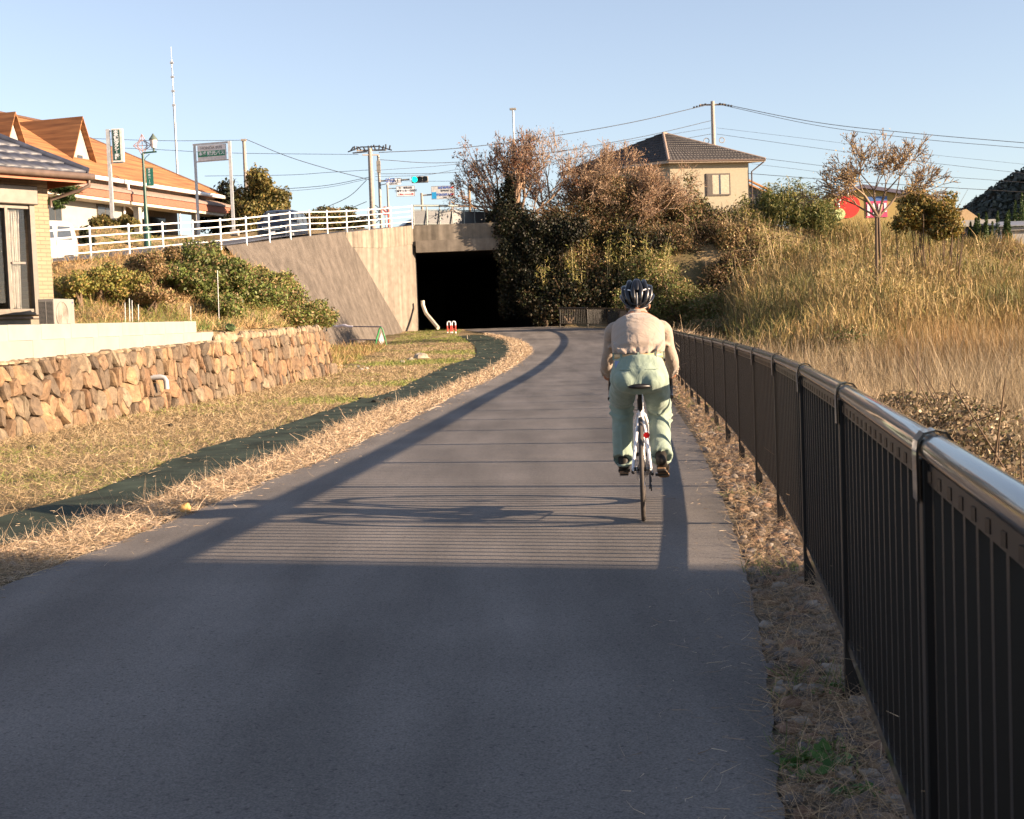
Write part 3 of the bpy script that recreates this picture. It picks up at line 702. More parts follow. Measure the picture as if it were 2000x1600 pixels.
# white concrete block kerb above it
mbk = MB(); 
for lo, hi, off, wd, nm in ((1.03, 1.36, -.26, .86, 0), (1.36, 1.60, -.62, .22, 1)):
    y0 = 10.0; bl = 1.19
    while y0 < 29.6:
        y1 = min(y0+bl, 29.9); k = .34/21
        P = [(xwall(y0)+off+.0, y0+.006), (xwall(y1)+off, y1-.006), (xwall(y1)+off-wd, y1-.006), (xwall(y0)+off-wd, y0+.006)]
        z0 = lo+k*(y0-19)*.4; mbk.prism([(p[0], p[1], z0-.1) for p in P], (0, 0, hi-lo+.1+.003*nm)); y0 = y1
o = mbk.build('block_kerb', mat('white_concrete_block', (.27, .255, .225), .8, var=.06, scale=3, bump=.15), bevel=.006); tag(o, 'clean white concrete block kerb above the stone wall in front of the tan house', 'kerb')
mb = MB()
for y0 in np.arange(10, 40.2, 1.0):
    y1 = min(y0+1.0, 40.25); zt = lambda y: 1.02+.34*np.clip((y-19)/21, -.3, 1)-.03-(.0 if y0 > 29.5 else .12)
    P0 = [(xwall(y0)-.14, y0), (xwall(y1)-.14, y1), (xwall(y1)-1.6, y1), (xwall(y0)-1.6, y0)]
    mb.add([(P0[0][0], y0, zt(y0)), (P0[1][0], y1, zt(y1)), (P0[2][0], y1, zt(y1)+.08), (P0[3][0], y0, zt(y0)+.08)], [(0, 1, 2, 3)])
o = mb.build('terrace_edge', M_ground); tag(o, kind='structure')
# elbow pipe
mb = MB(); c = Vector((xwall(25.2)+.06, 25.2, .62)); mb.tube([c+Vector((-.2, 0, 0)), c+Vector((.07, 0, 0)), c+Vector((.13, 0, -.02)), c+Vector((.155, 0, -.07)), c+Vector((.16, 0, -.22))], .050, 12)
o = mb.build('drain_elbow', mat('grey_pvc', (.34, .35, .36), .4)); tag(o, 'grey plastic elbow pipe sticking out of the stone wall', 'pipe')

# ---- near brown fence -------------------------------------------------------
fe = empty('metal_fence', (2, 12, 0), 0, 'dark brown metal picket fence with rounded top rail along the right side of the path', 'fence')
fs = np.concatenate([[0], np.cumsum(np.hypot(*np.diff(FENCE, axis=0).T))])
def fpt(s_): return np.array([np.interp(s_, fs, FENCE[:, 0]), np.interp(s_, fs, FENCE[:, 1])])
sB = np.interp(4.6, FENCE[:, 1][:200][np.argsort(FENCE[:, 1][:200])], fs[:200][np.argsort(FENCE[:, 1][:200])])
SP = 1.97; kk = int(sB//SP); s0 = sB-kk*SP; posts = []
while s0 < fs[-1]+.01: posts.append(s0); s0 += SP
HF = 1.075
def fz(y): return float(zp(y))
PW = []
for s_ in posts: p = fpt(s_); PW.append(Vector((p[0], p[1], fz(p[1]))))
for i, p in enumerate(PW):
    d = (PW[min(i+1, len(PW)-1)]-PW[max(i-1, 0)]); d.z = 0; d.normalize(); x = Vector((d.y, -d.x, 0))
    M = Matrix((( x.x, d.x, 0, p.x), (x.y, d.y, 0, p.y), (0, 0, 1, p.z), (0, 0, 0, 1)))
    mb = MB(); mb.box((-.026, -.026, -.1), (.026, .026, HF-.05), M); po = mb.build('post', M_bronze, fe, True, bevel=.004 if i < 14 else 0)
    mb = MB(); arc = [(-.036, HF-.13), (-.037, HF-.036), (-.034, HF-.014), (-.022, HF+.002), (0, HF+.007), (.022, HF+.002), (.034, HF-.014), (.037, HF-.036), (.036, HF-.13)]
    for (x0, z0), (x1, z1) in zip(arc[:-1], arc[1:]):
        k0 = .86; 
        V = [M @ Vector(v) for v in ((x0, -.032, z0), (x1, -.032, z1), (x1, .032, z1), (x0, .032, z0), (x0*k0, -.032, z0-.004), (x1*k0, -.032, z1-.004), (x1*k0, .032, z1-.004), (x0*k0, .032, z0-.004))]
        mb.add(V, [(0, 1, 2, 3), (4, 7, 6, 5), (0, 4, 5, 1), (3, 2, 6, 7)], False)
    c = mb.build('cap', M_bronzeg, po); MI = rootm(fe).inverted()
    c.data.transform(MI)
for i in range(len(PW)-1):
    a, b = PW[i], PW[i+1]; d = (b-a).normalized(); far = i > 16
    mb = MB(); e = d*.028
    # top channel and bottom rail
    mb.obox(a+e+Vector((0, 0, HF-.078)), b-e+Vector((0, 0, HF-.078)), .028, .040); mb.cur = 1; mb.obox(a+e+Vector((0, 0, .205)), b-e+Vector((0, 0, .205)), .036, .034); mb.cur = 0
    npk = 16
    for k in range(npk):
        t = (k+.5)/npk; p = a.lerp(b, t); M = Matrix.Translation(p)
        mb.obox(p+Vector((0, 0, .185)), p+Vector((0, 0, HF-.062)), .022, .022, up=tuple(d))
        if not far: mb.obox(p+Vector((-.0175, 0, HF-.080)), p+Vector((.0, 0, HF-.080)), .020, .022)
    mb.build('panel', [M_bronze, M_bronzeg], fe, True)
# elliptical top rail, one continuous piece per span
for i in range(len(PW)-1):
    a, b = PW[i], PW[i+1]; mb = MB(); mb.tube([a+Vector((0, 0, HF-.031)), b+Vector((0, 0, HF-.031))], .030, 20, ry=1.0, up=(0, 0, 1)); mb.build('top_rail', M_bronzeg, fe, True)

# ---- tan house on the left --------------------------------------------------
C0 = Vector((-8.50, 26.0, 1.42)); U = Vector((.59, .807, 0)).normalized(); NN = Vector((U.y, -U.x, 0))
hs = empty('house', tuple(C0), 0, 'tan tiled house with dark blue roof tiles at the left edge of the photo', 'house')
def HP(u, n, z): return C0 + U*u + NN*n + Vector((0, 0, z))   # u along wall (0 at corner, negative towards camera), n outward
def hbox(mb, u0, u1, n0, n1, z0, z1):
    P = [HP(u0, n0, z0), HP(u1, n0, z0), HP(u1, n1, z0), HP(u0, n1, z0)]; mb.prism(P, (0, 0, z1-z0))
m, nt, b = newmat('tan_brick_tile'); L = nt.links; tc = N(nt, 'ShaderNodeTexCoord'); bt = N(nt, 'ShaderNodeTexBrick'); mp = N(nt, 'ShaderNodeMapping'); mp.inputs['Rotation'].default_value = (math.pi/2, 0, 0)
cb = N(nt, 'ShaderNodeCombineXYZ'); sx = N(nt, 'ShaderNodeSeparateXYZ'); L.new(tc.outputs['Object'], sx.inputs[0]); dt = N(nt, 'ShaderNodeVectorMath', operation='DOT_PRODUCT'); L.new(tc.outputs['Object'], dt.inputs[0]); dt.inputs[1].default_value = (.59+.807*.0, .807, 0)
L.new(dt.outputs['Value'], cb.inputs[0]); L.new(sx.outputs[2], cb.inputs[1]); L.new(cb.outputs[0], bt.inputs[0])
bt.inputs['Scale'].default_value = 1; bt.inputs['Brick Width'].default_value = .227; bt.inputs['Row Height'].default_value = .075; bt.inputs['Mortar Size'].default_value = .006
bt.inputs['Color1'].default_value = (.235, .180, .112, 1); bt.inputs['Color2'].default_value = (.27, .205, .13, 1); bt.inputs['Mortar'].default_value = (.18, .14, .095, 1)
L.new(bt.outputs[0], b.inputs['Base Color']); b.inputs['Roughness'].default_value = .8
bp = N(nt, 'ShaderNodeBump'); bp.inputs['Distance'].default_value = .006; bp.invert = True; L.new(bt.outputs['Fac'], bp.inputs['Height']); L.new(bp.outputs[0], b.inputs['Normal']); M_tile = m
mb = MB(); Wn = 7.5
w0, w1, z0, z1 = -2.75, -.40, .50, 2.74
hbox(mb, w1, 0, -.2, 0, .38, 3.0); hbox(mb, -9, w0, -.2, 0, .38, 3.0); hbox(mb, w0, w1, -.2, 0, .38, z0); hbox(mb, w0, w1, -.2, 0, z1, 3.0)
hbox(mb, -.2, 0, -Wn, -.2, .38, 3.0); hbox(mb, -9, -8.8, -Wn, -.2, .38, 3.0); hbox(mb, -8.8, -.2, -Wn, -Wn+.2, .38, 3.0)
mb.build('wall', M_tile, hs, True)
mb = MB(); hbox(mb, -8.97, -.03, -Wn+.03, -.03, -.3, .36); mb.build('foundation', mat('cream_render', (.20, .18, .14), .85), hs, True)
mb = MB(); hbox(mb, -9.02, .02, -.1, .025, .36, .40); hbox(mb, -.1, .02, -Wn, -.1, .36, .40); mb.build('drip_edge', mat('brown_trim', (.16, .11, .08), .5), hs, True)
M_frame = mat('bronze_window_frame', (.11, .092, .075), .4, metal=.2)
mb = MB(); hbox(mb, w0-.06, w1+.10, -.02, .13, z1-.30, z1+.05); wdw = mb.build('window', M_frame, hs, True, bevel=.02)
mb = MB(); hbox(mb, w1-.05, w1+.05, -.05, .06, z0-.02, z1-.302); hbox(mb, w1-.56, w1-.50, -.05, .035, z0, z1-.31); hbox(mb, w1-1.1, w1-1.04, -.05, .035, z0, z1-.31); hbox(mb, w0, w1+.10, -.02, .09, z0-.07, z0-.021); hbox(mb, w0, w1-.052, -.05, .03, z0-.018, z0+.04); hbox(mb, w0, w1-.052, -.05, .03, z1-.37, z1-.305)
mb.build('frame', M_frame, wdw); bpy.data.objects[-1] if False else None
for o_ in [c for c in bpy.data.objects if c.parent == wdw]: o_.data.transform(rootm(hs).inverted())
m, nt, b = newmat('house_window_glass'); b.inputs['Base Color'].default_value = (.9, .9, .9, 1); b.inputs['Transmission Weight'].default_value = 1; b.inputs['Roughness'].default_value = .02; b.inputs['IOR'].default_value = 1.3; M_clear = m
mb = MB(); hbox(mb, w0, w1-.05, -.035, -.03, z0+.04, z1-.37); g_ = mb.build('pane', M_clear, wdw); g_.data.transform(rootm(hs).inverted())
# curtains
V = []; nC = 160
for i in range(nC):
    u = w0+.02+(1.62)*i/(nC-1) if i < 110 else w1-.50+ .34*(i-110)/49
    for j in range(5):
        zz = z1-.38-(z1-z0-.42)*j/4; k = .012*math.sin(i*.9)+.01*math.sin(i*.37); uu = u - (.05*j/4*(i-110)/49 if i >= 110 else 0)
        V.append(HP(uu, -.12+k, zz))
Fq = [[i*5+j, i*5+j+1, (i+1)*5+j+1, (i+1)*5+j] for i in range(nC-1) for j in range(4) if i != 109]
cu = npmesh('curtain', [tuple(v) for v in V], np.array(Fq), mat('sheer_curtain', (.60, .56, .48), .9), wdw, smooth=True); cu.data.transform(rootm(hs).inverted())
mb = MB(); hbox(mb, w0-.3, w1+.3, -1.8, -1.7, .4, 2.9); hbox(mb, w0-.3, w1+.3, -1.7, -.2, .4, .45); mb.build('interior', mat('dim_interior', (.20, .15, .11), .9), hs, True)
mb = MB(); hbox(mb, w1-.46, w1-.18, -.028, .03, z0+.86, z0+.90); x_ = mb.build('handle', M_frame, wdw); x_.data.transform(rootm(hs).inverted())
# roof (hip) with tile courses
m, nt, b = newmat('dark_blue_roof_tile'); L = nt.links; b.inputs['Base Color'].default_value = (.045, .05, .07, 1); b.inputs['Roughness'].default_value = .38
M_btile = mat('dark_blue_roof_tile', (.030, .035, .055), .5, var=.35, scale=6, spec=.6)
def tiled(name, P00, P10, P01, P11, m, parent, nu, nv, h=.035, world=True):
    """roof plane from eave (P00,P10) to ridge (P01,P11) with real overlapping wavy courses"""
    V = []; Fs = []; P00, P10, P01, P11 = map(Vector, (P00, P10, P01, P11)); N_ = (P10-P00).cross(P01-P00).normalized(); N_ = N_ if N_.z > 0 else -N_
    b_ = 0; per = 4
    for j in range(nv):
        v0, v1 = j/nv, (j+1.12)/nv; v1 = min(v1, 1)
        for i in range(nu*per+1):
            u = i/(nu*per); wv = abs(math.sin(math.pi*i/per))*h*.8
            a = P00.lerp(P01, v0).lerp(P10.lerp(P11, v0), u); c = P00.lerp(P01, v1).lerp(P10.lerp(P11, v1), u)
            V += [a+N_*(.001), a+N_*(h+wv), c+N_*(wv*.9+.002)]
        for i in range(nu*per):
            q0 = b_+i*3; q1 = q0+3; Fs += [[q0, q1, q1+1, q0+1], [q0+1, q1+1, q1+2, q0+2]]
        b_ += (nu*per+1)*3
    return npmesh(name, [tuple(v) for v in V], np.array(Fs), m, parent, world=world)
ov = .62; ez = 3.02; pitch = .60; half = (Wn+2*ov)/2; rz_ = ez+half*pitch
e1, e2, e3, e4 = HP(ov*.75, ov, ez), HP(-9-ov, ov, ez), HP(-9-ov, -Wn-ov, ez), HP(ov*.75, -Wn-ov, ez); r1, r2 = HP(ov*.75-half, -Wn/2, rz_), HP(-9-ov+half, -Wn/2, rz_)
tiled('roof', e2, e1, r2, r1, M_btile, hs, 36, 16); tiled('roof', e1, e4, r1, r1, M_btile, hs, 30, 16)
mb = MB(); mb.add([e3, e4, r1, r2], [(0, 1, 2, 3)]); mb.add([e2, e3, r2], [(0, 1, 2)]); mb.build('roof', M_btile, hs, True)
mb = MB(); mb.tube([e1+Vector((0, 0, .04)), r1+Vector((0, 0, .05))], .07, 8); mb.tube([r1+Vector((0, 0, .06)), r2+Vector((0, 0, .06))], .08, 8); mb.build('ridge', M_btile, hs, True)
mb = MB(); mb.prism([e1, e2, e3, e4], (0, 0, -.03)); hbox(mb, -9-ov+.05, ov*.75-.05, ov-.05, ov-.02, ez-.18, ez-.032); hbox(mb, ov*.75-.05, ov*.75-.02, -Wn-ov+.05, ov-.021, ez-.18, ez-.032)
mb.build('soffit', mat('orange_brown_fascia', (.30, .09, .03), .6), hs, True)
M_gut = mat('brown_gutter', (.14, .10, .08), .35)
mb = MB(); mb.tube([HP(-9-ov, ov+.05, ez-.06), HP(ov*.75+.05, ov+.05, ez-.06), HP(ov*.75+.05, -Wn-ov, ez-.06)], .062, 10)
dp = HP(ov*.75+.0, ov+.0, ez-.12); mb.tube([dp, dp+Vector((0, 0, -.10)), dp+Vector((-.12, -.05, -.17)), HP(.03, .04, ez-.45), HP(.03, .04, ez-.6)], .034, 8); mb.build('gutter', M_gut, hs, True)
# AC unit
ac = empty('air_conditioner', (-8.03, 24.55, 1.47), R_(-8), 'cream outdoor air conditioner unit standing by the house corner on the white kerb', 'air conditioner')
M_ac = mat('cream_enamel', (.25, .235, .21), .4, var=.04)
mb = MB(); mb.box((-.30, 0, .05), (0, .80, .63)); mb.build('body', M_ac, ac, bevel=.015)
mb = MB(); mb.box((-.27, .05, 0), (-.03, .12, .05)); mb.box((-.27, .68, 0), (-.03, .75, .05)); mb.build('foot', M_black, ac)
mb = MB(); mb.box((-.285, -.004, .09), (-.02, 0.0, .58)); gb = mb.build('grille', mat('dark_slots', (.03, .03, .03), .8), ac)
mb = MB()
for k in range(23): mb.box((-.29, -.012, .09+k*.022), (-.012, -.005, .101+k*.022))
mb.box((-.16, -.014, .08), (-.145, -.0045, .59)); mb.build('louvre', M_ac, ac)
mb = MB(); mb.torus((.006, .30, .34), .235, .012, 'X', 32, 6)
for k in range(1, 9): mb.torus((.008, .30, .34), .235*k/9, .004, 'X', 28, 4)
mb.build('fan_guard', M_ac, ac)
mb = MB(); mb.tube([(.002, .30, .34), (.004, .30, .34)], .225, 28); mb.build('fan_opening', mat('fan_disc_grey', (.33, .29, .24), .7), ac)  # flat grey disc behind the fan guard
mb = MB(); mb.box((.001, .70, .55), (.004, .74, .58)); mb.build('badge', mat('badge_blue', (.05, .08, .2), .5), ac)

# ---- unseen building added outside the frame on the right to shade the near path -------
ob = empty('shade_building', (34, -12.3, -1.6), R_(-17), 'unseen tall plain building added behind the camera to shade the near path', 'building')
MS = mat('grey_siding', (.30, .29, .27), .8, stretch=(1, 1, .1)); mb = MB(); mb.box((-6, -12, 0), (6, 8.5, 11.5)); mb.build('wall', MS, ob)
mb = MB(); mb.prism([(-6.6, -12.6, 11.5), (6.6, -12.6, 11.5), (0, -12.6, 14)], (0, 21.6, 0)); mb.build('roof', M_btile, ob)
mb = MB()
for k in range(4): mb.box((-6.03, -10+k*4.5, 5), (-6.001, -8+k*4.5, 6.6))
mb.build('window', M_glass, ob)

# ================================================================== UPPER LEVEL, LEFT
# ---- orange-roof building ----------------------------------------------------
A0 = W(140, 345, 73); A0.z = 6.6; A1 = W(432, 372, 88); A1.z = 6.6
U2 = (A1-A0); Lb = U2.length; U2.normalize(); N2 = Vector((U2.y, -U2.x, 0))
A0 = A0-U2*9; Lb += 9
ob = empty('station_building', tuple(A0), 0, 'long white building with a big rusty orange roof and two small roof dormers', 'building')
def BP(u, n, z): return A0+U2*u+N2*n+Vector((0, 0, z-6.6+6.6-A0.z+0)) if False else Vector((A0.x+U2.x*u+N2.x*n, A0.y+U2.y*u+N2.y*n, z))
def bbox(mb, u0, u1, n0, n1, z0, z1): mb.prism([BP(u0, n0, z0), BP(u1, n0, z0), BP(u1, n1, z0), BP(u0, n1, z0)], (0, 0, z1-z0))
EZ = W(150, 341, 73).z; BW = 13; B0z = 6.2
uc = Lb-11.0          # start of the open porch
mb = MB(); bbox(mb, 0, uc, -BW, 0, B0z, EZ-.1); bbox(mb, uc, Lb-.8, -BW, -2.8, B0z, EZ-.1); bbox(mb, uc, Lb-.8, -2.8, 0, 9.25, EZ-.1)
mb.build('wall', M_plaster, ob, True)
M_tan = mat('tan_render', (.42, .32, .21), .8)
mb = MB(); bbox(mb, uc+.05, Lb-.85, -2.79, -2.72, B0z, 9.2); mb.build('porch_wall', M_tan, ob, True)
M_or = mat('rusty_orange_roofing', (.29, .135, .05), .8, var=.35, scale=1.1, stretch=(.35, .35, 6), bump=.25, bscale=8, var2=(.16, .065, .025))
RZ = EZ+4.1; oo = .7
q1, q2, q3, q4 = BP(-oo, oo, EZ), BP(Lb-.3, oo, EZ), BP(Lb-.3, -BW-oo, EZ), BP(-oo, -BW-oo, EZ); t1, t2 = BP(-oo, -BW/2, RZ), BP(Lb-7.0, -BW/2, RZ)
mb = MB(); mb.add([q1, q2, t2, t1], [(0, 1, 2, 3)]); mb.add([q2, q3, t2], [(0, 1, 2)]); mb.add([q3, q4, t1, t2], [(0, 1, 2, 3)]); mb.add([q4, q1, t1], [(0, 1, 2)]); mb.prism([q1, q2, q3, q4], (0, 0, -.12))
mb.build('roof', M_or, ob, True)
mb = MB(); mb.tube([t1+Vector((0, 0, .05)), t2+Vector((0, 0, .05))], .09, 6); mb.tube([q2+Vector((0, 0, .03)), t2], .06, 6); mb.build('ridge', mat('dark_ridge', (.10, .05, .03), .7), ob, True)
mb = MB(); mb.tube([q1+Vector((0, 0, -.08)), q2+Vector((0, 0, -.08))], .12, 8); 
g1 = BP(uc+1.2, .15, EZ-.3); mb.tube([BP(uc-.6, oo, EZ-.15), BP(uc-.6, oo, EZ-.45), BP(uc+1.4, .25, EZ-1.0), BP(uc+1.4, .25, EZ-1.9), BP(uc-.2, .12, 9.0), BP(uc-.2, .12, B0z)], .08, 8)
mb.tube([q2+Vector((0, 0, -.2)), BP(Lb-.6, .1, EZ-.9)], .07, 6); mb.build('gutter', M_white, ob, True)
# two dormers
for px_, py_, Yd in ((84, 214, 70.5), (112, 233, 77)):
    tip = W(px_-14, py_, Yd); ud = (tip-A0).dot(U2); zt = tip.z; wd = 1.35; zb = zt-3.0; nf = -1.6; zf = EZ+(oo-nf)*((RZ-EZ)/(BW/2+oo))
    for nm, poly, m_ in (('dormer_front', [BP(ud, nf, zb+.3), BP(ud, nf, zt-.1), BP(ud+wd*1.5, nf, zb-.6), BP(ud+wd*.2, nf, zb-.6), BP(ud-wd, nf, zb-.6)], M_plaster),):
        mb = MB(); mb.add([BP(ud-wd, nf, zb-.3), BP(ud+wd, nf, zb-.3), BP(ud, nf, zt-.12)], [(0, 1, 2)]); dm = mb.build('dormer', M_plaster, ob, True)
    mb = MB()
    for sgn in (-1, 1):
        e = [BP(ud, nf+.35, zt), BP(ud+sgn*(wd+.3), nf+.35, zb-.6), BP(ud+sgn*(wd+.3), -5.6, zb-.6), BP(ud, -5.6, zt)]
        mb.prism(e, (0, 0, -.1))
    r_ = mb.build('roof', M_or, dm); r_.data.transform(rootm(ob).inverted())
    mb = MB(); bb = [BP(ud-.22, nf+.02, zb+.1), BP(ud+.22, nf+.02, zb+.1), BP(ud+.22, nf+.02, zb+.9), BP(ud-.22, nf+.02, zb+.9)]; mb.prism(bb, tuple(N2*.03)); r_ = mb.build('window', M_glass, dm); r_.data.transform(rootm(ob).inverted())
# canopy with tile course
cz = 9.35; u0c = Lb-20.5
V = []; Fs = []; b_ = 0; nu = 150
for i in range(nu+1):
    u = u0c+(Lb+.2-u0c)*i/nu; k = .07*(i % 2)
    V += [BP(u, 1.25, cz+.02+k), BP(u, .02, cz+.42+k), BP(u, 1.25, cz-.06)]
for i in range(nu): a_ = i*3; Fs += [[a_, a_+3, a_+4, a_+1], [a_+2, a_+5, a_+3, a_]]
npmesh('canopy_tiles', [tuple(v) for v in V], np.array(Fs), mat('brown_grey_tile', (.22, .16, .13), .7), ob, world=True)
mb = MB(); bbox(mb, u0c, Lb+.18, .02, 1.18, cz-.45, cz-.065); mb.build('canopy', mat('red_brown_fascia', (.27, .10, .06), .75, var=.2, stretch=(1, 1, 4)), ob, True)
mb = MB(); bbox(mb, u0c-.0, Lb+.16, .05, 1.10, cz-.62, cz-.455); mb.build('canopy_beam', mat('pale_beam', (.55, .48, .38), .8), ob, True)
for u in (uc+.2, Lb-4.6, Lb-.7):
    mb = MB(); bbox(mb, u-.16, u+.16, .55, .87, B0z, cz-.621); mb.build('pillar', M_plaster, ob, True)
mb = MB(); bbox(mb, uc, Lb-.2, -2.7, .5, B0z, 6.75); mb.build('porch_floor', M_pole, ob, True)
for u0, u1, z0, z1, n_ in ((uc-6.9, uc-5.9, 7.3, 9.0, .0), (uc-2.6, uc-1.2, 7.3, 9.0, .0), (uc+.6, uc+2.0, 7.2, 8.9, -2.72), (uc+3.6, uc+6.2, 7.45, 8.75, -2.72), (uc+6.9, uc+8.6, 7.45, 8.75, -2.72)):
    mb = MB(); bbox(mb, u0-.06, u1+.06, n_, n_+.05, z0-.06, z1+.06); f_ = mb.build('window', M_frame, ob, True); mb = MB(); bbox(mb, u0, (u0+u1)/2-.03, n_+.052, n_+.056, z0, z1); bbox(mb, (u0+u1)/2+.03, u1, n_+.052, n_+.056, z0, z1); g_ = mb.build('pane', M_glass, f_); g_.data.transform(rootm(ob).inverted())
mb = MB(); bbox(mb, uc-9.6, uc-9.25, .02, .12, 8.3, 8.75); mb.tube([BP(uc-9.4, .08, 8.3), BP(uc-9.4, .08, 6.3)], .03, 6); mb.build('meter_box', M_ac, ob, True)

# ---- vehicles ----------------------------------------------------------------
def car(name, label, cat, loc, rz, L, Wd, H, prof, belt, paint, wheel_r=.30, kind='van', wx=(.8, None)):
    """prof: side outline of the roof/bonnet (y from nose=0, z). belt: height of window sill."""
    t = empty(name, tuple(loc), rz, label, cat); hw = Wd/2
    P = sorted(prof); ys = np.array([p[0] for p in P]); zs = np.array([p[1] for p in P])
    st = np.unique(np.concatenate([np.linspace(0, L, 30), ys])); zb = .22
    lv = [0, .12, .5, .88, 1]
    V = []; nr = 0
    for y in st:
        top = float(np.interp(y, ys, zs)); b = min(belt, top-.02); inset = .10*max(0, (top-belt))/(H-belt)
        nose = min(1, (.80+.20*min(1, y/.35)))*min(1, .9+.1*min(1, (L-y)/.2)); h = hw*nose
        ring = [(-h*.93, zb), (-h, zb+.15), (-h, b*.75), (-h*.985, b), (-(h-inset*1.1), top-.10*(top > belt+.2)-.02), (-(h-inset)*.86, top), (0, top+.02), ((h-inset)*.86, top), ((h-inset*1.1), top-.10*(top > belt+.2)-.02), (h*.985, b), (h, b*.75), (h, zb+.15), (h*.93, zb)]
        V += [(x, y, z) for x, z in ring]; nr = len(ring)
    Fs = [(i*nr+j, i*nr+j+1, (i+1)*nr+j+1, (i+1)*nr+j) for i in range(len(st)-1) for j in range(nr-1)] + [tuple(range(nr)), tuple(range((len(st)-1)*nr, len(st)*nr))[::-1]] + [(i*nr+nr-1, i*nr, (i+1)*nr, (i+1)*nr+nr-1) for i in range(len(st)-1)]
    mb = MB(); mb.add(V, Fs, False); mb.build('body', paint, t)
    for sx in (-1, 1):
        for y in (wx[0], wx[1] or L-.75):
            mb = MB(); mb.tube([(sx*(hw-.19), y, wheel_r), (sx*(hw+.012), y, wheel_r)], wheel_r+.05, 20); mb.build('wheel_arch', M_black, t)
            mb = MB(); mb.tube([(sx*(hw-.18), y, wheel_r), (sx*(hw+.02), y, wheel_r)], wheel_r, 22); wh = mb.build('wheel', M_black, t)
            mb = MB(); mb.tube([(sx*(hw+.0), y, wheel_r), (sx*(hw+.03), y, wheel_r)], wheel_r*.66, 18); mb.build('rim', M_steel, wh)
    return t, hw
def pq(mb, pts, th, axis=(1, 0, 0)): mb.prism(pts, tuple(Vector(axis)*th))
M_vw = mat('white_car_paint', (.34, .34, .33), .25, var=.02, coat=.7)
M_navy = mat('dark_navy_car_paint', (.008, .011, .022), .35, var=.1, coat=.25, spec=.3)
M_lens = mat('headlamp_lens', (.75, .78, .8), .1, spec=.9)
rdir = Vector((3.1, 10.0, 0)).normalized()
# white kei van, its nose hidden behind the tan house, facing towards the camera
Lv = W(134, 505, 55.5); 
vloc = Vector((Lv.x-2.0, Lv.y-2.2, float(road_z(54))-.45)); vang = math.atan2(-.50, .866)
van, hw = car('white_van', 'small white delivery van on the raised road beside the tan house corner', 'van', vloc, vang, 3.4, 1.48, 1.9, [(0, .9), (.35, 1.15), (.75, 1.72), (1.1, 1.86), (2.9, 1.9), (3.25, 1.82), (3.4, 1.1)], 1.12, M_vw, .28, wx=(.6, 2.85))
for y0, y1 in ((.75, 1.25), (1.4, 2.15), (2.3, 3.05)):
    mb = MB(); pq(mb, [(hw-.012, y0, 1.14), (hw-.012, y1, 1.14), (hw-.085, y1-.03, 1.66), (hw-.085, y0+.12, 1.66)], .012); mb.build('window', M_glass, van)
mb = MB(); pq(mb, [(hw+.001, 1.36, .4), (hw+.001, 1.375, .4), (hw+.001, 1.375, 1.1), (hw+.001, 1.36, 1.1)], .004); pq(mb, [(hw+.001, 1.5, .98), (hw+.001, 1.62, .98), (hw+.001, 1.62, 1.02), (hw+.001, 1.5, 1.02)], .02); pq(mb, [(hw+.001, 2.23, .4), (hw+.001, 2.24, .4), (hw+.001, 2.24, 1.1), (hw+.001, 2.23, 1.1)], .004); mb.build('door_trim', M_black, van)
mb = MB(); pq(mb, [(hw+.001, 1.85, .62), (hw+.001, 2.3, .62), (hw+.001, 2.3, .82), (hw+.001, 1.85, .82)], .004); mb.build('faded_logo', mat('faded_pink_decal', (.75, .50, .45), .5), van)
mb = MB(); mb.box((.45, 3.38, .75), (.66, 3.42, 1.05)); mb.build('tail_lamp', M_red, van)
# dark minivan coming down the road
dl = W(553, 462, 72.5); dloc = Vector((W(532, 472, 69).x, 69, W(532, 475, 69).z)); dang = R_(-5)
mv, hw = car('dark_minivan', 'dark navy minivan with headlamps facing the camera on the raised road', 'minivan', dloc, dang, 4.4, 1.70, 1.78, [(0, .85), (.15, .98), (.75, 1.10), (1.35, 1.66), (1.8, 1.76), (4.0, 1.78), (4.3, 1.66), (4.4, 1.2)], 1.08, M_navy, .32, wx=(.8, 3.5))
mb = MB(); mb.add([(-.66, .80, 1.13), (.66, .80, 1.13), (.58, 1.33, 1.62), (-.58, 1.33, 1.62), (-.66, .79, 1.15), (.66, .79, 1.15), (.58, 1.32, 1.65), (-.58, 1.32, 1.65)], [(4, 5, 6, 7), (0, 1, 5, 4), (1, 2, 6, 5), (3, 2, 6, 7), (0, 3, 7, 4)]); mb.build('windscreen', M_glass, mv)
for sx in (-1, 1):
    for y0, y1 in ((1.15, 2.1), (2.2, 3.2), (3.3, 4.2)):
        mb = MB(); x0 = sx*(hw-.008); x1 = sx*(hw-.085); pq(mb, [(x0, y0, 1.11), (x0, y1, 1.11), (x1, y1-.04, 1.6), (x1, y0+(.35 if y0 < 1.3 else .04), 1.6)], sx*.012); mb.build('window', M_glass, mv)
    mb = MB(); mb.prism([(sx*.42, -.02, .72), (sx*.72, .06, .72), (sx*.74, .18, .92), (sx*.46, .02, .86)], (0, -.03, 0)); mb.build('headlamp', M_lens, mv)
    mb = MB(); mb.box((min(sx*.86, sx*1.02), 1.12, 1.08), (max(sx*.86, sx*1.02), 1.2, 1.25)); mb.build('mirror', M_navy, mv)
mb = MB()
for k in range(4): mb.box((-.41, -.035, .64+k*.055), (.41, -.01, .665+k*.055))
mb.build('grille', M_silver, mv)
mb = MB(); mb.box((-.165, -.05, .42), (.165, -.03, .58)); mb.build('number_plate', M_signw, mv)
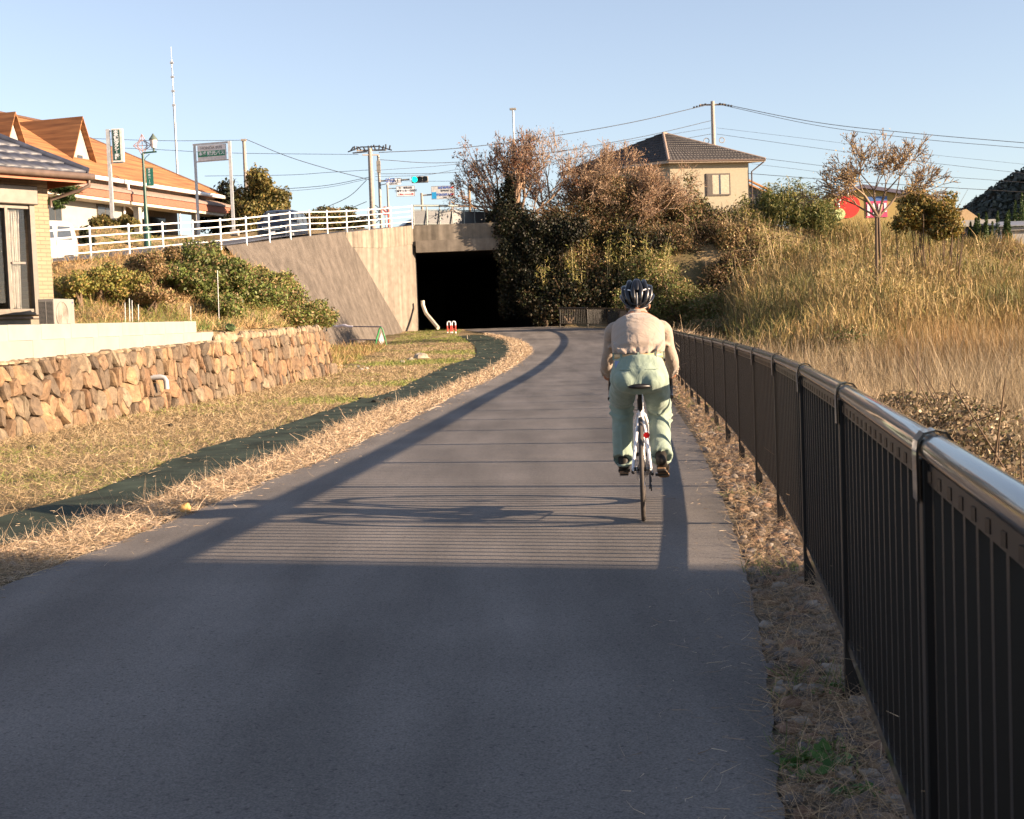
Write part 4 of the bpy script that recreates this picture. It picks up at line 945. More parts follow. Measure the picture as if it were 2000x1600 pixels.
# dark car roof seen low behind the railing near the bridge
cl = Vector((-7.6, 86, 7.0-.25)); ct, hw = car('dark_car', 'dark car with only its roof showing behind the white railing near the bridge', 'car', cl, R_(-68), 4.2, 1.7, 1.45, [(0, .75), (1.1, .95), (1.8, 1.38), (2.6, 1.45), (3.6, 1.2), (4.2, 1.0)], .95, M_navy, .31)
mb = MB(); mb.add([(-.6, 1.15, .99), (.6, 1.15, .99), (.52, 1.75, 1.37), (-.52, 1.75, 1.37)], [(0, 1, 2, 3)]); mb.build('windscreen', M_glass, ct)

# ---- taxi sign pole ----------------------------------------------------------
def signbasis(px0, px1, yaw):   # text plane facing direction yaw
    pass
def frame_at(p, yaw):
    """basis with x along board, y up, z normal; yaw measured so 0 faces -Y"""
    return Matrix.Translation(p) @ Matrix.Rotation(yaw, 4, 'Z') @ Matrix.Rotation(math.pi/2, 4, 'X')
Y1 = 66.0; pb = W(222, 462, Y1); pt = W(210, 253, Y1); pb.x = pt.x = (pb.x+pt.x)/2+.0; pb.z = float(road_z(Y1))-.2
sg = empty('taxi_sign', (pt.x, Y1, pb.z), 0, 'tall vertical green and white Japanese sign on a silver pole before the white building', 'sign')
mb = MB(); mb.obox((pt.x, Y1, pb.z), (pt.x, Y1, pt.z), .16, .16, up=(0, 1, 0)); mb.build('pole', M_silver if False else mat('silver_pole', (.52, .52, .52), .4, metal=.3), sg, True)
bt_ = W(221+8, 252, Y1); bb_ = W(232, 317, Y1); zc = (bt_.z+bb_.z)/2; hh = bt_.z-bb_.z; xc = (bt_.x+bb_.x)/2
M_side = mat('sign_white_metal', (.66, .64, .60), .5)
mb = MB(); mb.box((xc-.26, Y1-.10, zc-hh/2), (xc+.26, Y1+.10, zc+hh/2)); mb.build('box', M_side, sg, True, bevel=.01)
mb = MB(); mb.box((xc-.21, Y1-.112, zc-hh/2+.08), (xc+.13, Y1-.101, zc+hh/2-.05)); mb.build('panel', mat('sign_dark_green', (.015, .06, .045), .5), sg, True)
mb = MB(); mb.box((pt.x, Y1-.02, zc+hh/2-.12), (xc-.26, Y1+.02, zc+hh/2-.07)); mb.box((pt.x, Y1-.02, zc-hh/2-.05), (xc+.2, Y1+.02, zc-hh/2)); mb.build('bracket', M_steel, sg, True)
for k, ch in enumerate('本多観光タクシー本社'):
    ch2 = '|' if ch == 'ー' else ch
    textobj(ch2, .155, frame_at(Vector((xc-.04, Y1-.116, zc+hh/2-.15-k*(hh-.2)/10)), 0), M_signw, 'lettering', sg, bold=.006, xs=1.5 if ch2 != '|' else 1)
# ---- bus sign gantry ---------------------------------------------------------
Y2 = 75.0; bz = float(road_z(75))-.1
gl = W(377, 281, Y2); gr_ = W(445, 277, Y2-.5); tz_ = gr_.z
sg = empty('bus_sign', (gl.x, Y2, bz), 0, 'white bus company sign board with a green band hung in a tall silver frame', 'sign')
mb = MB()
mb.obox((gl.x+.07, Y2, bz), (gl.x+.07, Y2, tz_), .13, .13, up=(0, 1, 0)); mb.obox((gr_.x+.10, Y2-.6, bz), (gr_.x+.10, Y2-.6, tz_), .15, .15, up=(0, 1, 0)); mb.obox((gl.x, Y2, tz_-.03), (gr_.x+.17, Y2-.6, tz_-.03), .12, .09)
mb.obox((gl.x, Y2, tz_-.95), (gr_.x+.1, Y2-.6, tz_-.95), .06, .06); mb.build('frame', mat('silver_frame', (.5, .5, .5), .4, metal=.3), sg, True)
a_ = Vector((gl.x+.27, Y2-.1, 0)); b_ = Vector((gr_.x-.12, Y2-.55, 0)); ang = math.atan2(b_.y-a_.y, b_.x-a_.x); mc = (a_+b_)/2; wb = (b_-a_).length; zc = tz_-.52; hb = .82
MM = Matrix.Translation((mc.x, mc.y, zc)) @ Matrix.Rotation(ang, 4, 'Z')
mb = MB(); mb.box((-wb/2, -.06, -hb/2), (wb/2, .06, hb/2), MM); mb.build('board', mat('sign_grey_white', (.72, .69, .68), .6), sg, True)
mb = MB(); mb.box((-wb/2+.02, -.067, -.20), (wb/2-.03, -.061, .10), MM); mb.build('band', mat('sign_green', (.01, .22, .12), .5), sg, True)
TM = MM @ Matrix.Rotation(math.pi/2, 4, 'X')
textobj('HONDA BUS', .20, TM @ Matrix.Translation((0, .25, .062)), M_ink, 'lettering', sg, xs=1.1)
textobj('本多観光バス', .235, TM @ Matrix.Translation((0, -.05, .070)), M_signw, 'lettering', sg, bold=.006, xs=1.1)
mb = MB(); mb.box((gr_.x-.05, Y2-.85, bz-.05), (gr_.x+.35, Y2-.35, bz+.28)); mb.build('footing', M_pole, sg, True)
# ---- ornate street lamp ------------------------------------------------------
Y3 = 62.0; p = W(283, 470, Y3); z0 = float(road_z(Y3))-.3; ztop = W(277, 300, Y3).z; x0 = (W(289, 465, Y3).x+W(277, 295, Y3).x)/2
sl_ = empty('street_lamp', (x0, Y3, z0), 0, 'dark green ornamental street lamp with a lantern, a fish-shaped metal finial and a green banner', 'street lamp')
mb = MB(); mb.tube([(x0, Y3, z0), (x0, Y3, z0+.9), (x0, Y3, z0+1.0), (x0, Y3, z0+2.4), (x0, Y3, ztop)], [.17, .15, .11, .075, .055], 12); mb.tube([(x0, Y3, z0+.95), (x0, Y3, z0+1.02)], .2, 12); mb.build('pole', M_green, sl_, True)
mb = MB(); za = W(283, 299, Y3).z; mb.obox((x0, Y3, za), (x0+.62, Y3, za+.04), .06, .07); mb.tube([(x0+.03, Y3, za-.38), (x0+.12, Y3, za-.2), (x0+.3, Y3, za-.06)], .015, 6); mb.build('arm', M_green, sl_, True)
xl = x0+.50; mb = MB(); mb.tube([(xl, Y3, za+.06), (xl, Y3, za+.18), (xl, Y3, za+.2)], [.05, .04, .10], 10); mb.tube([(xl, Y3, za+.56), (xl, Y3, za+.60), (xl, Y3, za+.76), (xl, Y3, za+.84)], [.20, .19, .07, .03], 12); mb.build('lantern_cap', mat('grey_green_cap', (.10, .13, .11), .5), sl_, True)
mb = MB(); mb.tube([(xl, Y3, za+.2), (xl, Y3, za+.56)], [.11, .17], 12); mb.build('lantern', mat('frosted_lamp_glass', (.72, .62, .58), .4), sl_, True)
mb = MB(); c = Vector((x0, Y3, ztop+.35)); pk_ = mat('pinkish_cast_metal', (.42, .27, .25), .6)
for a in range(4):
    an = math.pi/2*a; t = c+Vector((math.cos(an)*.40, 0, math.sin(an)*.50)); mb.tube([c, t], .018, 5)
    an2 = an+math.pi/2; t2_ = c+Vector((math.cos(an2)*.40, 0, math.sin(an2)*.50)); m1 = c+(t-c)*.5+(t2_-c)*.5; mb.tube([t, c+(m1-c)*.75, t2_], .018, 5); mb.tube([c+(t-c)*.55, c+(t2_-c)*.55], .015, 5)
mb.torus(tuple(c), .22, .016, 'Y', 20, 5); mb.build('finial', pk_, sl_, True)
mb = MB(); mb.box((x0+.10, Y3-.01, za-1.45), (x0+.42, Y3+.01, za-.68)); mb.tube([(x0, Y3, za-.66), (x0+.45, Y3, za-.66)], .012, 5); mb.tube([(x0, Y3, za-1.47), (x0+.45, Y3, za-1.47)], .012, 5); bn = mb.build('banner', mat('banner_green', (.01, .12, .09), .7), sl_, True)
for k, ch in enumerate('瀬戸田パーク'):
    textobj('|' if ch == 'ー' else ch, .10, frame_at(Vector((x0+.24, Y3-.014, za-.75-k*.118)), 0), M_signw, 'lettering', sl_)
# ---- antenna mast ------------------------------------------------------------
Y4 = 110; pt = W(336, 117, Y4); pbm = W(346, 345, Y4)
mb = MB(); x4 = (pt.x+pbm.x)/2; mb.tube([(x4, Y4, 7), (x4, Y4, pt.z-3.6)], .09, 6); mb.tube([(x4, Y4, pt.z-3.6), (x4, Y4, pt.z)], .05, 6); mb.tube([(x4, Y4, pt.z-.0), (x4, Y4, pt.z+1)], .02, 5)
for k in range(4): mb.box((x4-.12, Y4-.1, pt.z-.3-k*1.1), (x4+.12, Y4+.1, pt.z-.15-k*1.1))
o = mb.build('antenna_mast', M_steel); tag(o, 'very tall thin grey antenna mast rising behind the orange roof', 'mast')
# ---- poles -------------------------------------------------------------------
def upole(name, label, px0, py0, px1, py1, Y, r=.15, zb=6.8):
    a = W(px0, py0, Y); b = W(px1, py1, Y); x = (a.x+b.x)/2; t = empty(name, (x, Y, zb), 0, label, 'utility pole'); mb = MB(); mb.tube([(x, Y, zb), (x, Y, a.z)], [r*1.25, r*.85], 10); mb.build('pole', M_pole, t, True); return t, x, a.z
up1, x1_, z1_ = upole('utility_pole', 'concrete utility pole with a cluster of insulators, beside the traffic signal', 722, 290, 729, 445, 95, .17)
mb = MB(); mb.obox((x1_-.9, 95, z1_-.12), (x1_+1.1, 95.2, z1_-.12), .1, .1); mb.obox((x1_-.5, 94.8, z1_-.45), (x1_+.6, 95.1, z1_-.45), .08, .08); mb.obox((x1_-1.2, 95.4, z1_-.22), (x1_-.2, 95, z1_-.22), .1, .08); mb.build('crossarm', M_pole, up1, True)
mb = MB(); q = np.random.default_rng(3)
for k in range(12):
    xx = x1_-1.3+k*.24; mb.tube([(xx, 95, z1_-.1), (xx+.1*q.normal(), 95, z1_+.12+.12*q.random())], .05, 6)
for sgn in (-1, 1): mb.tube([(x1_, 95, z1_+.1), (x1_+sgn*.6, 95, z1_+.12), (x1_+sgn*1.5, 95, z1_-.18)], .045, 5)
for k in range(3): mb.torus((x1_+.1, 95, z1_-4.7+k*.25), .35, .03, 'Y', 16, 5); 
mb.build('crossarm', M_wire, up1, True)
up2, x2_, z2_ = upole('utility_pole', 'tall utility pole rising behind the hip-roofed cream house', 1390, 198, 1396, 300, 108, .17, 6)
mb = MB(); mb.obox((x2_-1.0, 108, z2_-.25), (x2_+1.0, 108.2, z2_-.25), .1, .12); mb.torus((x2_-.55, 108, z2_-3.0), .2, .03, 'Y', 14, 4); mb.torus((x2_+.65, 108, z2_-3.0), .2, .03, 'Y', 14, 4); mb.build('crossarm', M_pole, up2, True)
mb = MB()
for sgn in (-1, 1):
    for k in range(5): mb.tube([(x2_+sgn*(.5+k*.22), 108, z2_-.22-.04*k), (x2_+sgn*(.62+k*.22), 108, z2_-.2-.06*k)], .075, 6)
mb.build('crossarm', M_wire, up2, True)
up3, x3_, z3_ = upole('utility_pole', 'plain slender pole rising behind the bamboo clump beside the bus sign', 478, 272, 482, 430, 92, .13)
mb = MB(); mb.box((x3_-.16, 91.84, z3_-.12), (x3_+.16, 92.16, z3_)); mb.build('cap', M_pole, up3, True)
Y5 = 96; x5 = W(742, 380, Y5).x; z5 = W(740, 303, Y5).z
# traffic signal
ts = empty('traffic_signal', (x5, Y5, 6.8), 0, 'horizontal traffic signal with its green lamp lit on a pale pole arm', 'traffic signal')
mb = MB(); mb.tube([(x5, Y5, 6.8), (x5, Y5, z5)], [.12, .09], 10); zA = W(770, 353, Y5).z; xe = W(800, 352, Y5).x; mb.tube([(x5, Y5, zA), (xe, Y5, zA+.05)], .05, 8); mb.tube([(x5, Y5, zA-.28), (xe-.6, Y5, zA-.02)], .03, 6); mb.box((x5-.13, Y5-.2, z5-1.2), (x5+.13, Y5+.1, z5-.4)); mb.build('pole', M_ac, ts, True)
xs_ = W(804, 352, Y5).x; zs_ = W(818, 351, Y5).z
mb = MB(); mb.box((xs_, Y5-.12, zs_-.22), (xs_+1.15, Y5+.12, zs_+.22)); hb_ = mb.build('housing', M_ac, ts, True, bevel=.05)
for k, (c_, e_) in enumerate((((.02, .5, .35), 2.2), ((.02, .02, .02), 0), ((.02, .02, .02), 0))):
    cx_ = xs_+.22+k*.36; mb = MB(); mb.tube([(cx_, Y5-.125, zs_), (cx_, Y5-.15, zs_)], .17, 18)
    l_ = mb.build('lens', mat('green_signal_lens' if k == 0 else 'unlit_signal_lens', c_, .3, var=.0, emit=((.0, .9, .62), e_) if e_ else None), hb_); l_.data.transform(rootm(ts).inverted())
    mb = MB(); arc_ = [Vector((cx_+.19*math.cos(a), 0, zs_+.19*math.sin(a))) for a in np.linspace(-.3, math.pi+.3, 12)]
    for a_, b_ in zip(arc_[:-1], arc_[1:]): mb.quad((a_.x, Y5-.12, a_.z), (b_.x, Y5-.12, b_.z), (b_.x, Y5-.38, b_.z), (a_.x, Y5-.38, a_.z))
    v_ = mb.build('visor', M_ac, hb_); v_.data.transform(rootm(ts).inverted())
# hanging place-name board on the signal arm
def board(name, label, pxa, pya, pxb, pyb, Y, lines, face=M_signw, poles=(), extra=None, back=None, border=None):
    a = W(pxa, pya, Y); b = W(pxb, pyb, Y); x0, x1, zt, zb = a.x, b.x, a.z, b.z; zm = (zt+zb)/2; xm = (x0+x1)/2
    t = empty(name, (xm, Y, zb), 0, label, 'sign'); mb = MB(); mb.box((x0, Y-.03, zb), (x1, Y+.03, zt)); mb.build('board', face, t, True, bevel=.01)
    if border:
        mb = MB(); w_ = .03
        for bx in (((x0, zt-w_), (x1, zt)), ((x0, zb), (x1, zb+w_)), ((x0, zb+w_), (x0+w_, zt-w_)), ((x1-w_, zb+w_), (x1, zt-w_))): mb.box((bx[0][0], Y-.036, bx[0][1]), (bx[1][0], Y-.031, bx[1][1]))
        mb.build('border', border, t, True)
    for txt, fx, fz_, sz, m_ in lines: textobj(txt, sz, frame_at(Vector((x0+(x1-x0)*fx, Y-.038, zb+(zt-zb)*fz_)), 0), m_, 'lettering', t, bold=.004)
    return t, (x0, x1, zb, zt)
M_bl = mat('blue_lettering', (.05, .12, .45), .5)
t, bx = board('road_sign', 'small white place-name board with blue and black lettering, left of the green signal lamp', 754, 349, 783, 361, 95.7, [('学園', .26, .60, .36, M_bl), ('入口', .74, .60, .36, M_ink), ('Gakuen Ent.', .5, .18, .12, M_ink)])
mb = MB(); mb.tube([(bx[0]+.2, 95.75, bx[3]-.1), (bx[0]+.2, 96, bx[3]+.1)], .03, 5); mb.build('bracket', M_ac, t, True)
Y6 = 92; t, bx = board('road_sign', 'white direction board with black text and a red arrow pointing right, on a slim post', 774, 364, 811, 383, Y6, [('港・市民病院', .5, .80, .15, M_ink), ('三島サッカー公園前', .5, .52, .165, M_ink), ('1.5km', .24, .2, .14, M_red)], border=M_steel)
xp = W(758, 400, Y6).x
mb = MB(); mb.tube([(xp, Y6+.1, 6.8), (xp, Y6+.1, bx[3]+.15)], .07, 8); mb.obox((xp, Y6+.08, bx[3]-.12), (bx[1], Y6+.08, bx[3]-.12), .05, .05); mb.build('post', M_ac, t, True)
mb = MB(); za = bx[2]+(bx[3]-bx[2])*.2; mb.box((bx[0]+.55, Y6-.045, za-.02), (bx[1]-.15, Y6-.035, za+.02)); mb.prism([(bx[1]-.2, Y6-.035, za-.07), (bx[1]-.05, Y6-.035, za), (bx[1]-.2, Y6-.035, za+.07)], (0, -.01, 0)); mb.build('arrow', M_red, t, True)
Y7 = 90; t, bx = board('road_sign', 'wide grey-white direction board with a blue square and two dark red arrows', 842, 364, 889, 388, Y7, [('市役所案内', .58, .84, .18, M_bl), ('瀬戸内大橋', .58, .62, .11, M_ink), ('海浜公園入口', .56, .32, .18, M_bl), ('500m', .58, .12, .10, M_ink)], face=mat('grey_white_face', (.52, .53, .53), .5), border=M_steel)
xp = W(824, 400, Y7).x
mb = MB(); zt_ = W(824, 377, Y7).z; mb.tube([(xp, Y7+.1, 6.8), (xp, Y7+.1, zt_)], .08, 8); mb.tube([(xp, Y7+.1, zt_-.15), (bx[0]+.5, Y7+.1, zt_-.1)], .05, 8); mb.build('post', M_pole, t, True)
mb = MB(); mb.box((bx[0]+.03, Y7-.040, bx[2]+.03), (bx[0]+.32, Y7-.034, bx[2]+.46)); mb.build('blue_square', mat('sky_blue_paint', (.02, .30, .62), .5), t, True)
mb = MB()
for fz_ in (.85, .33):
    za = bx[2]+(bx[3]-bx[2])*fz_; mb.box((bx[1]-.26, Y7-.045, za-.03), (bx[1]-.14, Y7-.035, za+.03)); mb.prism([(bx[1]-.16, Y7-.035, za-.07), (bx[1]-.04, Y7-.035, za+.02), (bx[1]-.16, Y7-.035, za+.08)], (0, -.01, 0))
mb.build('arrow', M_red, t, True)
# no-entry style round sign + red/white post
Y8 = 90.5; c = W(752, 412, Y8); rs_ = empty('round_sign', (c.x, Y8, 6.8), 0, 'round red-ringed traffic sign with a slanted bar behind the white railing', 'sign')
mb = MB(); mb.tube([(c.x, Y8, c.z), (c.x, Y8+.02, c.z)], .26, 20); mb.build('disc', M_signw, rs_, True)
mb = MB(); mb.torus((c.x, Y8-.01, c.z), .24, .035, 'Y', 24, 6); mb.obox((c.x-.17, Y8-.01, c.z+.17), (c.x+.17, Y8-.01, c.z-.17), .02, .05); mb.build('ring', M_red, rs_, True)
mb = MB(); mb.tube([(c.x, Y8+.06, 6.8), (c.x, Y8+.06, c.z+.3)], .035, 8); mb.build('post', M_ac, rs_, True)
Y8b = 89; c = W(759, 430, Y8b); mb = MB(); mb.tube([(c.x, Y8b, 6.8), (c.x, Y8b, c.z+.55)], .06, 10); o = mb.build('marker_post', M_red); tag(o, 'short red marker post beside the round sign behind the railing', 'post')
# street light far right of the bridge
Y9 = 120; a = W(1001, 214, Y9); b = W(1005, 280, Y9); x9 = (a.x+b.x)/2
sl2 = empty('street_light', (x9, Y9, 6.8), 0, 'tall thin street light pole rising above the bare trees', 'street light')
mb = MB(); mb.tube([(x9, Y9, 6.8), (x9, Y9, a.z)], [.12, .08], 8); mb.build('pole', M_steel, sl2, True)
mb = MB(); mb.box((x9-.28, Y9-.12, a.z-.06), (x9+.28, Y9+.12, a.z+.12)); mb.build('lamp_head', M_ac, sl2, True, bevel=.03)
Y9 = 100; a = W(915, 364, Y9); mb = MB(); mb.tube([(a.x, Y9, 6.8), (a.x+.05, Y9, a.z)], .09, 8); o = mb.build('timber_post', M_wood); tag(o, 'bare wooden post behind the bridge parapet, next to the bare tree', 'post')
# ---- wires -------------------------------------------------------------------
def wire(P, Ys, r=.022, sag=0):
    n = len(P); pts = [W(px, py, Yy) for (px, py), Yy in zip(P, Ys)]; out = []
    cc = catmull([tuple(p) for p in pts], 8) if n > 2 else np.array([np.array(pts[0])*(1-t)+np.array(pts[1])*t for t in np.linspace(0, 1, 14)])
    if sag: t = np.linspace(0, 1, len(cc)); cc[:, 2] -= sag*4*t*(1-t)
    mb = MB(); mb.tube([tuple(c) for c in cc], r, 5); return mb.build('power_line', M_wire)
WL = [([(740,298),(890,290),(1060,269),(1230,240),(1382,205)], (95,98,101,104,108), .035, 'upper overhead cable sagging from the signal-side pole to the pole behind the cream house'),
 ([(740,312),(870,318),(1060,300),(1250,268),(1388,236)], (95,98,101,104,108), .028, 'second overhead cable between the two utility poles, just under the topmost one'),
 ([(733,340),(900,336),(1100,312),(1388,262)], (95,98,103,108), .024, 'lowest sagging cable between the two utility poles'),
 ([(733,333),(880,322),(1100,296),(1388,250)], (95,98,103,108), .018, 'thin middle cable between the two utility poles'),
 ([(1404,202),(1600,240),(1800,262),(2010,280)], (108,108,108,108), .035, 'thick uppermost cable running right from the pole behind the cream house'),
 ([(1404,204),(1600,246),(1800,272),(2010,290)], (108,108,108,108), .028, 'second cable running right just under the thick uppermost one'),
 ([(1400,262),(1600,290),(1800,316),(2010,340)], (108,108,108,108), .02, 'cable crossing the sky right of the cream house above the bare tree crown'),
 ([(1400,250),(1600,274),(1800,300),(2010,322)], (108,108,108,108), .014, 'very thin cable crossing the upper sky on the right'),
 ([(1485,309),(1700,334),(2010,357)], (110,110,110), .022, 'cable starting beside the cream house eave and passing through the bare tree crown'),
 ([(1461,339),(1700,357),(2010,376)], (110,110,110), .030, 'lowest dark cable running right from the cream house wall'),
 ([(1468,320),(1560,331),(1660,344)], (110,110,110), .016, 'short cable from the cream house towards the bamboo tops'),
 ([(475,274),(320,275),(160,270)], (92,92,92), .022, 'cable running left from the slender pole over the orange roof'),
 ([(480,272),(560,305),(640,330),(725,352)], (92,93,94,95), .030, 'cable slanting down from the slender pole top to the signal-side pole'),
 ([(160,286),(300,292),(450,299),(700,302)], (95,95,95,95), .022, 'cable crossing behind the bus sign to the insulator cluster'),
 ([(400,344),(560,342),(640,337),(722,332)], (95,95,95,95), .022, 'cable low in the sky left of the signal-side pole'),
 ([(545,370),(640,362),(722,346)], (95,95,95), .026, 'short dark cable rising right into the signal-side pole'),
 ([(545,375),(640,366),(722,349)], (95,95,95), .018, 'thin short cable just under the dark one left of the signal-side pole'),
 ([(620,412),(680,385),(716,352)], (95,95,95), .03, 'guy cable slanting up steeply to the signal-side pole'),
 ([(680,409),(716,394)], (95,95), .03, 'short guy cable just left of the signal-side pole foot'),
 ([(733,352),(830,354),(900,354)], (95,95,95), .018, 'thin cable level with the traffic signal'),
 ([(733,345),(830,342),(900,330),(1000,318)], (95,96,97,98), .018, 'thin cable above the traffic signal towards the bare tree')]
for P, Ys, r, lb in WL: o = wire(P, Ys, r*.72); tag(o, lb, 'cable', 'overhead cables')

# ================================================================== RIGHT SIDE BUILDINGS
# ---- hip-roofed cream house ---------------------------------------------------
Yh = 90; cR = W(1308, 320, Yh); eR = W(1462, 320, Yh+1.0); zr_ = W(1345, 273, Yh+4).z
CH = Vector((cR.x, Yh, 3.0)); UU = Vector((eR.x-cR.x, 1.0, 0)); Lh = UU.length; UU.normalize(); VVn = Vector((-.80, .60, 0)).normalized()
h2 = empty('house', tuple(CH), 0, 'cream two-storey house with a brown hip roof behind the trees', 'house')
def QP(u, v, z): return Vector((CH.x+UU.x*u+VVn.x*v, CH.y+UU.y*u+VVn.y*v, z))
eZ = W(1308, 317, Yh).z; D2 = 7.0
M_cr = mat('cream_siding', (.33, .29, .21), .8, var=.05)
mb = MB(); mb.prism([QP(0, 0, 3), QP(Lh, 0, 3), QP(Lh, D2, 3), QP(0, D2, 3)], (0, 0, eZ-3)); mb.build('wall', M_cr, h2, True)
o_ = .75; orr = .45; a1, a2, a3, a4 = QP(-o_, -o_, eZ+.05), QP(Lh+orr, -o_, eZ+.05), QP(Lh+orr, D2+o_, eZ+.05), QP(-o_, D2+o_, eZ+.05); rr1 = QP(Lh*.52, D2*.5, zr_+.3); rr2 = QP(Lh*.62, D2*.55, zr_+.3)
M_bt = mat('brown_grey_roof_tile', (.045, .040, .040), .6, var=.25, scale=4)
tiled('roof', a1, a2, rr1, rr2, M_bt, h2, 26, 12, .05); tiled('roof', a4, a1, rr1, rr1, M_bt, h2, 26, 12, .05)
mb = MB(); mb.add([a2, a3, rr2], [(0, 1, 2)]); mb.add([a3, a4, rr1, rr2], [(0, 1, 2, 3)]); mb.build('roof', M_bt, h2, True)
mb = MB(); mb.tube([a1, rr1], .11, 6); mb.tube([rr1, rr2], .12, 6); mb.tube([a2, rr2], .1, 6); mb.build('ridge', mat('ridge_tile', (.30, .22, .17), .6), h2, True)
mb = MB(); mb.prism([a1, a2, a3, a4], (0, 0, -.16)); mb.build('soffit', mat('pale_soffit', (.40, .33, .26), .7), h2, True)
mb = MB(); mb.tube([a1+Vector((0, 0, -.05)), a2+Vector((0, 0, -.05))], .07, 6); mb.tube([QP(Lh+.5, -.6, eZ-.1), QP(Lh+.1, -.1, eZ-.7), QP(Lh+.1, -.1, 3)], .05, 6); mb.build('gutter', M_gut, h2, True)
wa, wb_ = W(1382, 341, Yh), W(1425, 377, Yh); ua = (wa.x-CH.x)/UU.x; ub = (wb_.x-CH.x)/UU.x
mb = MB(); mb.prism([QP(ua-.1, -.001, wb_.z-.1), QP(ub+.1, -.001, wb_.z-.1), QP(ub+.1, -.10, wb_.z-.1), QP(ua-.1, -.10, wb_.z-.1)], (0, 0, wa.z-wb_.z+.2)); f_ = mb.build('window', M_frame, h2, True)
for u0, u1, m_ in ((ua-.05, ua+.25, M_frame), (ua+.28, (ua+ub)/2, mat('curtained_glass', (.42, .36, .27), .3)), ((ua+ub)/2+.14, ub, bpy.data.materials['curtained_glass'] if 'curtained_glass' in bpy.data.materials else M_glass), ((ua+ub)/2+.005, (ua+ub)/2+.13, M_glass)):
    mb = MB(); mb.prism([QP(u0, -.101, wb_.z), QP(u1, -.101, wb_.z), QP(u1, -.115, wb_.z), QP(u0, -.115, wb_.z)], (0, 0, wa.z-wb_.z)); g_ = mb.build('pane', m_, f_); g_.data.transform(rootm(h2).inverted())
# second low roof (corrugated) right of it
Yc = 99; r0, r1_ = W(1462, 352, Yc), W(1500, 372, Yc); sh = empty('shed', (r0.x, Yc, 3), 0, 'small shed with a dark corrugated wall and orange-edged roof right of the cream house', 'shed')
mb = MB()
nn = 14
for k in range(nn):
    x0 = r0.x-.3+(r1_.x-r0.x+.3)*k/nn; x1 = x0+(r1_.x-r0.x+.3)/nn*.6; mb.box((x0, Yc-.04-.05*(k % 2), 3), (x1+.06, Yc+4+.01*k, W(1480, 360+k, Yc).z-.15))
mb.build('wall', mat('dark_corrugated', (.09, .085, .09), .5, metal=.2), sh, True)
mb = MB(); mb.obox(r0+Vector((-1.2, -.3, .55)), r1_+Vector((.2, -.3, -.1)), .4, .1); mb.obox(r0+Vector((-1.2, 3, .55)), r1_+Vector((.2, 3, -.1)), 4, .1); mb.build('roof', mat('orange_edge', (.55, .26, .10), .6), sh, True)
# hidden-side roof glimpsed between the bare trees
rz2 = W(1165, 372, 98); g2 = empty('farm_shed', (rz2.x, 98, 3), 0, 'grey corrugated shed roof glimpsed through the bare tree branches', 'shed')
mb = MB(); mb.box((rz2.x-1.2, 98, 3), (rz2.x+4.2, 103, rz2.z-1.9)); mb.build('wall', mat('dull_red_wall', (.16, .07, .06), .8), g2, True)
mb = MB(); mb.prism([(rz2.x-1.6, 97.5, rz2.z-2.0), (rz2.x+4.6, 97.5, rz2.z-2.0), (rz2.x+.8, 97.5, rz2.z)], (0, 6, 0)); mb.build('roof', mat('grey_corrugated', (.22, .19, .17), .6, stretch=(8, 1, 1)), g2, True)
# ---- yellow gabled hall with mural --------------------------------------------
Yy = 125; ga = W(1683, 368, Yy); gl_ = W(1622, 384, Yy); gr2 = W(1800, 392, Yy)
yb = empty('yellow_hall', (ga.x, Yy, 2), 0, 'yellow gabled building with a big red apple mural behind the reeds', 'building')
M_yel = mat('yellow_wall_paint', (.36, .26, .09), .8, var=.06)
def yz(x): return ga.z-(abs(x-ga.x))*(.27 if x < ga.x else .19)
xl, xr = gl_.x, ga.x+(gr2.x-ga.x)
mb = MB(); mb.prism([(xl, Yy, 2), (xr, Yy, 2), (xr, Yy, yz(xr)), (ga.x, Yy, ga.z), (xl, Yy, yz(xl))], (0, 18, 0)); mb.build('wall', M_yel, yb, True)
M_pr = mat('purple_grey_roof', (.10, .09, .13), .6)
mb = MB()
for x_, sg_ in ((xl-.6, -1), (xr+.6, 1)):
    e = Vector((x_, Yy-.5, yz(x_))); t = Vector((ga.x, Yy-.5, ga.z)); mb.prism([e, t, t+Vector((0, 0, .32)), e+Vector((0, 0, .32))], (0, 19, 0))
mb.build('roof', M_pr, yb, True)
ac_ = W(1655, 402, Yy); mb = MB(); V = [];
for k in range(36):
    a = 2*math.pi*k/36; r = 1.12*(1-.10*abs(math.sin(a-.0))*(1 if math.sin(a) > 0.6 else 0)); V.append((ac_.x+r*1.0*math.cos(a), Yy-.03, ac_.z+r*1.0*math.sin(a)-(.18 if abs(math.cos(a)) < .2 and math.sin(a) > 0 else 0)))
mb.prism(V, (0, -.03, 0)); mb.build('apple_mural', mat('mural_red', (.62, .03, .02), .6), yb, True)
mb = MB(); mb.tube([(ac_.x-.78, Yy-.07, ac_.z-.1), (ac_.x-.82, Yy-.07, ac_.z+.3), (ac_.x-.62, Yy-.07, ac_.z+.62)], .09, 5); mb.tube([(ac_.x, Yy-.07, ac_.z+.8), (ac_.x+.12, Yy-.07, ac_.z+1.25)], .05, 5); mb.build('apple_highlight', M_signw, yb, True)
lc = W(1640, 418, Yy); mb = MB(); mb.tube([(lc.x, Yy-.04, lc.z), (lc.x, Yy-.07, lc.z)], .50, 18); o_ = mb.build('pale_green_disc', mat('mural_pale_green', (.55, .62, .28), .7), yb, True)
pa, pb_ = W(1691, 385, Yy), W(1733, 424, Yy)
mb = MB(); mb.box((pa.x, Yy-.06, pb_.z), (pb_.x, Yy-.01, pa.z-.4)); mb.build('pink_panel', mat('mural_pink', (.60, .06, .16), .6), yb, True)
mb = MB()
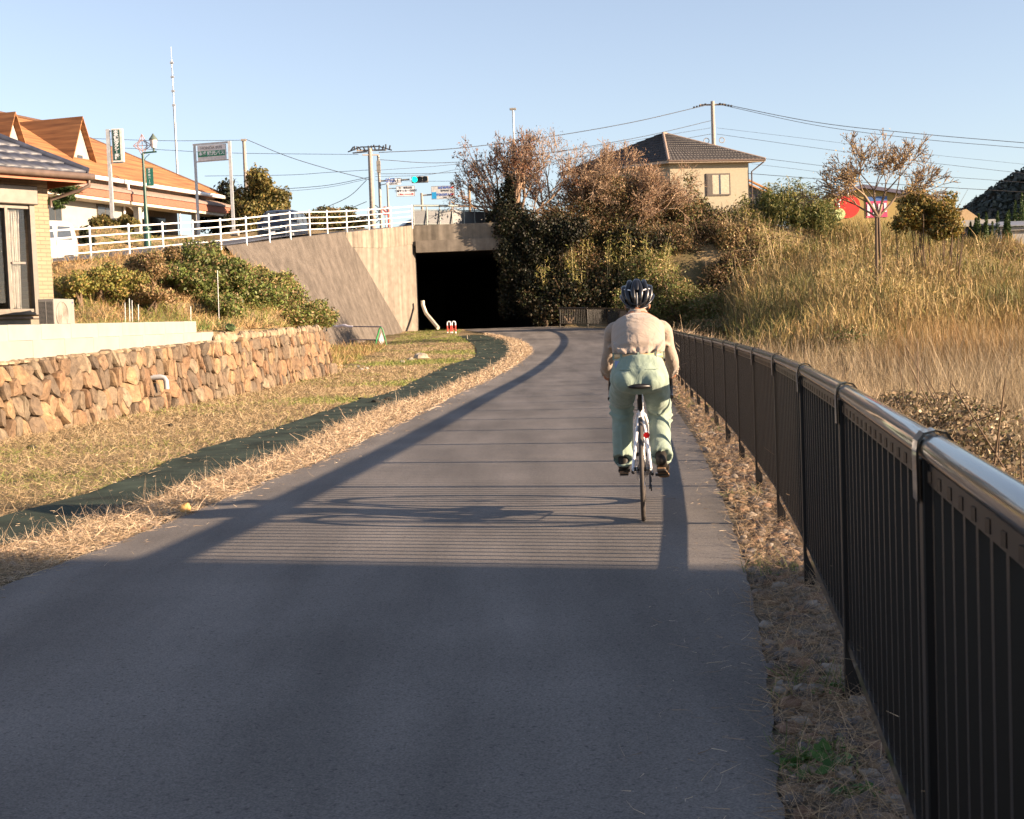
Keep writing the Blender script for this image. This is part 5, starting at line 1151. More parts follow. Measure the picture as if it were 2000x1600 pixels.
for k in range(4): mb.box((pa.x+.1+k*.5, Yy-.09, pb_.z+.15+.1*k), (pa.x+.32+k*.5, Yy-.061, pa.z-.65+.05*(k % 2)))
mb.build('white_strokes', M_signw, yb, True)
mb = MB(); mb.box((pa.x, Yy-.07, pa.z-.4), (pb_.x, Yy-.01, pa.z)); mb.build('blue_band', mat('mural_blue', (.06, .14, .35), .6), yb, True)
# ---- low white building far right ---------------------------------------------
Yw = 120; l0, l1 = W(1838, 432, Yw), W(1945, 452, Yw); lb = empty('low_white_building', (l0.x, Yw, 2), 0, 'low building with a broad white fascia behind the dark junipers', 'building')
mb = MB(); mb.box((l0.x, Yw, l0.z-.55), (l1.x, Yw+7, l0.z)); mb.build('fascia', M_plaster, lb, True)
mb = MB(); mb.box((l0.x+.2, Yw+.4, 2), (l1.x-.3, Yw+6.5, l0.z-.56)); mb.build('wall', mat('dim_wall', (.07, .07, .09), .8), lb, True)
mb = MB(); mb.prism([(l0.x-1.0, Yw+.5, l0.z+.01), (l1.x-1, Yw+.5, l0.z+.01), (l0.x+(l1.x-l0.x)*.5, Yw+.5, l0.z+1.0)], (0, 6, 0)); mb.build('roof', mat('sandy_roof', (.40, .28, .15), .8), lb, True)
l0, l1 = W(1955, 428, Yw-4), W(2060, 470, Yw-4); lb = empty('white_annex', (l0.x, Yw-4, 2), 0, 'white walled annex with a grey sheet roof at the right edge of the photo', 'building')
mb = MB(); mb.box((l0.x, Yw-4, 2), (l1.x+4, Yw+2, l0.z-.7)); mb.build('wall', M_plaster, lb, True)
mb = MB(); mb.prism([(l0.x-.4, Yw-4.6, l0.z-.66), (l1.x+5, Yw-4.6, l0.z-.66), (l1.x+5, Yw+2, l0.z+.05), (l0.x-.4, Yw+2, l0.z+.05)], (0, 0, .1)); mb.build('roof', mat('grey_sheet_roof', (.20, .21, .24), .5), lb, True)
mb = MB(); mb.box((l0.x-.3, Yw-4.3, l0.z-1.0), (l1.x+5, Yw-4.02, l0.z-.70)); mb.build('eave_band', M_ac, lb, True)

# ================================================================== VEGETATION
DKG = [(.012,.016,.007),(.018,.022,.009),(.026,.030,.012),(.010,.012,.007),(.030,.022,.012)]  # dark leaf greens, lowered further to put shade into foliage by the underpass
OLV = [(.09,.10,.03),(.12,.12,.035),(.07,.085,.025),(.16,.13,.05)]
IVY = [(.11,.13,.035),(.08,.11,.03),(.16,.16,.06),(.20,.13,.06),(.14,.12,.045),(.26,.17,.09)]
BRN = [(.22,.10,.045),(.28,.14,.06),(.18,.08,.04),(.33,.18,.09),(.14,.07,.04)]
BAM = [(.24,.22,.06),(.30,.25,.08),(.17,.18,.045),(.36,.27,.11),(.12,.14,.035)]
TWG = [(.24,.17,.12),(.30,.21,.14),(.19,.13,.09)]
def onground(x, y, dz=0): return (x, y, float(tz(x, y))+dz)
# -- trees over the underpass (left to right)
P1 = dict(spread=.36, ratio=.62, kids=2, up=.05, wig=.10, minr=.014, steps=3, side=.55)
bx = W(1000, 470, 78.8)
mk_tree('bare_tree', 'bare fan-shaped tree with dark drooping leaf clusters, leftmost above the underpass', 'tree', (bx.x, 78.8, 6.6), [((-.75, 0, 1), 2.0, .11), ((-.35, -.1, 1), 2.3, .12), ((0, .1, 1), 2.4, .12), ((.3, 0, 1), 2.3, .12), ((.7, .1, 1), 2.0, .11), ((-1.3, 0, .7), 1.7, .09), ((-.55, .2, 1), 2.3, .1), ((.45, -.1, 1), 2.3, .1), ((1.1, 0, .9), 2.1, .1), ((.15, -.2, 1), 2.4, .1), ((-1.0, .1, 1), 2.0, .09)], P1, 4, TWG,
        dict(n=3, size=.085, cols=[(.16,.07,.04),(.22,.10,.05),(.07,.05,.045),(.30,.15,.08),(.05,.04,.05)], spread=.10, hang=.16, aspect=.35), seed=4)
P2 = dict(spread=.44, ratio=.68, kids=2, up=.02, wig=.12, minr=.013, steps=3, side=.6)
b2_ = W(1205, 520, 80)
mk_tree('bare_tree', 'spreading half-bare tree with pale forked limbs and rusty twig haze, right of the fan-shaped one', 'tree', (b2_.x, 80, 5.6), [((-.35, 0, 1), 2.1, .14), ((.25, 0, 1), 2.0, .13), ((-.1, .1, 1), 2.2, .13), ((-1.1, -.1, .75), 2.1, .12), ((.8, 0, .8), 2.0, .12), ((-.6, 0, 1), 2.2, .12), ((.5, .2, 1), 2.1, .12)], P2, 5, [(.42,.30,.20),(.34,.24,.16),(.28,.19,.13)],
        dict(n=3, size=.065, cols=[(.24,.14,.08),(.30,.18,.10),(.20,.12,.07),(.30,.21,.11),(.34,.20,.13)], spread=.22, aspect=.3), seed=9)
b2b = W(1100, 520, 80)
mk_tree('bare_tree', 'half-bare tree with rusty twig haze between the fan-shaped tree and the pale-limbed one', 'tree', (b2b.x, 80.5, 5.8), [((-.6, 0, 1), 2.2, .12), ((.25, 0, 1), 2.3, .13), ((.9, .1, .9), 2.0, .12), ((-.15, .1, 1), 2.3, .12), ((-1.1, 0, .8), 2.0, .11)], P2, 5, [(.36,.26,.18),(.28,.20,.14)],
        dict(n=3, size=.065, cols=[(.23,.14,.08),(.28,.18,.10),(.19,.12,.07),(.30,.21,.12)], spread=.22, aspect=.3), seed=10)
b3_ = W(1285, 520, 82)
mk_tree('bare_tree', 'twiggy brown tree standing at the left corner of the cream house', 'tree', (b3_.x, 82, 5.4), [((-.5, 0, 1), 1.35, .10), ((.1, 0, 1), 1.5, .10), ((.4, .1, 1), 1.2, .09), ((-1, 0, .8), 1.5, .09)], P2, 5, [(.30,.20,.14),(.22,.14,.10)],
        dict(n=3, size=.075, cols=[(.20,.12,.06),(.16,.13,.05),(.25,.15,.07),(.12,.11,.04),(.28,.20,.10)], spread=.25, aspect=.4), seed=14)
# -- evergreen mass shading the opening
def mkb(name, label, cat, spec, n, size, cols, seed, **k):
    big = []
    for px, py, Y, rx, ry, rz in spec: c = W(px, py, Y); big.append(((c.x, c.y, c.z), (rx, ry, rz)))
    return mk_bush(name, label, cat, big, n, size, cols, seed=seed, **k)
mkb('evergreen_tree', 'dark evergreen covered in ivy beside the end of the bridge parapet', 'tree', [(988, 400, 78.4, 1.1, 1.0, 2.1), (1005, 460, 77.8, 1.7, .8, 1.6), (975, 430, 78.6, .7, .8, 1.3), (985, 435, 76.5, 1.0, .3, 1.2), (1030, 450, 76.4, 1.1, .3, 1.3)], 26000, .075, DKG+[(.04,.045,.02),(.05,.035,.02)], 21, stems=0)
mkb('evergreen_tree', 'broad dark evergreen filling the slope just right of the underpass opening', 'tree', [(1040, 510, 76.8, 2.0, .8, 1.9), (1078, 570, 76.3, 2.0, .8, 1.7), (1012, 565, 76.9, 1.3, .55, 2.2), (992, 500, 76.5, .9, .3, 1.3), (1090, 450, 76.8, 1.6, .8, 1.6)], 42000, .075, DKG+[(.035,.028,.016)], 22, stems=0)
mkb('evergreen_tree', 'dark leafy thicket behind the lit bamboo stems above the far fence', 'tree', [(1160, 540, 79, 2.52, 1.65, 2.19), (1150, 470, 80, 2.63, 1.64, 1.75), (1230, 560, 77, 1.98, 1.32, 1.65), (1250, 480, 78, 2.2, 1.65, 1.65), (1065, 600, 75.6, 1.3, .5, 1.1), (1110, 585, 75.5, 1.6, .6, 1.4), (1165, 580, 75.6, 1.5, .7, 1.3)], 46000, .075, [(.07,.045,.022),(.10,.065,.03)]+DKG+[(.05,.06,.02),(.06,.05,.025)], 23, twigs=60)  # low front clumps get the dark palette to read as shaded
mkb('evergreen_tree', 'dark shadowed thicket under the cream house', 'tree', [(1385, 520, 81, 2.15, 1.77, 1.77), (1340, 480, 83, 2.39, 1.89, 2.39), (1420, 560, 77, 1.67, 1.41, 1.54)], 16000, .11, DKG+[(.07,.06,.025),(.10,.06,.03)], 24, twigs=90)
mkb('leafy_shrub', 'brown-green shrub with drying leaves left of the cream house window', 'shrub', [(1355, 400, 83, 1.2, 1.2, 1.8), (1370, 450, 81, 1.57, 1.21, 1.69), (1320, 440, 82, 1.21, 1.09, 1.69)], 9000, .085, OLV+[(.26,.16,.08),(.20,.13,.07)], 25, twigs=80, twigc=[(.3,.22,.15)])
mkb('leafy_shrub', 'rust-brown weedy shrub below the cream house wall', 'shrub', [(1440, 440, 83, 1.69, 1.3, 1.56), (1455, 500, 79, 1.98, 1.58, 1.98), (1400, 450, 84, 1.42, 1.29, 1.29)], 12000, .075, [(.26,.17,.08),(.20,.14,.06),(.14,.13,.045),(.32,.22,.11)], 26, twigs=160, twigc=[(.34,.25,.15)])
mkb('ivy_mound', 'green and brown ivy-covered mound behind the fence, right of the cyclist helmet', 'shrub', [(1275, 555, 76.0, 1.8, 1.3, 1.75), (1335, 585, 75.0, 2.0, 1.2, 1.4), (1225, 595, 75.6, 1.4, 1.0, 1.3), (1390, 612, 73.5, 1.7, 1.2, 1.1)], 30000, .062, [(.16,.19,.05),(.13,.17,.045),(.22,.22,.08),(.26,.18,.08),(.19,.17,.06),(.34,.24,.13)], 27, lumps=14)  # leaf colours brightened to paint in sunlight the mound does not receive
GB1 = 1
GB2 = 1
GB3 = 1
mkb('thicket', 'tangled brown and olive thicket between the dark evergreens and the cream house', 'shrub', [(1110, 440, 79, 2.6, 1.6, 1.9), (1180, 400, 80, 2.6, 1.6, 1.8), (1250, 400, 81, 2.2, 1.5, 1.9), (1290, 470, 79, 2.4, 1.5, 2.0), (1130, 520, 77.5, 2.4, 1.3, 1.8), (1400, 470, 80, 2.4, 1.4, 1.5), (1440, 530, 77, 2.2, 1.3, 1.7), (1400, 560, 76, 1.7, 1.0, 1.2), (1350, 480, 80, 2.2, 1.3, 1.5), (1480, 570, 72, 1.8, 1.2, 1.2)], 90000, .06, [(.16,.09,.045),(.20,.12,.06),(.10,.09,.03),(.08,.075,.025),(.26,.17,.09),(.05,.045,.02)], 48, lumps=16, f=.34, twigs=500, twigc=[(.34,.24,.15),(.24,.16,.10)], jit=.4)
# -- bamboo and tall canes
def canes(name, label, spots, n, h, lean, leafn, seed, cols=BAM, cane=(.48,.40,.20), lsz=.10, wid=.7, top=.45):
    q = np.random.default_rng(seed); c = W(*spots[0]); root = empty(name, (c.x, c.y, float(tz(c.x, c.y))), 0, label, 'bamboo' if 'bamboo' in name else 'canes'); S = []; LP = []
    for px, py, Y in spots:
        tip = W(px, py, Y)
        for _ in range(n):
            x, y = tip.x+q.normal()*wid, tip.y+q.normal()*wid*1.2; z0 = float(tz(x, y)); H = max(.8, (tip.z-z0)*(.72+.32*q.random())); ln = np.array([q.normal()*lean, q.normal()*lean, 0]); p = np.array([x, y, z0]); K = 5
            for k in range(K):
                t1 = (k+1)/K; p2 = np.array([x, y, z0])+ln*H*t1**2+np.array([0, 0, H*t1*(1-.10*t1*abs(lean)*2)]); S.append((p, p2, .017*(1-.6*k/K), .017*(1-.6*t1))); 
                if t1 > top:
                    kk_ = int(leafn*(.5+q.random())); LP.append(p+(p2-p)*q.random((kk_, 1))+q.normal(size=(kk_, 3))*[.20, .20, .16])
                p = p2
    for i0 in range(0, len(S), 5):
        V, Fq = segmesh(S[i0:i0+5], 4); npmesh('stem', V, Fq, M_bark, root, np.repeat(palette(5, [cane], q, .3), 8, 0), world=True)
    P = np.vstack(LP); V, Fq = leafcards(P, lsz, None, .22, q); npmesh('leaves', V, Fq, M_leaf, root, np.repeat(palette(len(P), cols, q, .3), 4, 0), world=True); return root
canes('bamboo', 'lit bamboo stem arching left, nearest the dark underpass', [(1050, 495, 76.5), (1062, 515, 76.2)], 3, 0, .10, 26, 31, wid=.18)
canes('bamboo', 'pair of upright sunlit bamboo stems above the far end of the fence', [(1105, 490, 76.6), (1118, 480, 76.4), (1130, 520, 76)], 4, 0, .05, 26, 32, wid=.22)
canes('bamboo', 'bright yellow-green bamboo thicket under the spreading half-bare tree', [(1180, 460, 78.5), (1200, 420, 78.5), (1225, 470, 77), (1245, 500, 76), (1270, 460, 76.5)], 9, 0, .10, 30, 33, wid=.8)
canes('bamboo', 'tall dark-green bamboo clump right of the cream house', [(1500, 385, 82), (1530, 350, 82), (1550, 362, 81.5), (1580, 372, 81.5), (1605, 390, 81)], 16, 0, .06, 40, 34, cols=[(.10,.12,.03),(.15,.15,.045),(.22,.19,.06),(.07,.09,.025)], lsz=.13, wid=.75, top=.3)
canes('bamboo', 'pale dry cane thicket leaning right in front of the dark-green bamboo', [(1450, 430, 80), (1490, 440, 79), (1530, 440, 78), (1470, 480, 75)], 16, 0, .16, 14, 35, cols=BAM+[(.45,.33,.18)], cane=(.55,.42,.24), lsz=.09, wid=.9)
# -- trees right
P4 = dict(spread=.50, ratio=.72, kids=2, up=.01, wig=.09, minr=.014, steps=3, side=.5)
b4 = W(1714, 425, 58); zg = float(tz(b4.x, 58))
mk_tree('bare_tree', 'bare tree with twin upright trunks in front of the yellow building', 'tree', (b4.x, 58, b4.z), [((-.5, 0, 1), 1.15, .075), ((.25, 0, 1), 1.15, .07), ((.9, .1, .8), 1.1, .06), ((-.1, .2, 1), 1.2, .06), ((-1.0, 0, .8), 1.0, .05)], P4, 5, [(.22,.16,.11),(.17,.12,.08),(.27,.20,.13)],
        dict(n=1, size=.055, cols=[(.40,.26,.09),(.35,.20,.08),(.50,.34,.12)], spread=.18, aspect=.4), seed=17, low=[((b4.x-.12, 58, zg), (b4.x-.05, 58, b4.z+.1), .075, .065), ((b4.x+.14, 58, zg), (b4.x+.05, 58, b4.z+.1), .07, .06)])
mkb('autumn_tree', 'dense olive and orange tree right of the bare twin-trunked one', 'tree', [(1810, 400, 66, 1.1, 1.1, 1.0), (1840, 410, 66, 1.0, 1., .9), (1850, 440, 65.6, 1.1, 1., .8), (1780, 430, 66, .9, .9, .8)], 15000, .07, [(.17,.13,.03),(.12,.12,.03),(.26,.15,.035),(.22,.18,.05)], 41, twigs=60)
mkb('tree', 'yellow-leaved bushy tree at the top of the left slope beside the dark minivan', 'tree', [(515, 385, 84, 1.7, 1.5, 1.6), (505, 425, 83, 1.9, 1.5, 1.5), (540, 400, 84, 1.1, 1.2, 1.2), (490, 455, 82, 1.3, 1.3, 1.0)], 24000, .10, [(.15,.13,.04),(.11,.105,.03),(.20,.16,.05),(.08,.08,.022),(.22,.15,.045)], 42, lumps=14, f=.36)
mkb('evergreen_tree', 'dark green shrubs behind the bus sign frame', 'tree', [(450, 410, 88, 1.6, 1.4, 1.9), (440, 450, 87, 1.6, 1.4, 1.4)], 12000, .11, DKG+[(.05,.06,.02)], 43)
mkb('leafy_shrub', 'low brown-green shrubs behind the middle of the white railing', 'shrub', [(620, 428, 92, 2.2, 1.5, .9), (655, 424, 93, 1.6, 1.2, .9), (690, 436, 92, 1.4, 1.2, .6), (600, 440, 91, 1.4, 1.2, .8)], 12000, .09, OLV+[(.22,.14,.06)], 44)
mkb('hedge', 'clipped olive hedge behind the taxi sign pole', 'hedge', [(197, 435, 66, .55, .45, .45), (215, 437, 66, .55, .45, .46), (235, 438, 66, .55, .45, .45), (254, 440, 66, .45, .45, .42)], 16000, .045, [(.18,.14,.04),(.12,.12,.035),(.24,.17,.06)], 45, lumps=8, aspect=.7, stems=1)
mkb('pine_tree', 'small dark pine tree seen between the tan house corner and the white wall', 'tree', [(118, 360, 62, .9, .8, .35), (132, 385, 62, .5, .6, .22), (112, 395, 62, .6, .6, .22), (125, 372, 62, .8, .6, .2), (108, 348, 62, .7, .6, .2), (115, 405, 62, .35, .4, .12)], 7000, .07, [(.05,.09,.02),(.08,.12,.03),(.035,.06,.015)], 46, aspect=.25, stems=0)
mkb('leafy_shrub', 'small dark shrub on the far kerb between the white van and the hedge', 'shrub', [(170, 470, 60, .35, .4, .32), (165, 455, 60, .25, .3, .3)], 2500, .05, DKG+[(.05,.07,.02)], 47, stems=1)
# junipers: flame-shaped twisted cones
def juniper(px, pt_, pb_, Y, wpx, label, seed):
    q = np.random.default_rng(seed); t = W(px, pt_, Y); b = W(px, pb_, Y); root = empty('juniper', (t.x, Y, b.z-1), 0, label, 'conifer', 'junipers before the low white buildings'); H = t.z-b.z+1; P = []
    for k in range(9):
        ox, oy = q.normal()*wpx*Y/F*.30, q.normal()*.3; hh = H*(.55+.45*q.random()) if k else H; n = 520; s_ = q.random(n); r = wpx*Y/F*.30*(1-s_)**.7*(.4+.6*q.random(n)); a = q.random(n)*6.28
        P.append(np.column_stack([t.x+ox+r*np.cos(a)+.12*s_, Y+oy+r*np.sin(a), b.z-1+hh*s_]))
    P = np.vstack(P); V, Fq = leafcards(P, .10, np.tile([[0, 0, 0.]], (len(P), 1)), .4, q); npmesh('crown', V, Fq, M_leaf, root, np.repeat(palette(len(P), [(.05,.09,.02),(.035,.065,.018),(.07,.10,.03)], q, .3), 4, 0), world=True)
    V, Fq = segmesh([(np.array([t.x, Y, b.z-1.5]), np.array([t.x, Y, b.z+H*.4]), .08, .04)], 5); npmesh('trunk', V, Fq, M_bark, root, np.tile([.12, .09, .06], (len(V), 1)), world=True)
for px, a_, b_, wp, lb_ in ((1832, 442, 478, 36, 'low spreading juniper under the left end of the white fascia'), (1868, 440, 482, 34, 'juniper with slanting spikes in front of the white fascia middle'), (1898, 418, 482, 34, 'taller juniper whose tips cross the white fascia'), (1921, 425, 480, 26, 'juniper just left of the small white arch'), (1957, 412, 486, 34, 'dark flame-shaped juniper between the fascia building and the annex'), (1988, 376, 470, 44, 'tallest juniper, behind the annex roof at the right edge')):
    juniper(px, a_, b_, 112 if px < 1980 else 124, wp, lb_, px)
# wooded hill: crowns as stuff
q = np.random.default_rng(51); nC_ = 3600; X = 95+q.random(nC_)*200; Yq = 335+q.random(nC_)*130; Z = HZ(X, Yq)
P = []; Nn = []
for _ in range(34):
    d = q.normal(size=(nC_, 3)); d /= np.linalg.norm(d, axis=1)[:, None]; d[:, 2] = np.abs(d[:, 2]); P.append(np.column_stack([X, Yq, Z+.5])+d*np.array([2.6, 2.6, 3.0])*(.8+.5*q.random((nC_, 1)))); Nn.append(d)
P = np.vstack(P); V, Fq = leafcards(P, .85, np.vstack(Nn), .8, q); cc = np.tile(palette(nC_, [(.055,.062,.048),(.060,.066,.050),(.050,.058,.046),(.070,.062,.046)], q, .12)[:, :], (34, 1))
o = npmesh('hill_woodland', V, Fq, M_leaf, None, np.repeat(cc, 4, 0)); tag(o, 'distant dark wooded hill at the right edge', 'woodland', kind='stuff')

# -- scattered ground cover (straw, grass, gravel, reeds) -------------------------
def scatter(name, label, cat, n, xr, yr, maskf, Lr, wd, bend, lift, cols, seed, zf, dens=None, jit=.3, tilt=1.0, rows=3, matl=None, loc=None, colf=None):
    q = np.random.default_rng(seed); X = []; Y = []; tot = 0
    while tot < n:
        x = xr[0]+q.random(n*2)*(xr[1]-xr[0]); u = q.random(n*2); y = dens(u) if dens else yr[0]+u*(yr[1]-yr[0]); m = maskf(x, y, q); X.append(x[m]); Y.append(y[m]); tot += m.sum()
        if not m.any(): break
    x = np.concatenate(X)[:n]; y = np.concatenate(Y)[:n]; z = zf(x, y); nn = len(x)
    D = np.column_stack([q.normal(size=nn)*tilt, q.normal(size=nn)*tilt, np.abs(q.normal(size=nn))*lift+.02*lift]); L = Lr[0]+(Lr[1]-Lr[0])*q.random(nn)**1.6
    sc = np.clip(y/14, .6, 3.2) if wd > 0 else 1; w_ = abs(wd)*(.6+.8*q.random(nn))*sc
    c = palette(nn, cols, q, jit) if colf is None else colf(x, y, q)
    V, Fq, C = ribbons(np.column_stack([x, y, z]), D, L, w_, bend*q.normal(size=nn), c, q, rows)
    o = npmesh(name, V, Fq, matl or M_straw, None, C, loc=loc); tag(o, label, cat, kind='stuff'); return o
LEs = LE2[LE2[:, 1].argsort()]; 
def le(y): return np.interp(y, LEs[:, 1], LEs[:, 0])
UPs = UPG[UPG[:, 1].argsort()]; DNs = DNG[DNG[:, 1].argsort()]
def sh_l(y): return np.interp(y, UPs[:, 1], UPs[:, 0])
def sh_r(y): return np.interp(y, DNs[:, 1], DNs[:, 0])
dY = lambda a, b: (lambda u: a*(b/a)**u)
def zpath(x, y): return zp(y)+.02
# shoulder between sheet and asphalt
scatter('dry_straw', 'cut dry straw lying along the left edge of the asphalt', 'straw', 60000, (-4.6, 1.4), 0, lambda x, y, q: (x < le(y)+.03+.05*noise2(x, y, 6)) & (x > sh_r(y)-.10+.08*noise2(x, y, 4, 2)) & (y < 74), (.03, .16), .0042, .35, .28, STRAW+[(.30,.22,.14),(.68,.50,.34)], 61, lambda x, y: zpath(x, y)+.05*np.clip(1-np.abs((x-(le(y)+sh_r(y))/2)/((le(y)-sh_r(y))/2+.01)), 0, 1)*rng.random(len(x)), dY(4, 74))
scatter('dry_straw', 'loose upright dry stalks along the straw shoulder', 'straw', 1500, (-4.6, 1.4), 0, lambda x, y, q: (x < le(y)-.08) & (x > sh_r(y)-.12) & (y < 60), (.08, .24), .004, .3, 2.5, STRAW, 62, zpath, dY(5, 60))
scatter('straw_bits', 'stray straw bits blown onto the green sheet', 'straw', 700, (-6, 1.4), 0, lambda x, y, q: (x < sh_r(y)+.02) & (x > sh_l(y)-.05) & (q.random(len(x)) < .25+.75*(noise2(x, y, 1.4, 5) > .35)), (.02, .10), .004, .4, .2, STRAW, 65, lambda x, y: zp(y)+.05, dY(5, 72))
scatter('straw_bits', 'stray straw bits on the asphalt edges', 'straw', 1600, (-4.6, 6), 0, lambda x, y, q: ((x > le(y)-.05) & (x < le(y)+.45*q.random(len(x))**2.5)) | ((x < fence_x(y)-.25) & (x > fence_x(y)-.30-.5*q.random(len(x))**2.5)), (.02, .09), .0032, .4, .12, STRAW, 66, lambda x, y: zp(y)+.032, dY(3, 50))
# verge between stone wall and sheet: dry and green
def vergemask(x, y, q): return (x < sh_l(y)+.06*noise2(x, y, 5)) & (x > np.where(y < 40, xwall(y)+.05, -5.6-.0*y)) & (y < 76)
gpatch = lambda x, y: np.clip(noise2(x, y, .55, 4)*1.1+.0+np.where((y > 44) & (y < 52), .4, 0)+np.where(y > 62, 1.1, 0), -1, 1)
def vcol(x, y, q):
    g = gpatch(x, y)+.35*q.normal(size=len(x)) > .42; a = palette(len(x), [(.40,.295,.165),(.48,.37,.225),(.31,.225,.125),(.26,.20,.11),(.22,.15,.085)], q, .3); b = palette(len(x), [(.14,.19,.035),(.20,.24,.05),(.26,.26,.07)], q, .3); return np.where(g[:, None], b, a)
scatter('verge_grass', 'mown dry grass with green patches between the stone wall and the green sheet', 'grass', 120000, (-8, .9), 0, vergemask, (.03, .13), .0040, .4, .55, STRAW, 63, zpath, dY(7, 76), colf=vcol)
# bank behind: tall weeds, dry grass and ivy
def bankmask(x, y, q): sd, _ = seg_dist(x, y); return (sd > .1) & (x < np.where(y < 40.5, xwall(y)-1.0, -5.4)) & (y < 61) & (y > 30.5) & (x > -26)
def bcol(x, y, q):
    n_ = noise2(x, y, .7, 8)+.35*q.normal(size=len(x)); a = palette(len(x), [(.36,.24,.11),(.44,.30,.14),(.28,.17,.08)], q, .3); b = palette(len(x), [(.11,.14,.03),(.17,.18,.04),(.22,.20,.05)], q, .3); return np.where((n_ > .05)[:, None], b, a)
scatter('bank_grass', 'rough dry and green grass on the slope below the white railing', 'grass', 70000, (-26, -5), (30, 61), bankmask, (.10, .42), .0065, .5, 1.1, STRAW, 64, lambda x, y: tz(x, y)+.05*0, None, colf=bcol, tilt=.7)

# ivy / weeds on the left bank, as separate bushes
def gbush(name, label, cat, spec, n, size, cols, seed, **k):
    big = []
    for px, py, Y, rx, ry, rz in spec: c = W(px, py, Y); big.append(((c.x, c.y, c.z), (rx, ry, rz)))
    return mk_bush(name, label, cat, big, n, size, cols, seed=seed, zmin='ground', **k)
gbush('ivy_mound', 'largest ivy-covered mound on the left slope, its top in front of the white railing', 'shrub', [(405, 505, 50, .95, 1.2, .75), (370, 540, 48.5, 1.1, 1.4, .7), (455, 540, 50.5, 1.1, 1.4, .8), (500, 590, 51.5, 1.2, 1.5, .75), (430, 600, 48, 1.0, 1.4, .5)], 34000, .058, [(.10,.13,.03),(.14,.17,.04),(.17,.16,.055),(.23,.15,.075),(.08,.11,.028),(.12,.15,.04)], 71, lumps=16)
gbush('ivy_mound', 'green leafy tail of the slope vegetation ending beside the rough concrete slope', 'shrub', [(560, 595, 53, 1.0, 1.2, .85), (590, 620, 52, 1.0, 1.2, .5), (540, 560, 54.5, 1.0, 1.2, .7), (620, 618, 54.5, .9, 1.1, .55)], 22000, .052, [(.10,.14,.03),(.15,.18,.04),(.20,.17,.06),(.28,.19,.09)], 72, lumps=14)
gbush('leafy_shrub', 'yellow-green weed clump below the railing nearest the tan house', 'shrub', [(200, 545, 44.5, .8, 1.0, .55), (155, 555, 43.5, .7, 1.0, .5), (240, 550, 45, .7, 1.0, .5)], 12000, .045, [(.18,.18,.04),(.24,.22,.06),(.30,.20,.07),(.11,.12,.03)], 73)
gbush('leafy_shrub', 'brownish trailing weeds between the yellow-green clump and the largest ivy mound', 'shrub', [(290, 530, 46.5, .8, 1.0, .55), (300, 580, 45, .8, 1.0, .35), (330, 500, 49, .6, .8, .35)], 10000, .045, [(.16,.15,.05),(.27,.18,.08),(.34,.23,.12),(.20,.12,.06)], 74)
gbush('ivy_mound', 'low green weeds behind the farther part of the fence, right of the cyclist', 'shrub', [(1385, 640, 69, 1.5, 2.0, .8), (1440, 640, 65, 1.6, 2.4, .75), (1500, 642, 60, 1.6, 2.6, .7), (1570, 652, 54, 1.6, 2.6, .7), (1630, 668, 48, 1.4, 2.4, .6)], 30000, .05, IVY+[(.3,.2,.1)], 28, lumps=14, stems=0)
gbush('dry_bush', 'dry broadleaf bush right behind the nearest fence rail, at the right edge', 'shrub', [(1930, 905, 14.5, .7, 1.4, .4), (1865, 845, 18, .8, 1.6, .38), (2000, 965, 12.4, .6, 1.2, .42), (1800, 795, 22, .8, 1.6, .34)], 20000, .032, [(.20,.14,.085),(.28,.20,.12),(.13,.12,.05),(.16,.13,.07),(.36,.28,.18),(.10,.07,.04)], 30, lumps=12, stems=0, twigs=24)
scatter('lawn_grass', 'sunlit tan lawn bank between the raised road and the white building', 'grass', 14000, (-34, -13), (46, 69), lambda x, y, q: (seg_dist(x, y)[0] < -5.5) & (seg_dist(x, y)[0] > -11), (.08, .22), .008, .4, .9, STRAW, 67, tz, None, colf=bcol)
canes('dry_canes', 'pale dry canes standing above the reeds in front of the yellow building', [(1650, 452, 74), (1680, 470, 70), (1740, 480, 68), (1770, 470, 70)], 12, 0, .12, 10, 36, cols=BAM+[(.45,.33,.18)], cane=(.42,.31,.17), lsz=.09, wid=1.0)
canes('dry_canes', 'golden canes crowding round the foot of the bare twin-trunked tree', [(1660, 500, 56), (1700, 495, 55), (1735, 500, 55), (1775, 505, 55)], 14, 0, .12, 14, 38, cols=[(.34,.25,.10),(.28,.22,.08),(.40,.30,.14),(.18,.16,.05)], cane=(.38,.28,.14), lsz=.10, wid=.8, top=.3)
canes('dry_canes', 'pale dry canes standing above the reeds below the dark junipers', [(1850, 470, 70), (1900, 480, 70), (1950, 480, 68), (1995, 475, 68)], 12, 0, .12, 10, 37, cols=BAM+[(.45,.33,.18)], cane=(.42,.31,.17), lsz=.09, wid=1.1)
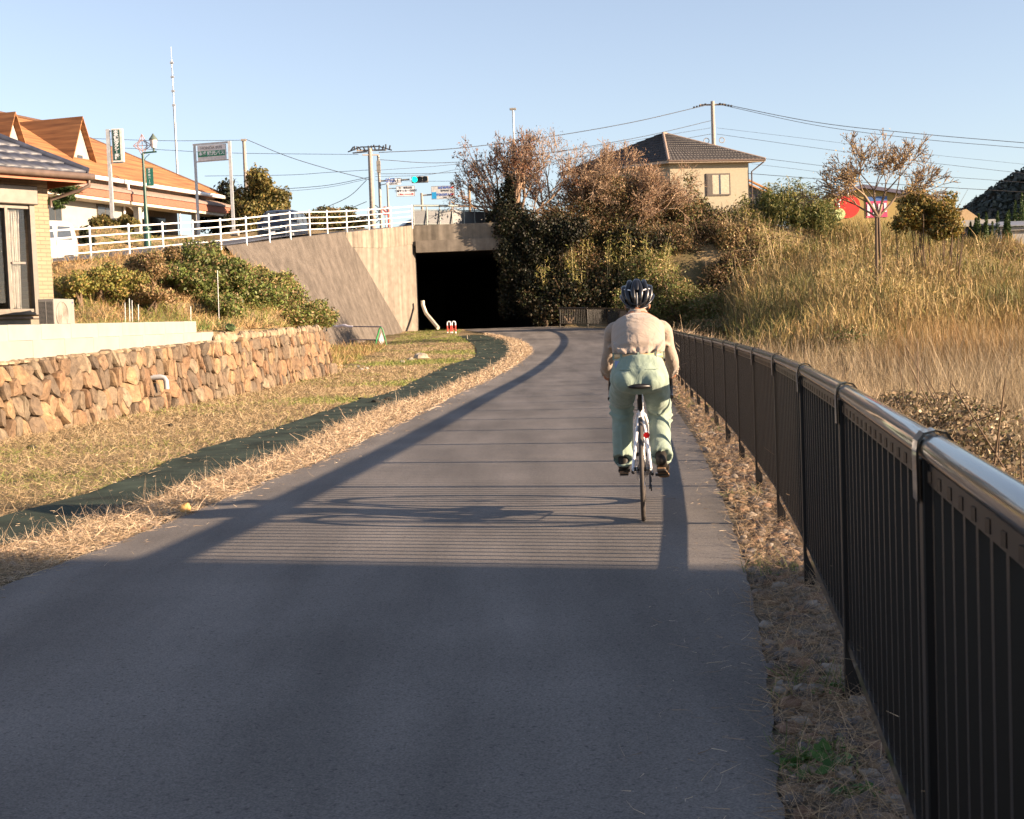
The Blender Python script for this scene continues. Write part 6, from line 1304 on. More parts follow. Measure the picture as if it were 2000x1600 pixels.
# kitchen garden on the terrace
q = np.random.default_rng(75)
def cabbage(x, y, seed, label):
    q = np.random.default_rng(seed); z = float(tz(x, y)); root = empty('cabbage', (x, y, z), 0, label, 'vegetable', 'cabbages in the terrace garden'); n = 90
    d = q.normal(size=(n, 3)); d[:, 2] = np.abs(d[:, 2])*.8; d /= np.linalg.norm(d, axis=1)[:, None]; P = d*.13*(.5+.6*q.random((n, 1))); V, Fq = leafcards(P, .07, d, .8, q); npmesh('leaves', V, Fq, M_leaf, root, np.repeat(palette(n, [(.08,.13,.045),(.12,.17,.07),(.16,.20,.09)], q, .2), 4, 0))
for k, px in enumerate((290, 318, 348, 432, 448, 466, 486, 508)):
    Y = 34+.5*math.sin(k); c = W(px, 636, Y); cabbage(c.x, Y, 80+k, ['leftmost cabbage plant above the white kerb', 'second cabbage plant above the white kerb', 'third cabbage plant, just left of the kerb end', 'cabbage above the bare stone wall, first right of the kerb end', 'cabbage above the bare stone wall, second right of the kerb end', 'cabbage above the bare stone wall, third right of the kerb end', 'cabbage above the bare stone wall, last but one before the ivy', 'rightmost cabbage above the bare stone wall'][k])
scatter('garden_greens', 'leek and onion shoots in the terrace garden', 'vegetables', 3500, (-16, -7), (31, 37), lambda x, y, q: (x < xwall(y)-.8) & (noise2(x*0, y, 3.5) > -.2) & (x > -13.5), (.12, .34), .010, .3, 3.5, [(.12,.20,.05),(.16,.24,.07),(.10,.16,.05)], 76, lambda x, y: tz(x, y))
for k, (px, py, h) in enumerate(((244, 625, .75), (253, 620, .85), (258, 622, .8), (270, 628, .7), (428, 560, 1.7), (372, 600, .6))):
    Y = 34.0 if px != 428 else 40; c = W(px, 638, Y); z = float(tz(c.x, Y)); mb = MB(); mb.tube([(c.x, Y, z-.1), (c.x+.03, Y, z+h)], .012, 5); o = mb.build('garden_stake', M_side if k % 2 else M_steel)
    tag(o, ['pale stake, leftmost of the cluster in the leek bed', 'tallest stake of the cluster in the leek bed', 'stake right beside the tallest one in the leek bed', 'stake standing a little right of the cluster in the leek bed', 'long thin stake standing in the ivy below the largest mound', 'short stake by the cabbages above the wall'][k], 'stake')

# ---- reed field ---------------------------------------------------------------
def fieldmask(x, y, q): return (x > fence_x(np.clip(y, -4, 74))+1.1+.3*noise2(x, y, 1)) & (x < .47*y+6)
def cattail_h(x, y): return .75+.2*noise2(x, y, .8, 2)
def reed_layer(name, label, n, yr, mask, topz, wd, cols, seed, lean=.12, hr=(.45, 1.0), bend=.25, ww=(60, 60), nl=3):
    q = np.random.default_rng(seed); X = []; Y = []; t = 0
    while t < n:
        y = yr[0]*(yr[1]/yr[0])**q.random(n*2); x = q.random(n*2)*(.47*y+8); m = mask(x, y, q); X.append(x[m]); Y.append(y[m]); t += m.sum()
    x = np.concatenate(X)[:n]; y = np.concatenate(Y)[:n]; z0 = tz(x, y); zt = topz(x, y); L = np.clip(zt-z0, .3, 6)*(hr[0]+(hr[1]-hr[0])*q.random(n)); D = np.column_stack([q.normal(size=n)*lean-.03, q.normal(size=n)*lean, np.ones(n)])
    V, Fq, C = ribbons(np.column_stack([x, y, z0]), D, L, wd*np.clip(y/25, .5, 3)*(.6+.8*q.random(n)), bend*q.normal(size=n), palette(n, cols, q, .3)*(1+.34*noise2(x, y, .42, 12)+.18*noise2(x, y, 1.5, 4))[:, None], q, nl)
    o = npmesh(name, V, Fq, M_straw, None, C); tag(o, label, 'reeds', kind='stuff'); return o
TAN = [(.38,.29,.17),(.46,.36,.22),(.30,.22,.125),(.22,.16,.09),(.50,.40,.26),(.14,.11,.065)]
reed_layer('reeds', 'pale tan broken reeds filling the low field beyond the fence', 90000, (8, 46), fieldmask, lambda x, y: np.interp(y, [8, 14, 22, 30, 40, 46], [-.35, -.25, .0, .25, .5, .7])+.18*noise2(x, y, .9, 3), .0085, TAN, 91, .22, (.5, 1.05), .5)
scatter('reed_litter', 'fallen straw heaped just behind the fence', 'straw', 42000, (0, 14), 0, lambda x, y, q: (x > fence_x(np.clip(y, -4, 74))+.40) & (x < fence_x(np.clip(y, -4, 74))+1.7+1.8*np.clip((y-12)/10, 0, 1)) & (y < 52), (.15, .5), .005, .6, .35, STRAW, 92, lambda x, y: tz(x, y)+.10+.65*rng.random(len(x))*np.clip((y-8)/14, 0, 1), dY(3, 50))
reed_layer('rust_grass', 'rust-red dry grass belt behind the pale reeds', 46000, (40, 62), lambda x, y, q: (x > (.27+.03*noise2(x, y, .5))*y) & (x < .47*y+6), lambda x, y: .75+.02*(y-40)+.4*noise2(x, y, .5, 1), .009, [(.28,.16,.06),(.32,.20,.08),(.23,.13,.05),(.34,.24,.11),(.18,.13,.05)], 93, .15, (.55, 1.0), .3)
def caneh(x, y):
    a = x/y; return np.interp(y, [44, 50, 56, 64, 74, 84], [.4, 1.2, 2.5, 3.6, 4.6, 6.4])+np.interp(a, [.12, .18, .24, .29, .37], [-1.8, -1.0, .1, -.3, -1.15])+.6*noise2(x, y, .45, 5)+.25*noise2(x, y, 1.7, 6)
reed_layer('tall_reeds', 'tall golden and olive reed and cane thicket behind the field', 100000, (45, 84), lambda x, y, q: (x > (.168+.02*noise2(x, y, .6))*y) & (x < .45*y+3) , caneh, .012, [(.34,.25,.12),(.27,.20,.09),(.40,.30,.16),(.17,.155,.055),(.11,.11,.035),(.28,.17,.08),(.20,.14,.07)], 94, .10, (.45, 1.05), .22)
q = np.random.default_rng(95); n = 90000; y = 46+38*q.random(n); x = q.random(n)*(.45*y+3); m = (x > (.168+.02*noise2(x, y, .6))*y); x, y = x[m], y[m]; h = caneh(x, y)
g_ = (noise2(x, y, .35, 9)+.4*q.normal(size=len(x)) > .1); z = tz(x, y)+(h-tz(x, y))*(.35+.62*q.random(len(x)))
P = np.column_stack([x, y, z]); D = np.column_stack([q.normal(size=len(x))*.24, q.normal(size=len(x))*.24, .5+.7*q.random(len(x))]); c_ = np.zeros((len(x), 3)); V, Fq, c_ = ribbons(P, D, .25+.5*q.random(len(x)), .026+.014*q.random(len(x)), .7*q.normal(size=len(x)), c_, q, 3)
c = np.where(g_[:, None], palette(len(x), [(.15,.14,.042),(.20,.17,.05),(.10,.105,.03)], q, .3), palette(len(x), [(.34,.24,.10),(.40,.29,.13),(.28,.175,.07),(.34,.25,.09)], q, .3))
o = npmesh('reed_leaves', V, Fq, M_straw, None, np.repeat(c, 6, 0)); tag(o, 'narrow leaves and plumes of the tall reed thicket', 'reeds', kind='stuff')

# ---- gravel beside the fence -----------------------------------------------------
def gravel(name, label, n, seed, maskx, yr, rr):
    q = np.random.default_rng(seed); y = yr[0]*(yr[1]/yr[0])**q.random(n); a, b = maskx(y); x = a+(b-a)*q.random(n); r = (rr[0]+(rr[1]-rr[0])*q.random(n)**3)*np.clip(.75+y/30, 0, 1.6)
    T = np.array([[math.sin(t)*math.cos(p), math.sin(t)*math.sin(p), math.cos(t)] for t in np.linspace(0, math.pi, 5) for p in np.linspace(0, 2*math.pi, 8)[:-1]]); k = 7
    Fs = [[i*k+j, (i+1)*k+j, (i+1)*k+(j+1) % k, i*k+(j+1) % k] for i in range(4) for j in range(k)]
    S = np.column_stack([.8+.5*q.random(n), .8+.6*q.random(n), .40+.30*q.random(n)]); an = q.random(n)*6.28
    V = T[None]*S[:, None]*r[:, None, None]*(1+.16*q.normal(size=(n, len(T), 1))); cx_, sx_ = np.cos(an)[:, None], np.sin(an)[:, None]
    V = np.stack([V[..., 0]*cx_-V[..., 1]*sx_+x[:, None], V[..., 0]*sx_+V[..., 1]*cx_+y[:, None], V[..., 2]+(zp(y)+.012+r*.25)[:, None]], -1)
    Fa = (np.arange(n)*len(T))[:, None, None]+np.array(Fs)[None]
    o = npmesh(name, V.reshape(-1, 3), Fa.reshape(-1, 4), M_straw if False else M_pebble, None, np.repeat(palette(n, [(.15,.12,.095),(.20,.155,.115),(.11,.095,.085),(.23,.155,.095),(.24,.21,.175),(.12,.105,.10),(.21,.125,.08)], q, .3), len(T), 0)); tag(o, label, 'gravel', kind='stuff'); return o
M_pebble = leafmat('pebble', .75, 0, .35)
gravel('gravel', 'loose gravel and stones under and beside the brown fence', 9000, 96, lambda y: (fence_x(y)-.27, fence_x(y)+.65), (2.2, 34), (.008, .042))
gravel('gravel', 'small stones along the left straw shoulder', 1500, 97, lambda y: (sh_r(y), le(y)), (5, 50), (.006, .028))
def fm(x, y, q): f = fence_x(np.clip(y, -4, 74)); return (x > f-.29-.02*y*(y < 10)*0+.05*noise2(x, y, 7)) & (x < f+.7)
scatter('fence_straw', 'dry grass clippings over the gravel along the fence', 'straw', 64000, (0, 7), 0, fm, (.025, .14), .0030, .5, .5, [(.40,.28,.17),(.50,.36,.22),(.32,.22,.14),(.26,.19,.13),(.44,.30,.16)], 98, lambda x, y: zp(y)+.015+.03*rng.random(len(x)), dY(2.2, 70))
scatter('fence_weeds', 'short green weeds in the gravel beside the fence', 'weeds', 1800, (0, 7), 0, lambda x, y, q: fm(x, y, q) & (noise2(x, y, 2.3, 7) > .45), (.03, .10), .007, .5, 1.2, [(.08,.15,.03),(.11,.18,.04),(.14,.17,.05)], 99, zpath, dY(2.2, 40))
for k, (px, py, r, lb_) in enumerate(((1590, 1510, .085, 'low green rosette weed in the gravel, nearest the camera'), (1625, 1365, .05, 'small green weed at the fence foot, farther one'), (1672, 1565, .05, 'small bright green weed touching the fence bottom rail'))):
    c = G(px, py); q = np.random.default_rng(110+k); root = empty('weed_plant', tuple(c), 0, lb_, 'weed'); n = 60; d = q.normal(size=(n, 3)); d[:, 2] = np.abs(d[:, 2])*.35; P = d*r*.6+[0, 0, .02]; V, Fq = leafcards(P, r*.32, np.tile([[0, 0, 1.2]], (n, 1)), .65, q); npmesh('leaves', V, Fq, M_leaf, root, np.repeat(palette(n, [(.06,.14,.03),(.09,.18,.04)], q, .25), 4, 0))

# ---- small things on the verge ----------------------------------------------------
M_lit = mat('pale_rock', (.45, .38, .29), .85, var=.3, scale=6, bump=.5, bscale=20)
q = np.random.default_rng(120)
for px, py, r, lb_ in ((822, 702, .26, 'biggest pale rock lying on the grass left of the sheet'), (802, 705, .13, 'grey rock touching the biggest pale rock'), (786, 709, .10, 'small flat grey rock left of the other two')):
    c = G(px, py); mb = MB(); rock(mb, (c.x, c.y, c.z+r*.3), (r, r*.7, r*.55), q, 10, 7); o = mb.build('rock', M_lit); tag(o, lb_, 'rock')
c = G(362, 1006); mb = MB(); rock(mb, (c.x, c.y, c.z+.05), (.045, .05, .04), q, 9, 6); o = mb.build('rock', mat('orange_rock', (.62, .36, .12), .8, var=.1)); tag(o, 'small orange-yellow stone in the straw at the left edge of the asphalt', 'rock')
for k, (px, py) in enumerate(((706, 724), (716, 722), (664, 718), (700, 718), (655, 724))):
    c = G(px, py); r = .05+.04*q.random(); mb = MB(); rock(mb, (c.x, c.y, c.z+.03), (r, r, r*.7), q, 8, 5); o = mb.build('rubble_piece', M_plaster); tag(o, ['white rubble bit, largest right of the wall end', 'white rubble bit right of the largest one', 'white rubble bit nearest the stone wall corner', 'white rubble bit behind the others right of the wall end', 'white rubble bit leaning at the stone wall foot'][k], 'rubble')
# bollards
M_wh2 = mat('white_reflective', (.85, .85, .85), .4, var=.02)
for k, px in enumerate((877, 886.5)):
    c = G(px, 647.5); Yb = 71.5; c = W(px, 643, Yb); c.z = float(zp(Yb)); t = empty('bollard', tuple(c), 0, ('red and white hoop bollard, left of the pair at the underpass mouth' if k == 0 else 'red and white hoop bollard, right of the pair at the underpass mouth'), 'bollard', 'hoop bollards at the underpass')
    mb = MB(); w_ = .085; hgt = .66
    mb.tube([(-w_, 0, 0), (-w_, 0, hgt-.09), (-w_*.7, 0, hgt-.02), (0, 0, hgt), (w_*.7, 0, hgt-.02), (w_, 0, hgt-.09), (w_, 0, 0)], .032, 8); mb.build('hoop', M_wh2, t)
    mb = MB(); mb.tube([(-w_, 0, .13), (-w_, 0, .46)], .034, 8); mb.tube([(w_, 0, .13), (w_, 0, .46)], .034, 8); mb.tube([(-w_, 0, .27), (w_, 0, .27)], .02, 6); mb.build('red_band', mat('red_reflective', (.75, .05, .03), .45), t)
# green A-frame barrier with pipes
Yb = 61.5; c = W(745, 674, Yb); c.z = float(zp(Yb)); t = empty('barrier', tuple(c), 0, 'green A-frame construction barrier with two grey pipes resting on it', 'barrier')
Mg = mat('green_frame_paint', (.02, .22, .06), .45); mb = MB()
for y_ in (-.0,):
    mb.tube([(-.27, y_-.12, 0), (-.20, y_-.08, .35), (-.06, y_, .80), (0, y_, .86), (.06, y_, .80), (.17, y_+.08, .35), (.22, y_+.12, 0)], .03, 8); mb.tube([(-.23, -.1, .2), (-.05, 0, .78)], .03, 6)
mb.build('frame', Mg, t)
mb = MB(); mb.prism([(-.10, -.06, .30), (.02, -.06, .05), (.14, -.06, .28), (.03, -.06, .62)], (0, -.012, 0)); mb.build('reflector_plate', M_wh2, t)
M_pipe = mat('grey_steel_pipe', (.20, .19, .24), .4, metal=.4)
mb = MB(); mb.tube([(.05, 0, .88), (-2.0, 1.2, .98)], .027, 8); mb.build('pipe', M_pipe, t); mb = MB(); mb.tube([(-.12, 0, .30), (-1.5, 1.0, .36)], .03, 8); mb.build('pipe', M_pipe, t)
mb = MB(); P = [Vector((.05, 0, .88)).lerp(Vector((-2.3, 1.38, 1.0)), u) for u in np.linspace(.58, 1, 9)]; mb.tube([p+Vector((0, -.02, -.03*math.sin(i*1.3))) for i, p in enumerate(P)], [.03, .07, .06, .08, .07, .08, .055, .06, .03], 8); mb.build('cloth', mat('lavender_white_cloth', (.60, .58, .66), .8), t)
# short pale peg at the grass edge and clods on the sheet
c = G(913, 664); mb = MB(); mb.tube([(c.x, c.y, c.z), (c.x-.01, c.y, c.z+.24)], .018, 6); o = mb.build('marker_peg', M_lit); tag(o, 'short pale peg at the edge of the green sheet near the underpass', 'peg')
for k, (px, py, r) in enumerate(((706, 783, .07), (735, 789, .09), (760, 784, .10), (333, 836, .05), (62, 880, .06), (990, 665, .06))):
    c = G(px, py); mb = MB(); rock(mb, (c.x, c.y, c.z+.04), (r, r*.6, r*.45), q, 8, 5); o = mb.build('soil_clod', mat('dark_soil', (.03, .028, .02), .9) if k == 0 else bpy.data.materials['dark_soil']); tag(o, ['dark soil clod, leftmost of three on the far part of the green sheet', 'dark soil clod, middle of three on the far part of the green sheet', 'dark soil clod, rightmost of three on the far part of the green sheet', 'dark clod on the dry grass below the elbow pipe', 'dark clod on green grass at the foot of the wall, far left', 'dark clod where the green sheet bends'][k], 'soil clod')
# roadside things behind the railing: white horizontal guard pipes near the minivan
mb = MB(); a_, b_ = W(600, 449, 82), W(678, 457, 76); mb.tube([a_, b_], .07, 8); a_, b_ = W(600, 457, 82), W(640, 458, 78); mb.tube([a_, b_], .05, 8); o = mb.build('guard_pipe', M_concl); tag(o, 'cream sloping guard pipe across the road behind the railing', 'guard rail')

# ================================================================== CYCLIST
def skinned(name, parts, mat_, parent, voxel, smooth=2, disp=None, world=False, mats=None):
    """parts: list of closed tubes; merged into one continuous surface"""
    mb = MB()
    for p in parts: p(mb)
    o = mb.build(name, mat_, parent, world)
    rm = o.modifiers.new('remesh', 'REMESH'); rm.mode = 'VOXEL'; rm.voxel_size = voxel; rm.use_smooth_shade = True
    sm = o.modifiers.new('smooth', 'SMOOTH'); sm.factor = .5; sm.iterations = smooth
    if disp:
        for k, (scale, strength, ttype) in enumerate(disp):
            tx = bpy.data.textures.new('folds', ttype); tx.noise_scale = scale
            if ttype == 'CLOUDS': tx.noise_depth = 1
            dm = o.modifiers.new('folds', 'DISPLACE'); dm.texture = tx; dm.strength = strength; dm.mid_level = .5; dm.texture_coords = 'LOCAL'
    return o
def loft(secs, n=20):
    """secs: (centre, rx, ry[, forward-vector]) elliptical rings; rx along local x; closed ends"""
    def f(mb):
        C_ = [Vector(s_[0]) for s_ in secs]; V = []; m = len(secs)
        for i, s_ in enumerate(secs):
            d = (C_[min(i+1, m-1)]-C_[max(i-1, 0)]).normalized(); x = Vector((1, 0, 0)); x = (x-d*x.dot(d)).normalized(); y = d.cross(x)
            for j in range(n): a = 2*math.pi*j/n; V.append(C_[i]+x*math.cos(a)*s_[1]+y*math.sin(a)*s_[2])
        Fs = [(i*n+j, i*n+(j+1) % n, (i+1)*n+(j+1) % n, (i+1)*n+j) for i in range(m-1) for j in range(n)]+[tuple(range(n))[::-1], tuple(range((m-1)*n, m*n))]
        mb.add(V, Fs, True)
    return f
def limb(pts, rs, n=14, sub=5):
    def f(mb):
        c = catmull([tuple(p)+(r,) for p, r in zip(pts, rs)], sub); P = [tuple(v[:3]) for v in c]; R = [float(v[3]) for v in c]
        mb.tube(P, R, n); mb.sphere(P[0], R[0]*.98, 12, 8); mb.sphere(P[-1], R[-1]*.98, 12, 8)
    return f
def ball(c, r, M=None): return lambda mb: mb.sphere(c, r, 16, 12, M)
gc = G(1258, 1026); HEAD = -math.atan2(.10, 1.0)
BL = (gc.x, gc.y+.02, .026)
bk = empty('bicycle', BL, HEAD, 'white road bicycle with brown-walled tyres and a round red rear reflector, ridden along the path', 'bicycle')
WR = .335
M_frm = mat('white_bike_paint', (.78, .78, .80), .2, var=.03, coat=.8)
M_tyre = mat('tyre_tan_black', (.055, .045, .038), .7, var=.2, scale=30)
M_blk = mat('black_component', (.015, .015, .016), .35, metal=.2)
HA = (0, 1.0, WR); RA = (0, 0, WR)
for nm, c in (('rear_wheel', RA), ('front_wheel', HA)):
    mb = MB(); mb.torus(c, WR-.014, .0145, 'X', 72, 10); wh = mb.build('wheel', M_tyre, bk)
    mb = MB(); mb.torus(c, WR-.038, .012, 'X', 72, 8, rw=.010); mb.build('rim', M_blk, wh)
    mb = MB()
    for k in range(24):
        a = 2*math.pi*k/24; s_ = .022*(1 if k % 2 else -1); mb.tube([(s_, c[1]+.018*math.cos(a+.6), c[2]+.018*math.sin(a+.6)), (0, c[1]+(WR-.045)*math.cos(a), c[2]+(WR-.045)*math.sin(a))], .0012, 4)
    mb.build('spokes', M_silver, wh)
    mb = MB(); mb.tube([(-.05, c[1], c[2]), (.05, c[1], c[2])], .014, 10); mb.tube([(-.026, c[1], c[2]), (-.02, c[1], c[2])], .026, 14); mb.tube([(.02, c[1], c[2]), (.026, c[1], c[2])], .026, 14); mb.build('hub', M_blk, wh)
mb = MB()
for k, rr in enumerate((.052, .047, .043, .038, .034, .030, .026)): mb.tube([(.028+k*.0035, 0, WR), (.030+k*.0035, 0, WR)], rr, 20)
mb.build('cassette', mat('sprocket_steel', (.25, .24, .23), .35, metal=.9), bk)
mb = MB(); mb.tube([(-.032, 0, WR), (-.034, 0, WR)], .07, 28); mb.build('brake_disc', M_silver, bk)
BBp = Vector((0, .41, .27)); ST = Vector((0, .265, .70)); SD = Vector((0, .215, .83)); HT = Vector((0, .80, .83)); HB = Vector((0, .85, .66))
mb = MB(); mb.tube([BBp, ST], .0165, 12); mb.tube([BBp, HB+Vector((0, -.01, .03))], [.022, .020], 12); mb.tube([ST+Vector((0, 0, -.03)), HT+Vector((0, 0, -.03))], .016, 12); mb.tube([HT, HB], .021, 12); mb.tube([BBp+Vector((-.04, 0, 0)), BBp+Vector((.04, 0, 0))], .024, 12)
for sx in (-1, 1):
    mb.tube([ST+Vector((sx*.010, -.005, -.05)), Vector((sx*.030, .17, .55)), Vector((sx*.052, .03, WR+.05)), Vector((sx*.056, 0, WR))], [.012, .0115, .010, .011], 10)
    mb.tube([BBp+Vector((sx*.025, -.02, 0)), Vector((sx*.040, .22, .29)), Vector((sx*.056, 0, WR))], [.012, .011, .010], 10)
mb.tube([(-.016, .235, .62), (.016, .235, .62)], .009, 8); mb.build('frame', M_frm, bk)
mb = MB(); mb.tube([HB, HB+Vector((0, .015, -.03))], .026, 10)
for sx in (-1, 1): mb.tube([HB+Vector((sx*.02, .012, -.03)), Vector((sx*.045, .92, .55)), Vector((sx*.05, 1.0, WR))], [.016, .014, .010], 10)
mb.build('fork', M_frm, bk)
mb = MB(); mb.tube([ST+Vector((0, .005, -.02)), SD], .0145, 12); mb.build('seatpost', M_blk, bk)
mb = MB()
sad = [(.066, .018), (.076, .035), (.074, .08), (.060, .13), (.035, .19), (.022, .26), (.020, .33), (.012, .36)]
V = []; n = 12
for w_, y in sad:
    for j in range(n): a = 2*math.pi*j/n; V.append((w_*math.cos(a), y+.0, .868+.014*math.sin(a)*(1.3 if math.sin(a) < 0 else 1)-.10*(w_*math.cos(a))**2*8))
mb.add(V, [(i*n+j, i*n+(j+1) % n, (i+1)*n+(j+1) % n, (i+1)*n+j) for i in range(len(sad)-1) for j in range(n)]+[tuple(range(n))[::-1], tuple(range((len(sad)-1)*n, len(sad)*n))], True)
mb.tube([(-.02, .12, .842), (-.02, .30, .848)], .004, 6); mb.tube([(.02, .12, .842), (.02, .30, .848)], .004, 6); mb.box((-.03, .19, .828), (.03, .24, .845)); mb.build('saddle', M_blk, bk)
mb = MB(); mb.tube([HT+Vector((0, -.005, .0)), HT+Vector((0, -.012, .045)), (0, .87, .885)], .016, 10)
for sx in (-1, 1):
    mb.tube([(0, .87, .885), (sx*.14, .87, .885), (sx*.195, .88, .885), (sx*.208, .94, .875), (sx*.21, .985, .835), (sx*.212, .975, .785), (sx*.214, .93, .755), (sx*.216, .86, .745)], .0155, 10)
mb.build('handlebar', M_blk, bk)
for sx in (-1, 1):
    mb = MB(); mb.tube([(sx*.208, .95, .885), (sx*.210, 1.0, .905), (sx*.210, 1.03, .935)], [.018, .017, .014], 10); mb.tube([(sx*.21, 1.03, .925), (sx*.222, 1.03, .87), (sx*.225, 1.0, .80)], [.007, .006, .006], 6); mb.build('brake_lever', M_blk, bk)
mb = MB(); mb.tube([(.045, .41, .27), (.050, .41, .27)], .088, 32); mb.tube([(.052, .41, .27), (.056, .41, .27)], .066, 28)
mb.tube([(.062, .41, .27), (.066, .24, .272)], [.013, .010], 8); mb.tube([(-.062, .41, .27), (-.066, .58, .268)], [.013, .010], 8); mb.build('crankset', M_blk, bk)
mb = MB(); mb.obox((.085, .24, .272), (.165, .24, .272), .055, .018); mb.build('pedal', M_blk, bk); mb = MB(); mb.obox((-.085, .58, .268), (-.165, .58, .268), .055, .018); mb.build('pedal', M_blk, bk)
mb = MB(); mb.tube([(.042, .41, .358), (.042, 0, WR+.045)], .003, 5); mb.tube([(.042, .41, .182), (.045, .05, .20), (.045, -.01, .215)], .003, 5); mb.build('chain', M_blk, bk)
mb = MB(); mb.obox((.05, .01, .30), (.05, -.02, .215), .012, .05); mb.tube([(.052, -.02, .215), (.060, -.02, .215)], .022, 12); mb.tube([(.052, .015, .265), (.060, .015, .265)], .02, 12); mb.build('derailleur', M_blk, bk)
mb = MB(); mb.tube([(.036, .095, .545), (.036, .080, .545)], .020, 20); mb.build('reflector', mat('red_reflector', (.55, .01, .01), .2, coat=.6, var=.15, scale=120), bk)
mb = MB()
for dx in (-.05, -.035, .0): mb.tube([(dx*1.2, .80, .80), (dx*1.7-.02, .72, .74), (dx-.02, .76, .67), (-.01, .84, .66)], .0035, 5)
mb.build('cable', M_blk, bk)

# -- the rider: skeleton in the bicycle's frame
pr = empty('person', BL, HEAD, 'cyclist in beige shirt, pale green trousers and black helmet riding away along the path', 'person')
M_skin = mat('skin', (.36, .17, .10), .55, var=.06); M_hair = mat('dark_hair', (.012, .010, .010), .7)
def fabric(name, c, s=900):
    m, nt, b = newmat(name); L = nt.links; tc = N(nt, 'ShaderNodeTexCoord'); n1 = N(nt, 'ShaderNodeTexNoise'); n1.inputs['Scale'].default_value = 9; n1.inputs['Detail'].default_value = 4; n1.inputs['Distortion'].default_value = 1.2; L.new(tc.outputs['Object'], n1.inputs[0])
    n2 = N(nt, 'ShaderNodeTexNoise'); n2.inputs['Scale'].default_value = 240; L.new(tc.outputs['Object'], n2.inputs[0])
    b.inputs['Base Color'].default_value = (*c, 1); b.inputs['Roughness'].default_value = .85; b.inputs['Sheen Weight'].default_value = .2; b.inputs['Specular IOR Level'].default_value = .2
    b1 = N(nt, 'ShaderNodeBump'); b1.inputs['Strength'].default_value = .45; b1.inputs['Distance'].default_value = .03; L.new(n1.outputs[0], b1.inputs['Height'])
    b2 = N(nt, 'ShaderNodeBump'); b2.inputs['Strength'].default_value = .25; b2.inputs['Distance'].default_value = .001; L.new(n2.outputs[0], b2.inputs['Height']); L.new(b1.outputs[0], b2.inputs['Normal']); L.new(b2.outputs[0], b.inputs['Normal']); return m
M_shirt = fabric('beige_shirt_cotton', (.32, .255, .205)); M_trou = fabric('pale_green_trouser_cotton', (.235, .30, .245))
HIP = Vector((0, .185, .945)); WST = Vector((0, .235, 1.055)); CHE = Vector((0, .42, 1.20)); SHO = Vector((0, .55, 1.275)); NEC = Vector((0, .60, 1.335)); HDc = Vector((.0, .685, 1.425))
shL, shR = Vector((-.160, .56, 1.225)), Vector((.160, .56, 1.225)); elL, elR = Vector((-.222, .68, 1.00)), Vector((.226, .68, 1.00)); wrL, wrR = Vector((-.212, .86, .915)), Vector((.212, .86, .905))
hpL, hpR = Vector((-.085, .19, .93)), Vector((.085, .19, .93)); knL, knR = Vector((-.125, .555, .745)), Vector((.125, .47, .665)); anL, anR = Vector((-.125, .50, .355)), Vector((.125, .15, .385))
toL, toR = Vector((-.128, .64, .30)), Vector((.135, .27, .295))
parts = [loft([(HIP, .12, .09), (WST, .12, .085), (CHE, .14, .09), (SHO, .15, .07), (NEC, .055, .055)]), limb([NEC+Vector((0, -.02, -.03)), NEC+Vector((0, .03, .03)), HDc+Vector((0, -.02, -.06))], [.062, .055, .055]),
         ball(HDc, (.074, .095, .105)), ball(HDc+Vector((0, .045, -.055)), (.052, .055, .06)), ball(HDc+Vector((0, .098, -.02)), (.012, .02, .02)), ball(HDc+Vector((-.078, .0, -.03)), (.012, .018, .032)), ball(HDc+Vector((.078, .0, -.03)), (.012, .018, .032)),
         ball(HDc+Vector((-.03, .083, .0)), (.012, .01, .008)), ball(HDc+Vector((.03, .083, .0)), (.012, .01, .008)), ball(HDc+Vector((0, .092, -.065)), (.024, .01, .009))]
for sh, el, wr in ((shL, elL, wrL), (shR, elR, wrR)): parts.append(limb([sh, el, wr], [.045, .035, .024]))
for hp, kn, an, to in ((hpL, knL, anL, toL), (hpR, knR, anR, toR)): parts.append(limb([hp, kn, an], [.07, .05, .034])); parts.append(limb([an, an.lerp(to, .5), to], [.03, .03, .026]))
for sx, wr in ((-1, wrL), (1, wrR)):
    pc_ = Vector((sx*.211, .945, .912)); parts.append(limb([wr, wr.lerp(pc_, .5)+Vector((0, 0, .004)), pc_], [.025, .031, .032]))
    for k, (dy, ln) in enumerate(((.045, .95), (.022, 1.05), (-.001, 1.0), (-.024, .82))):      # four fingers wrapped round the hood
        k0 = pc_+Vector((sx*.018, dy, .018)); parts.append(limb([k0, k0+Vector((sx*.020, .004, -.012)), k0+Vector((sx*.018, .006, -.040*ln)), k0+Vector((-sx*.008, .004, -.055*ln))], [.0095, .0095, .0088, .0080], 8, 3))
    t0 = pc_+Vector((-sx*.020, -.01, .008)); parts.append(limb([t0, t0+Vector((-sx*.014, .022, -.008)), t0+Vector((-sx*.010, .045, -.022))], [.012, .0105, .009], 8, 3))
body = skinned('body', parts, M_skin, pr, .0048, 2)
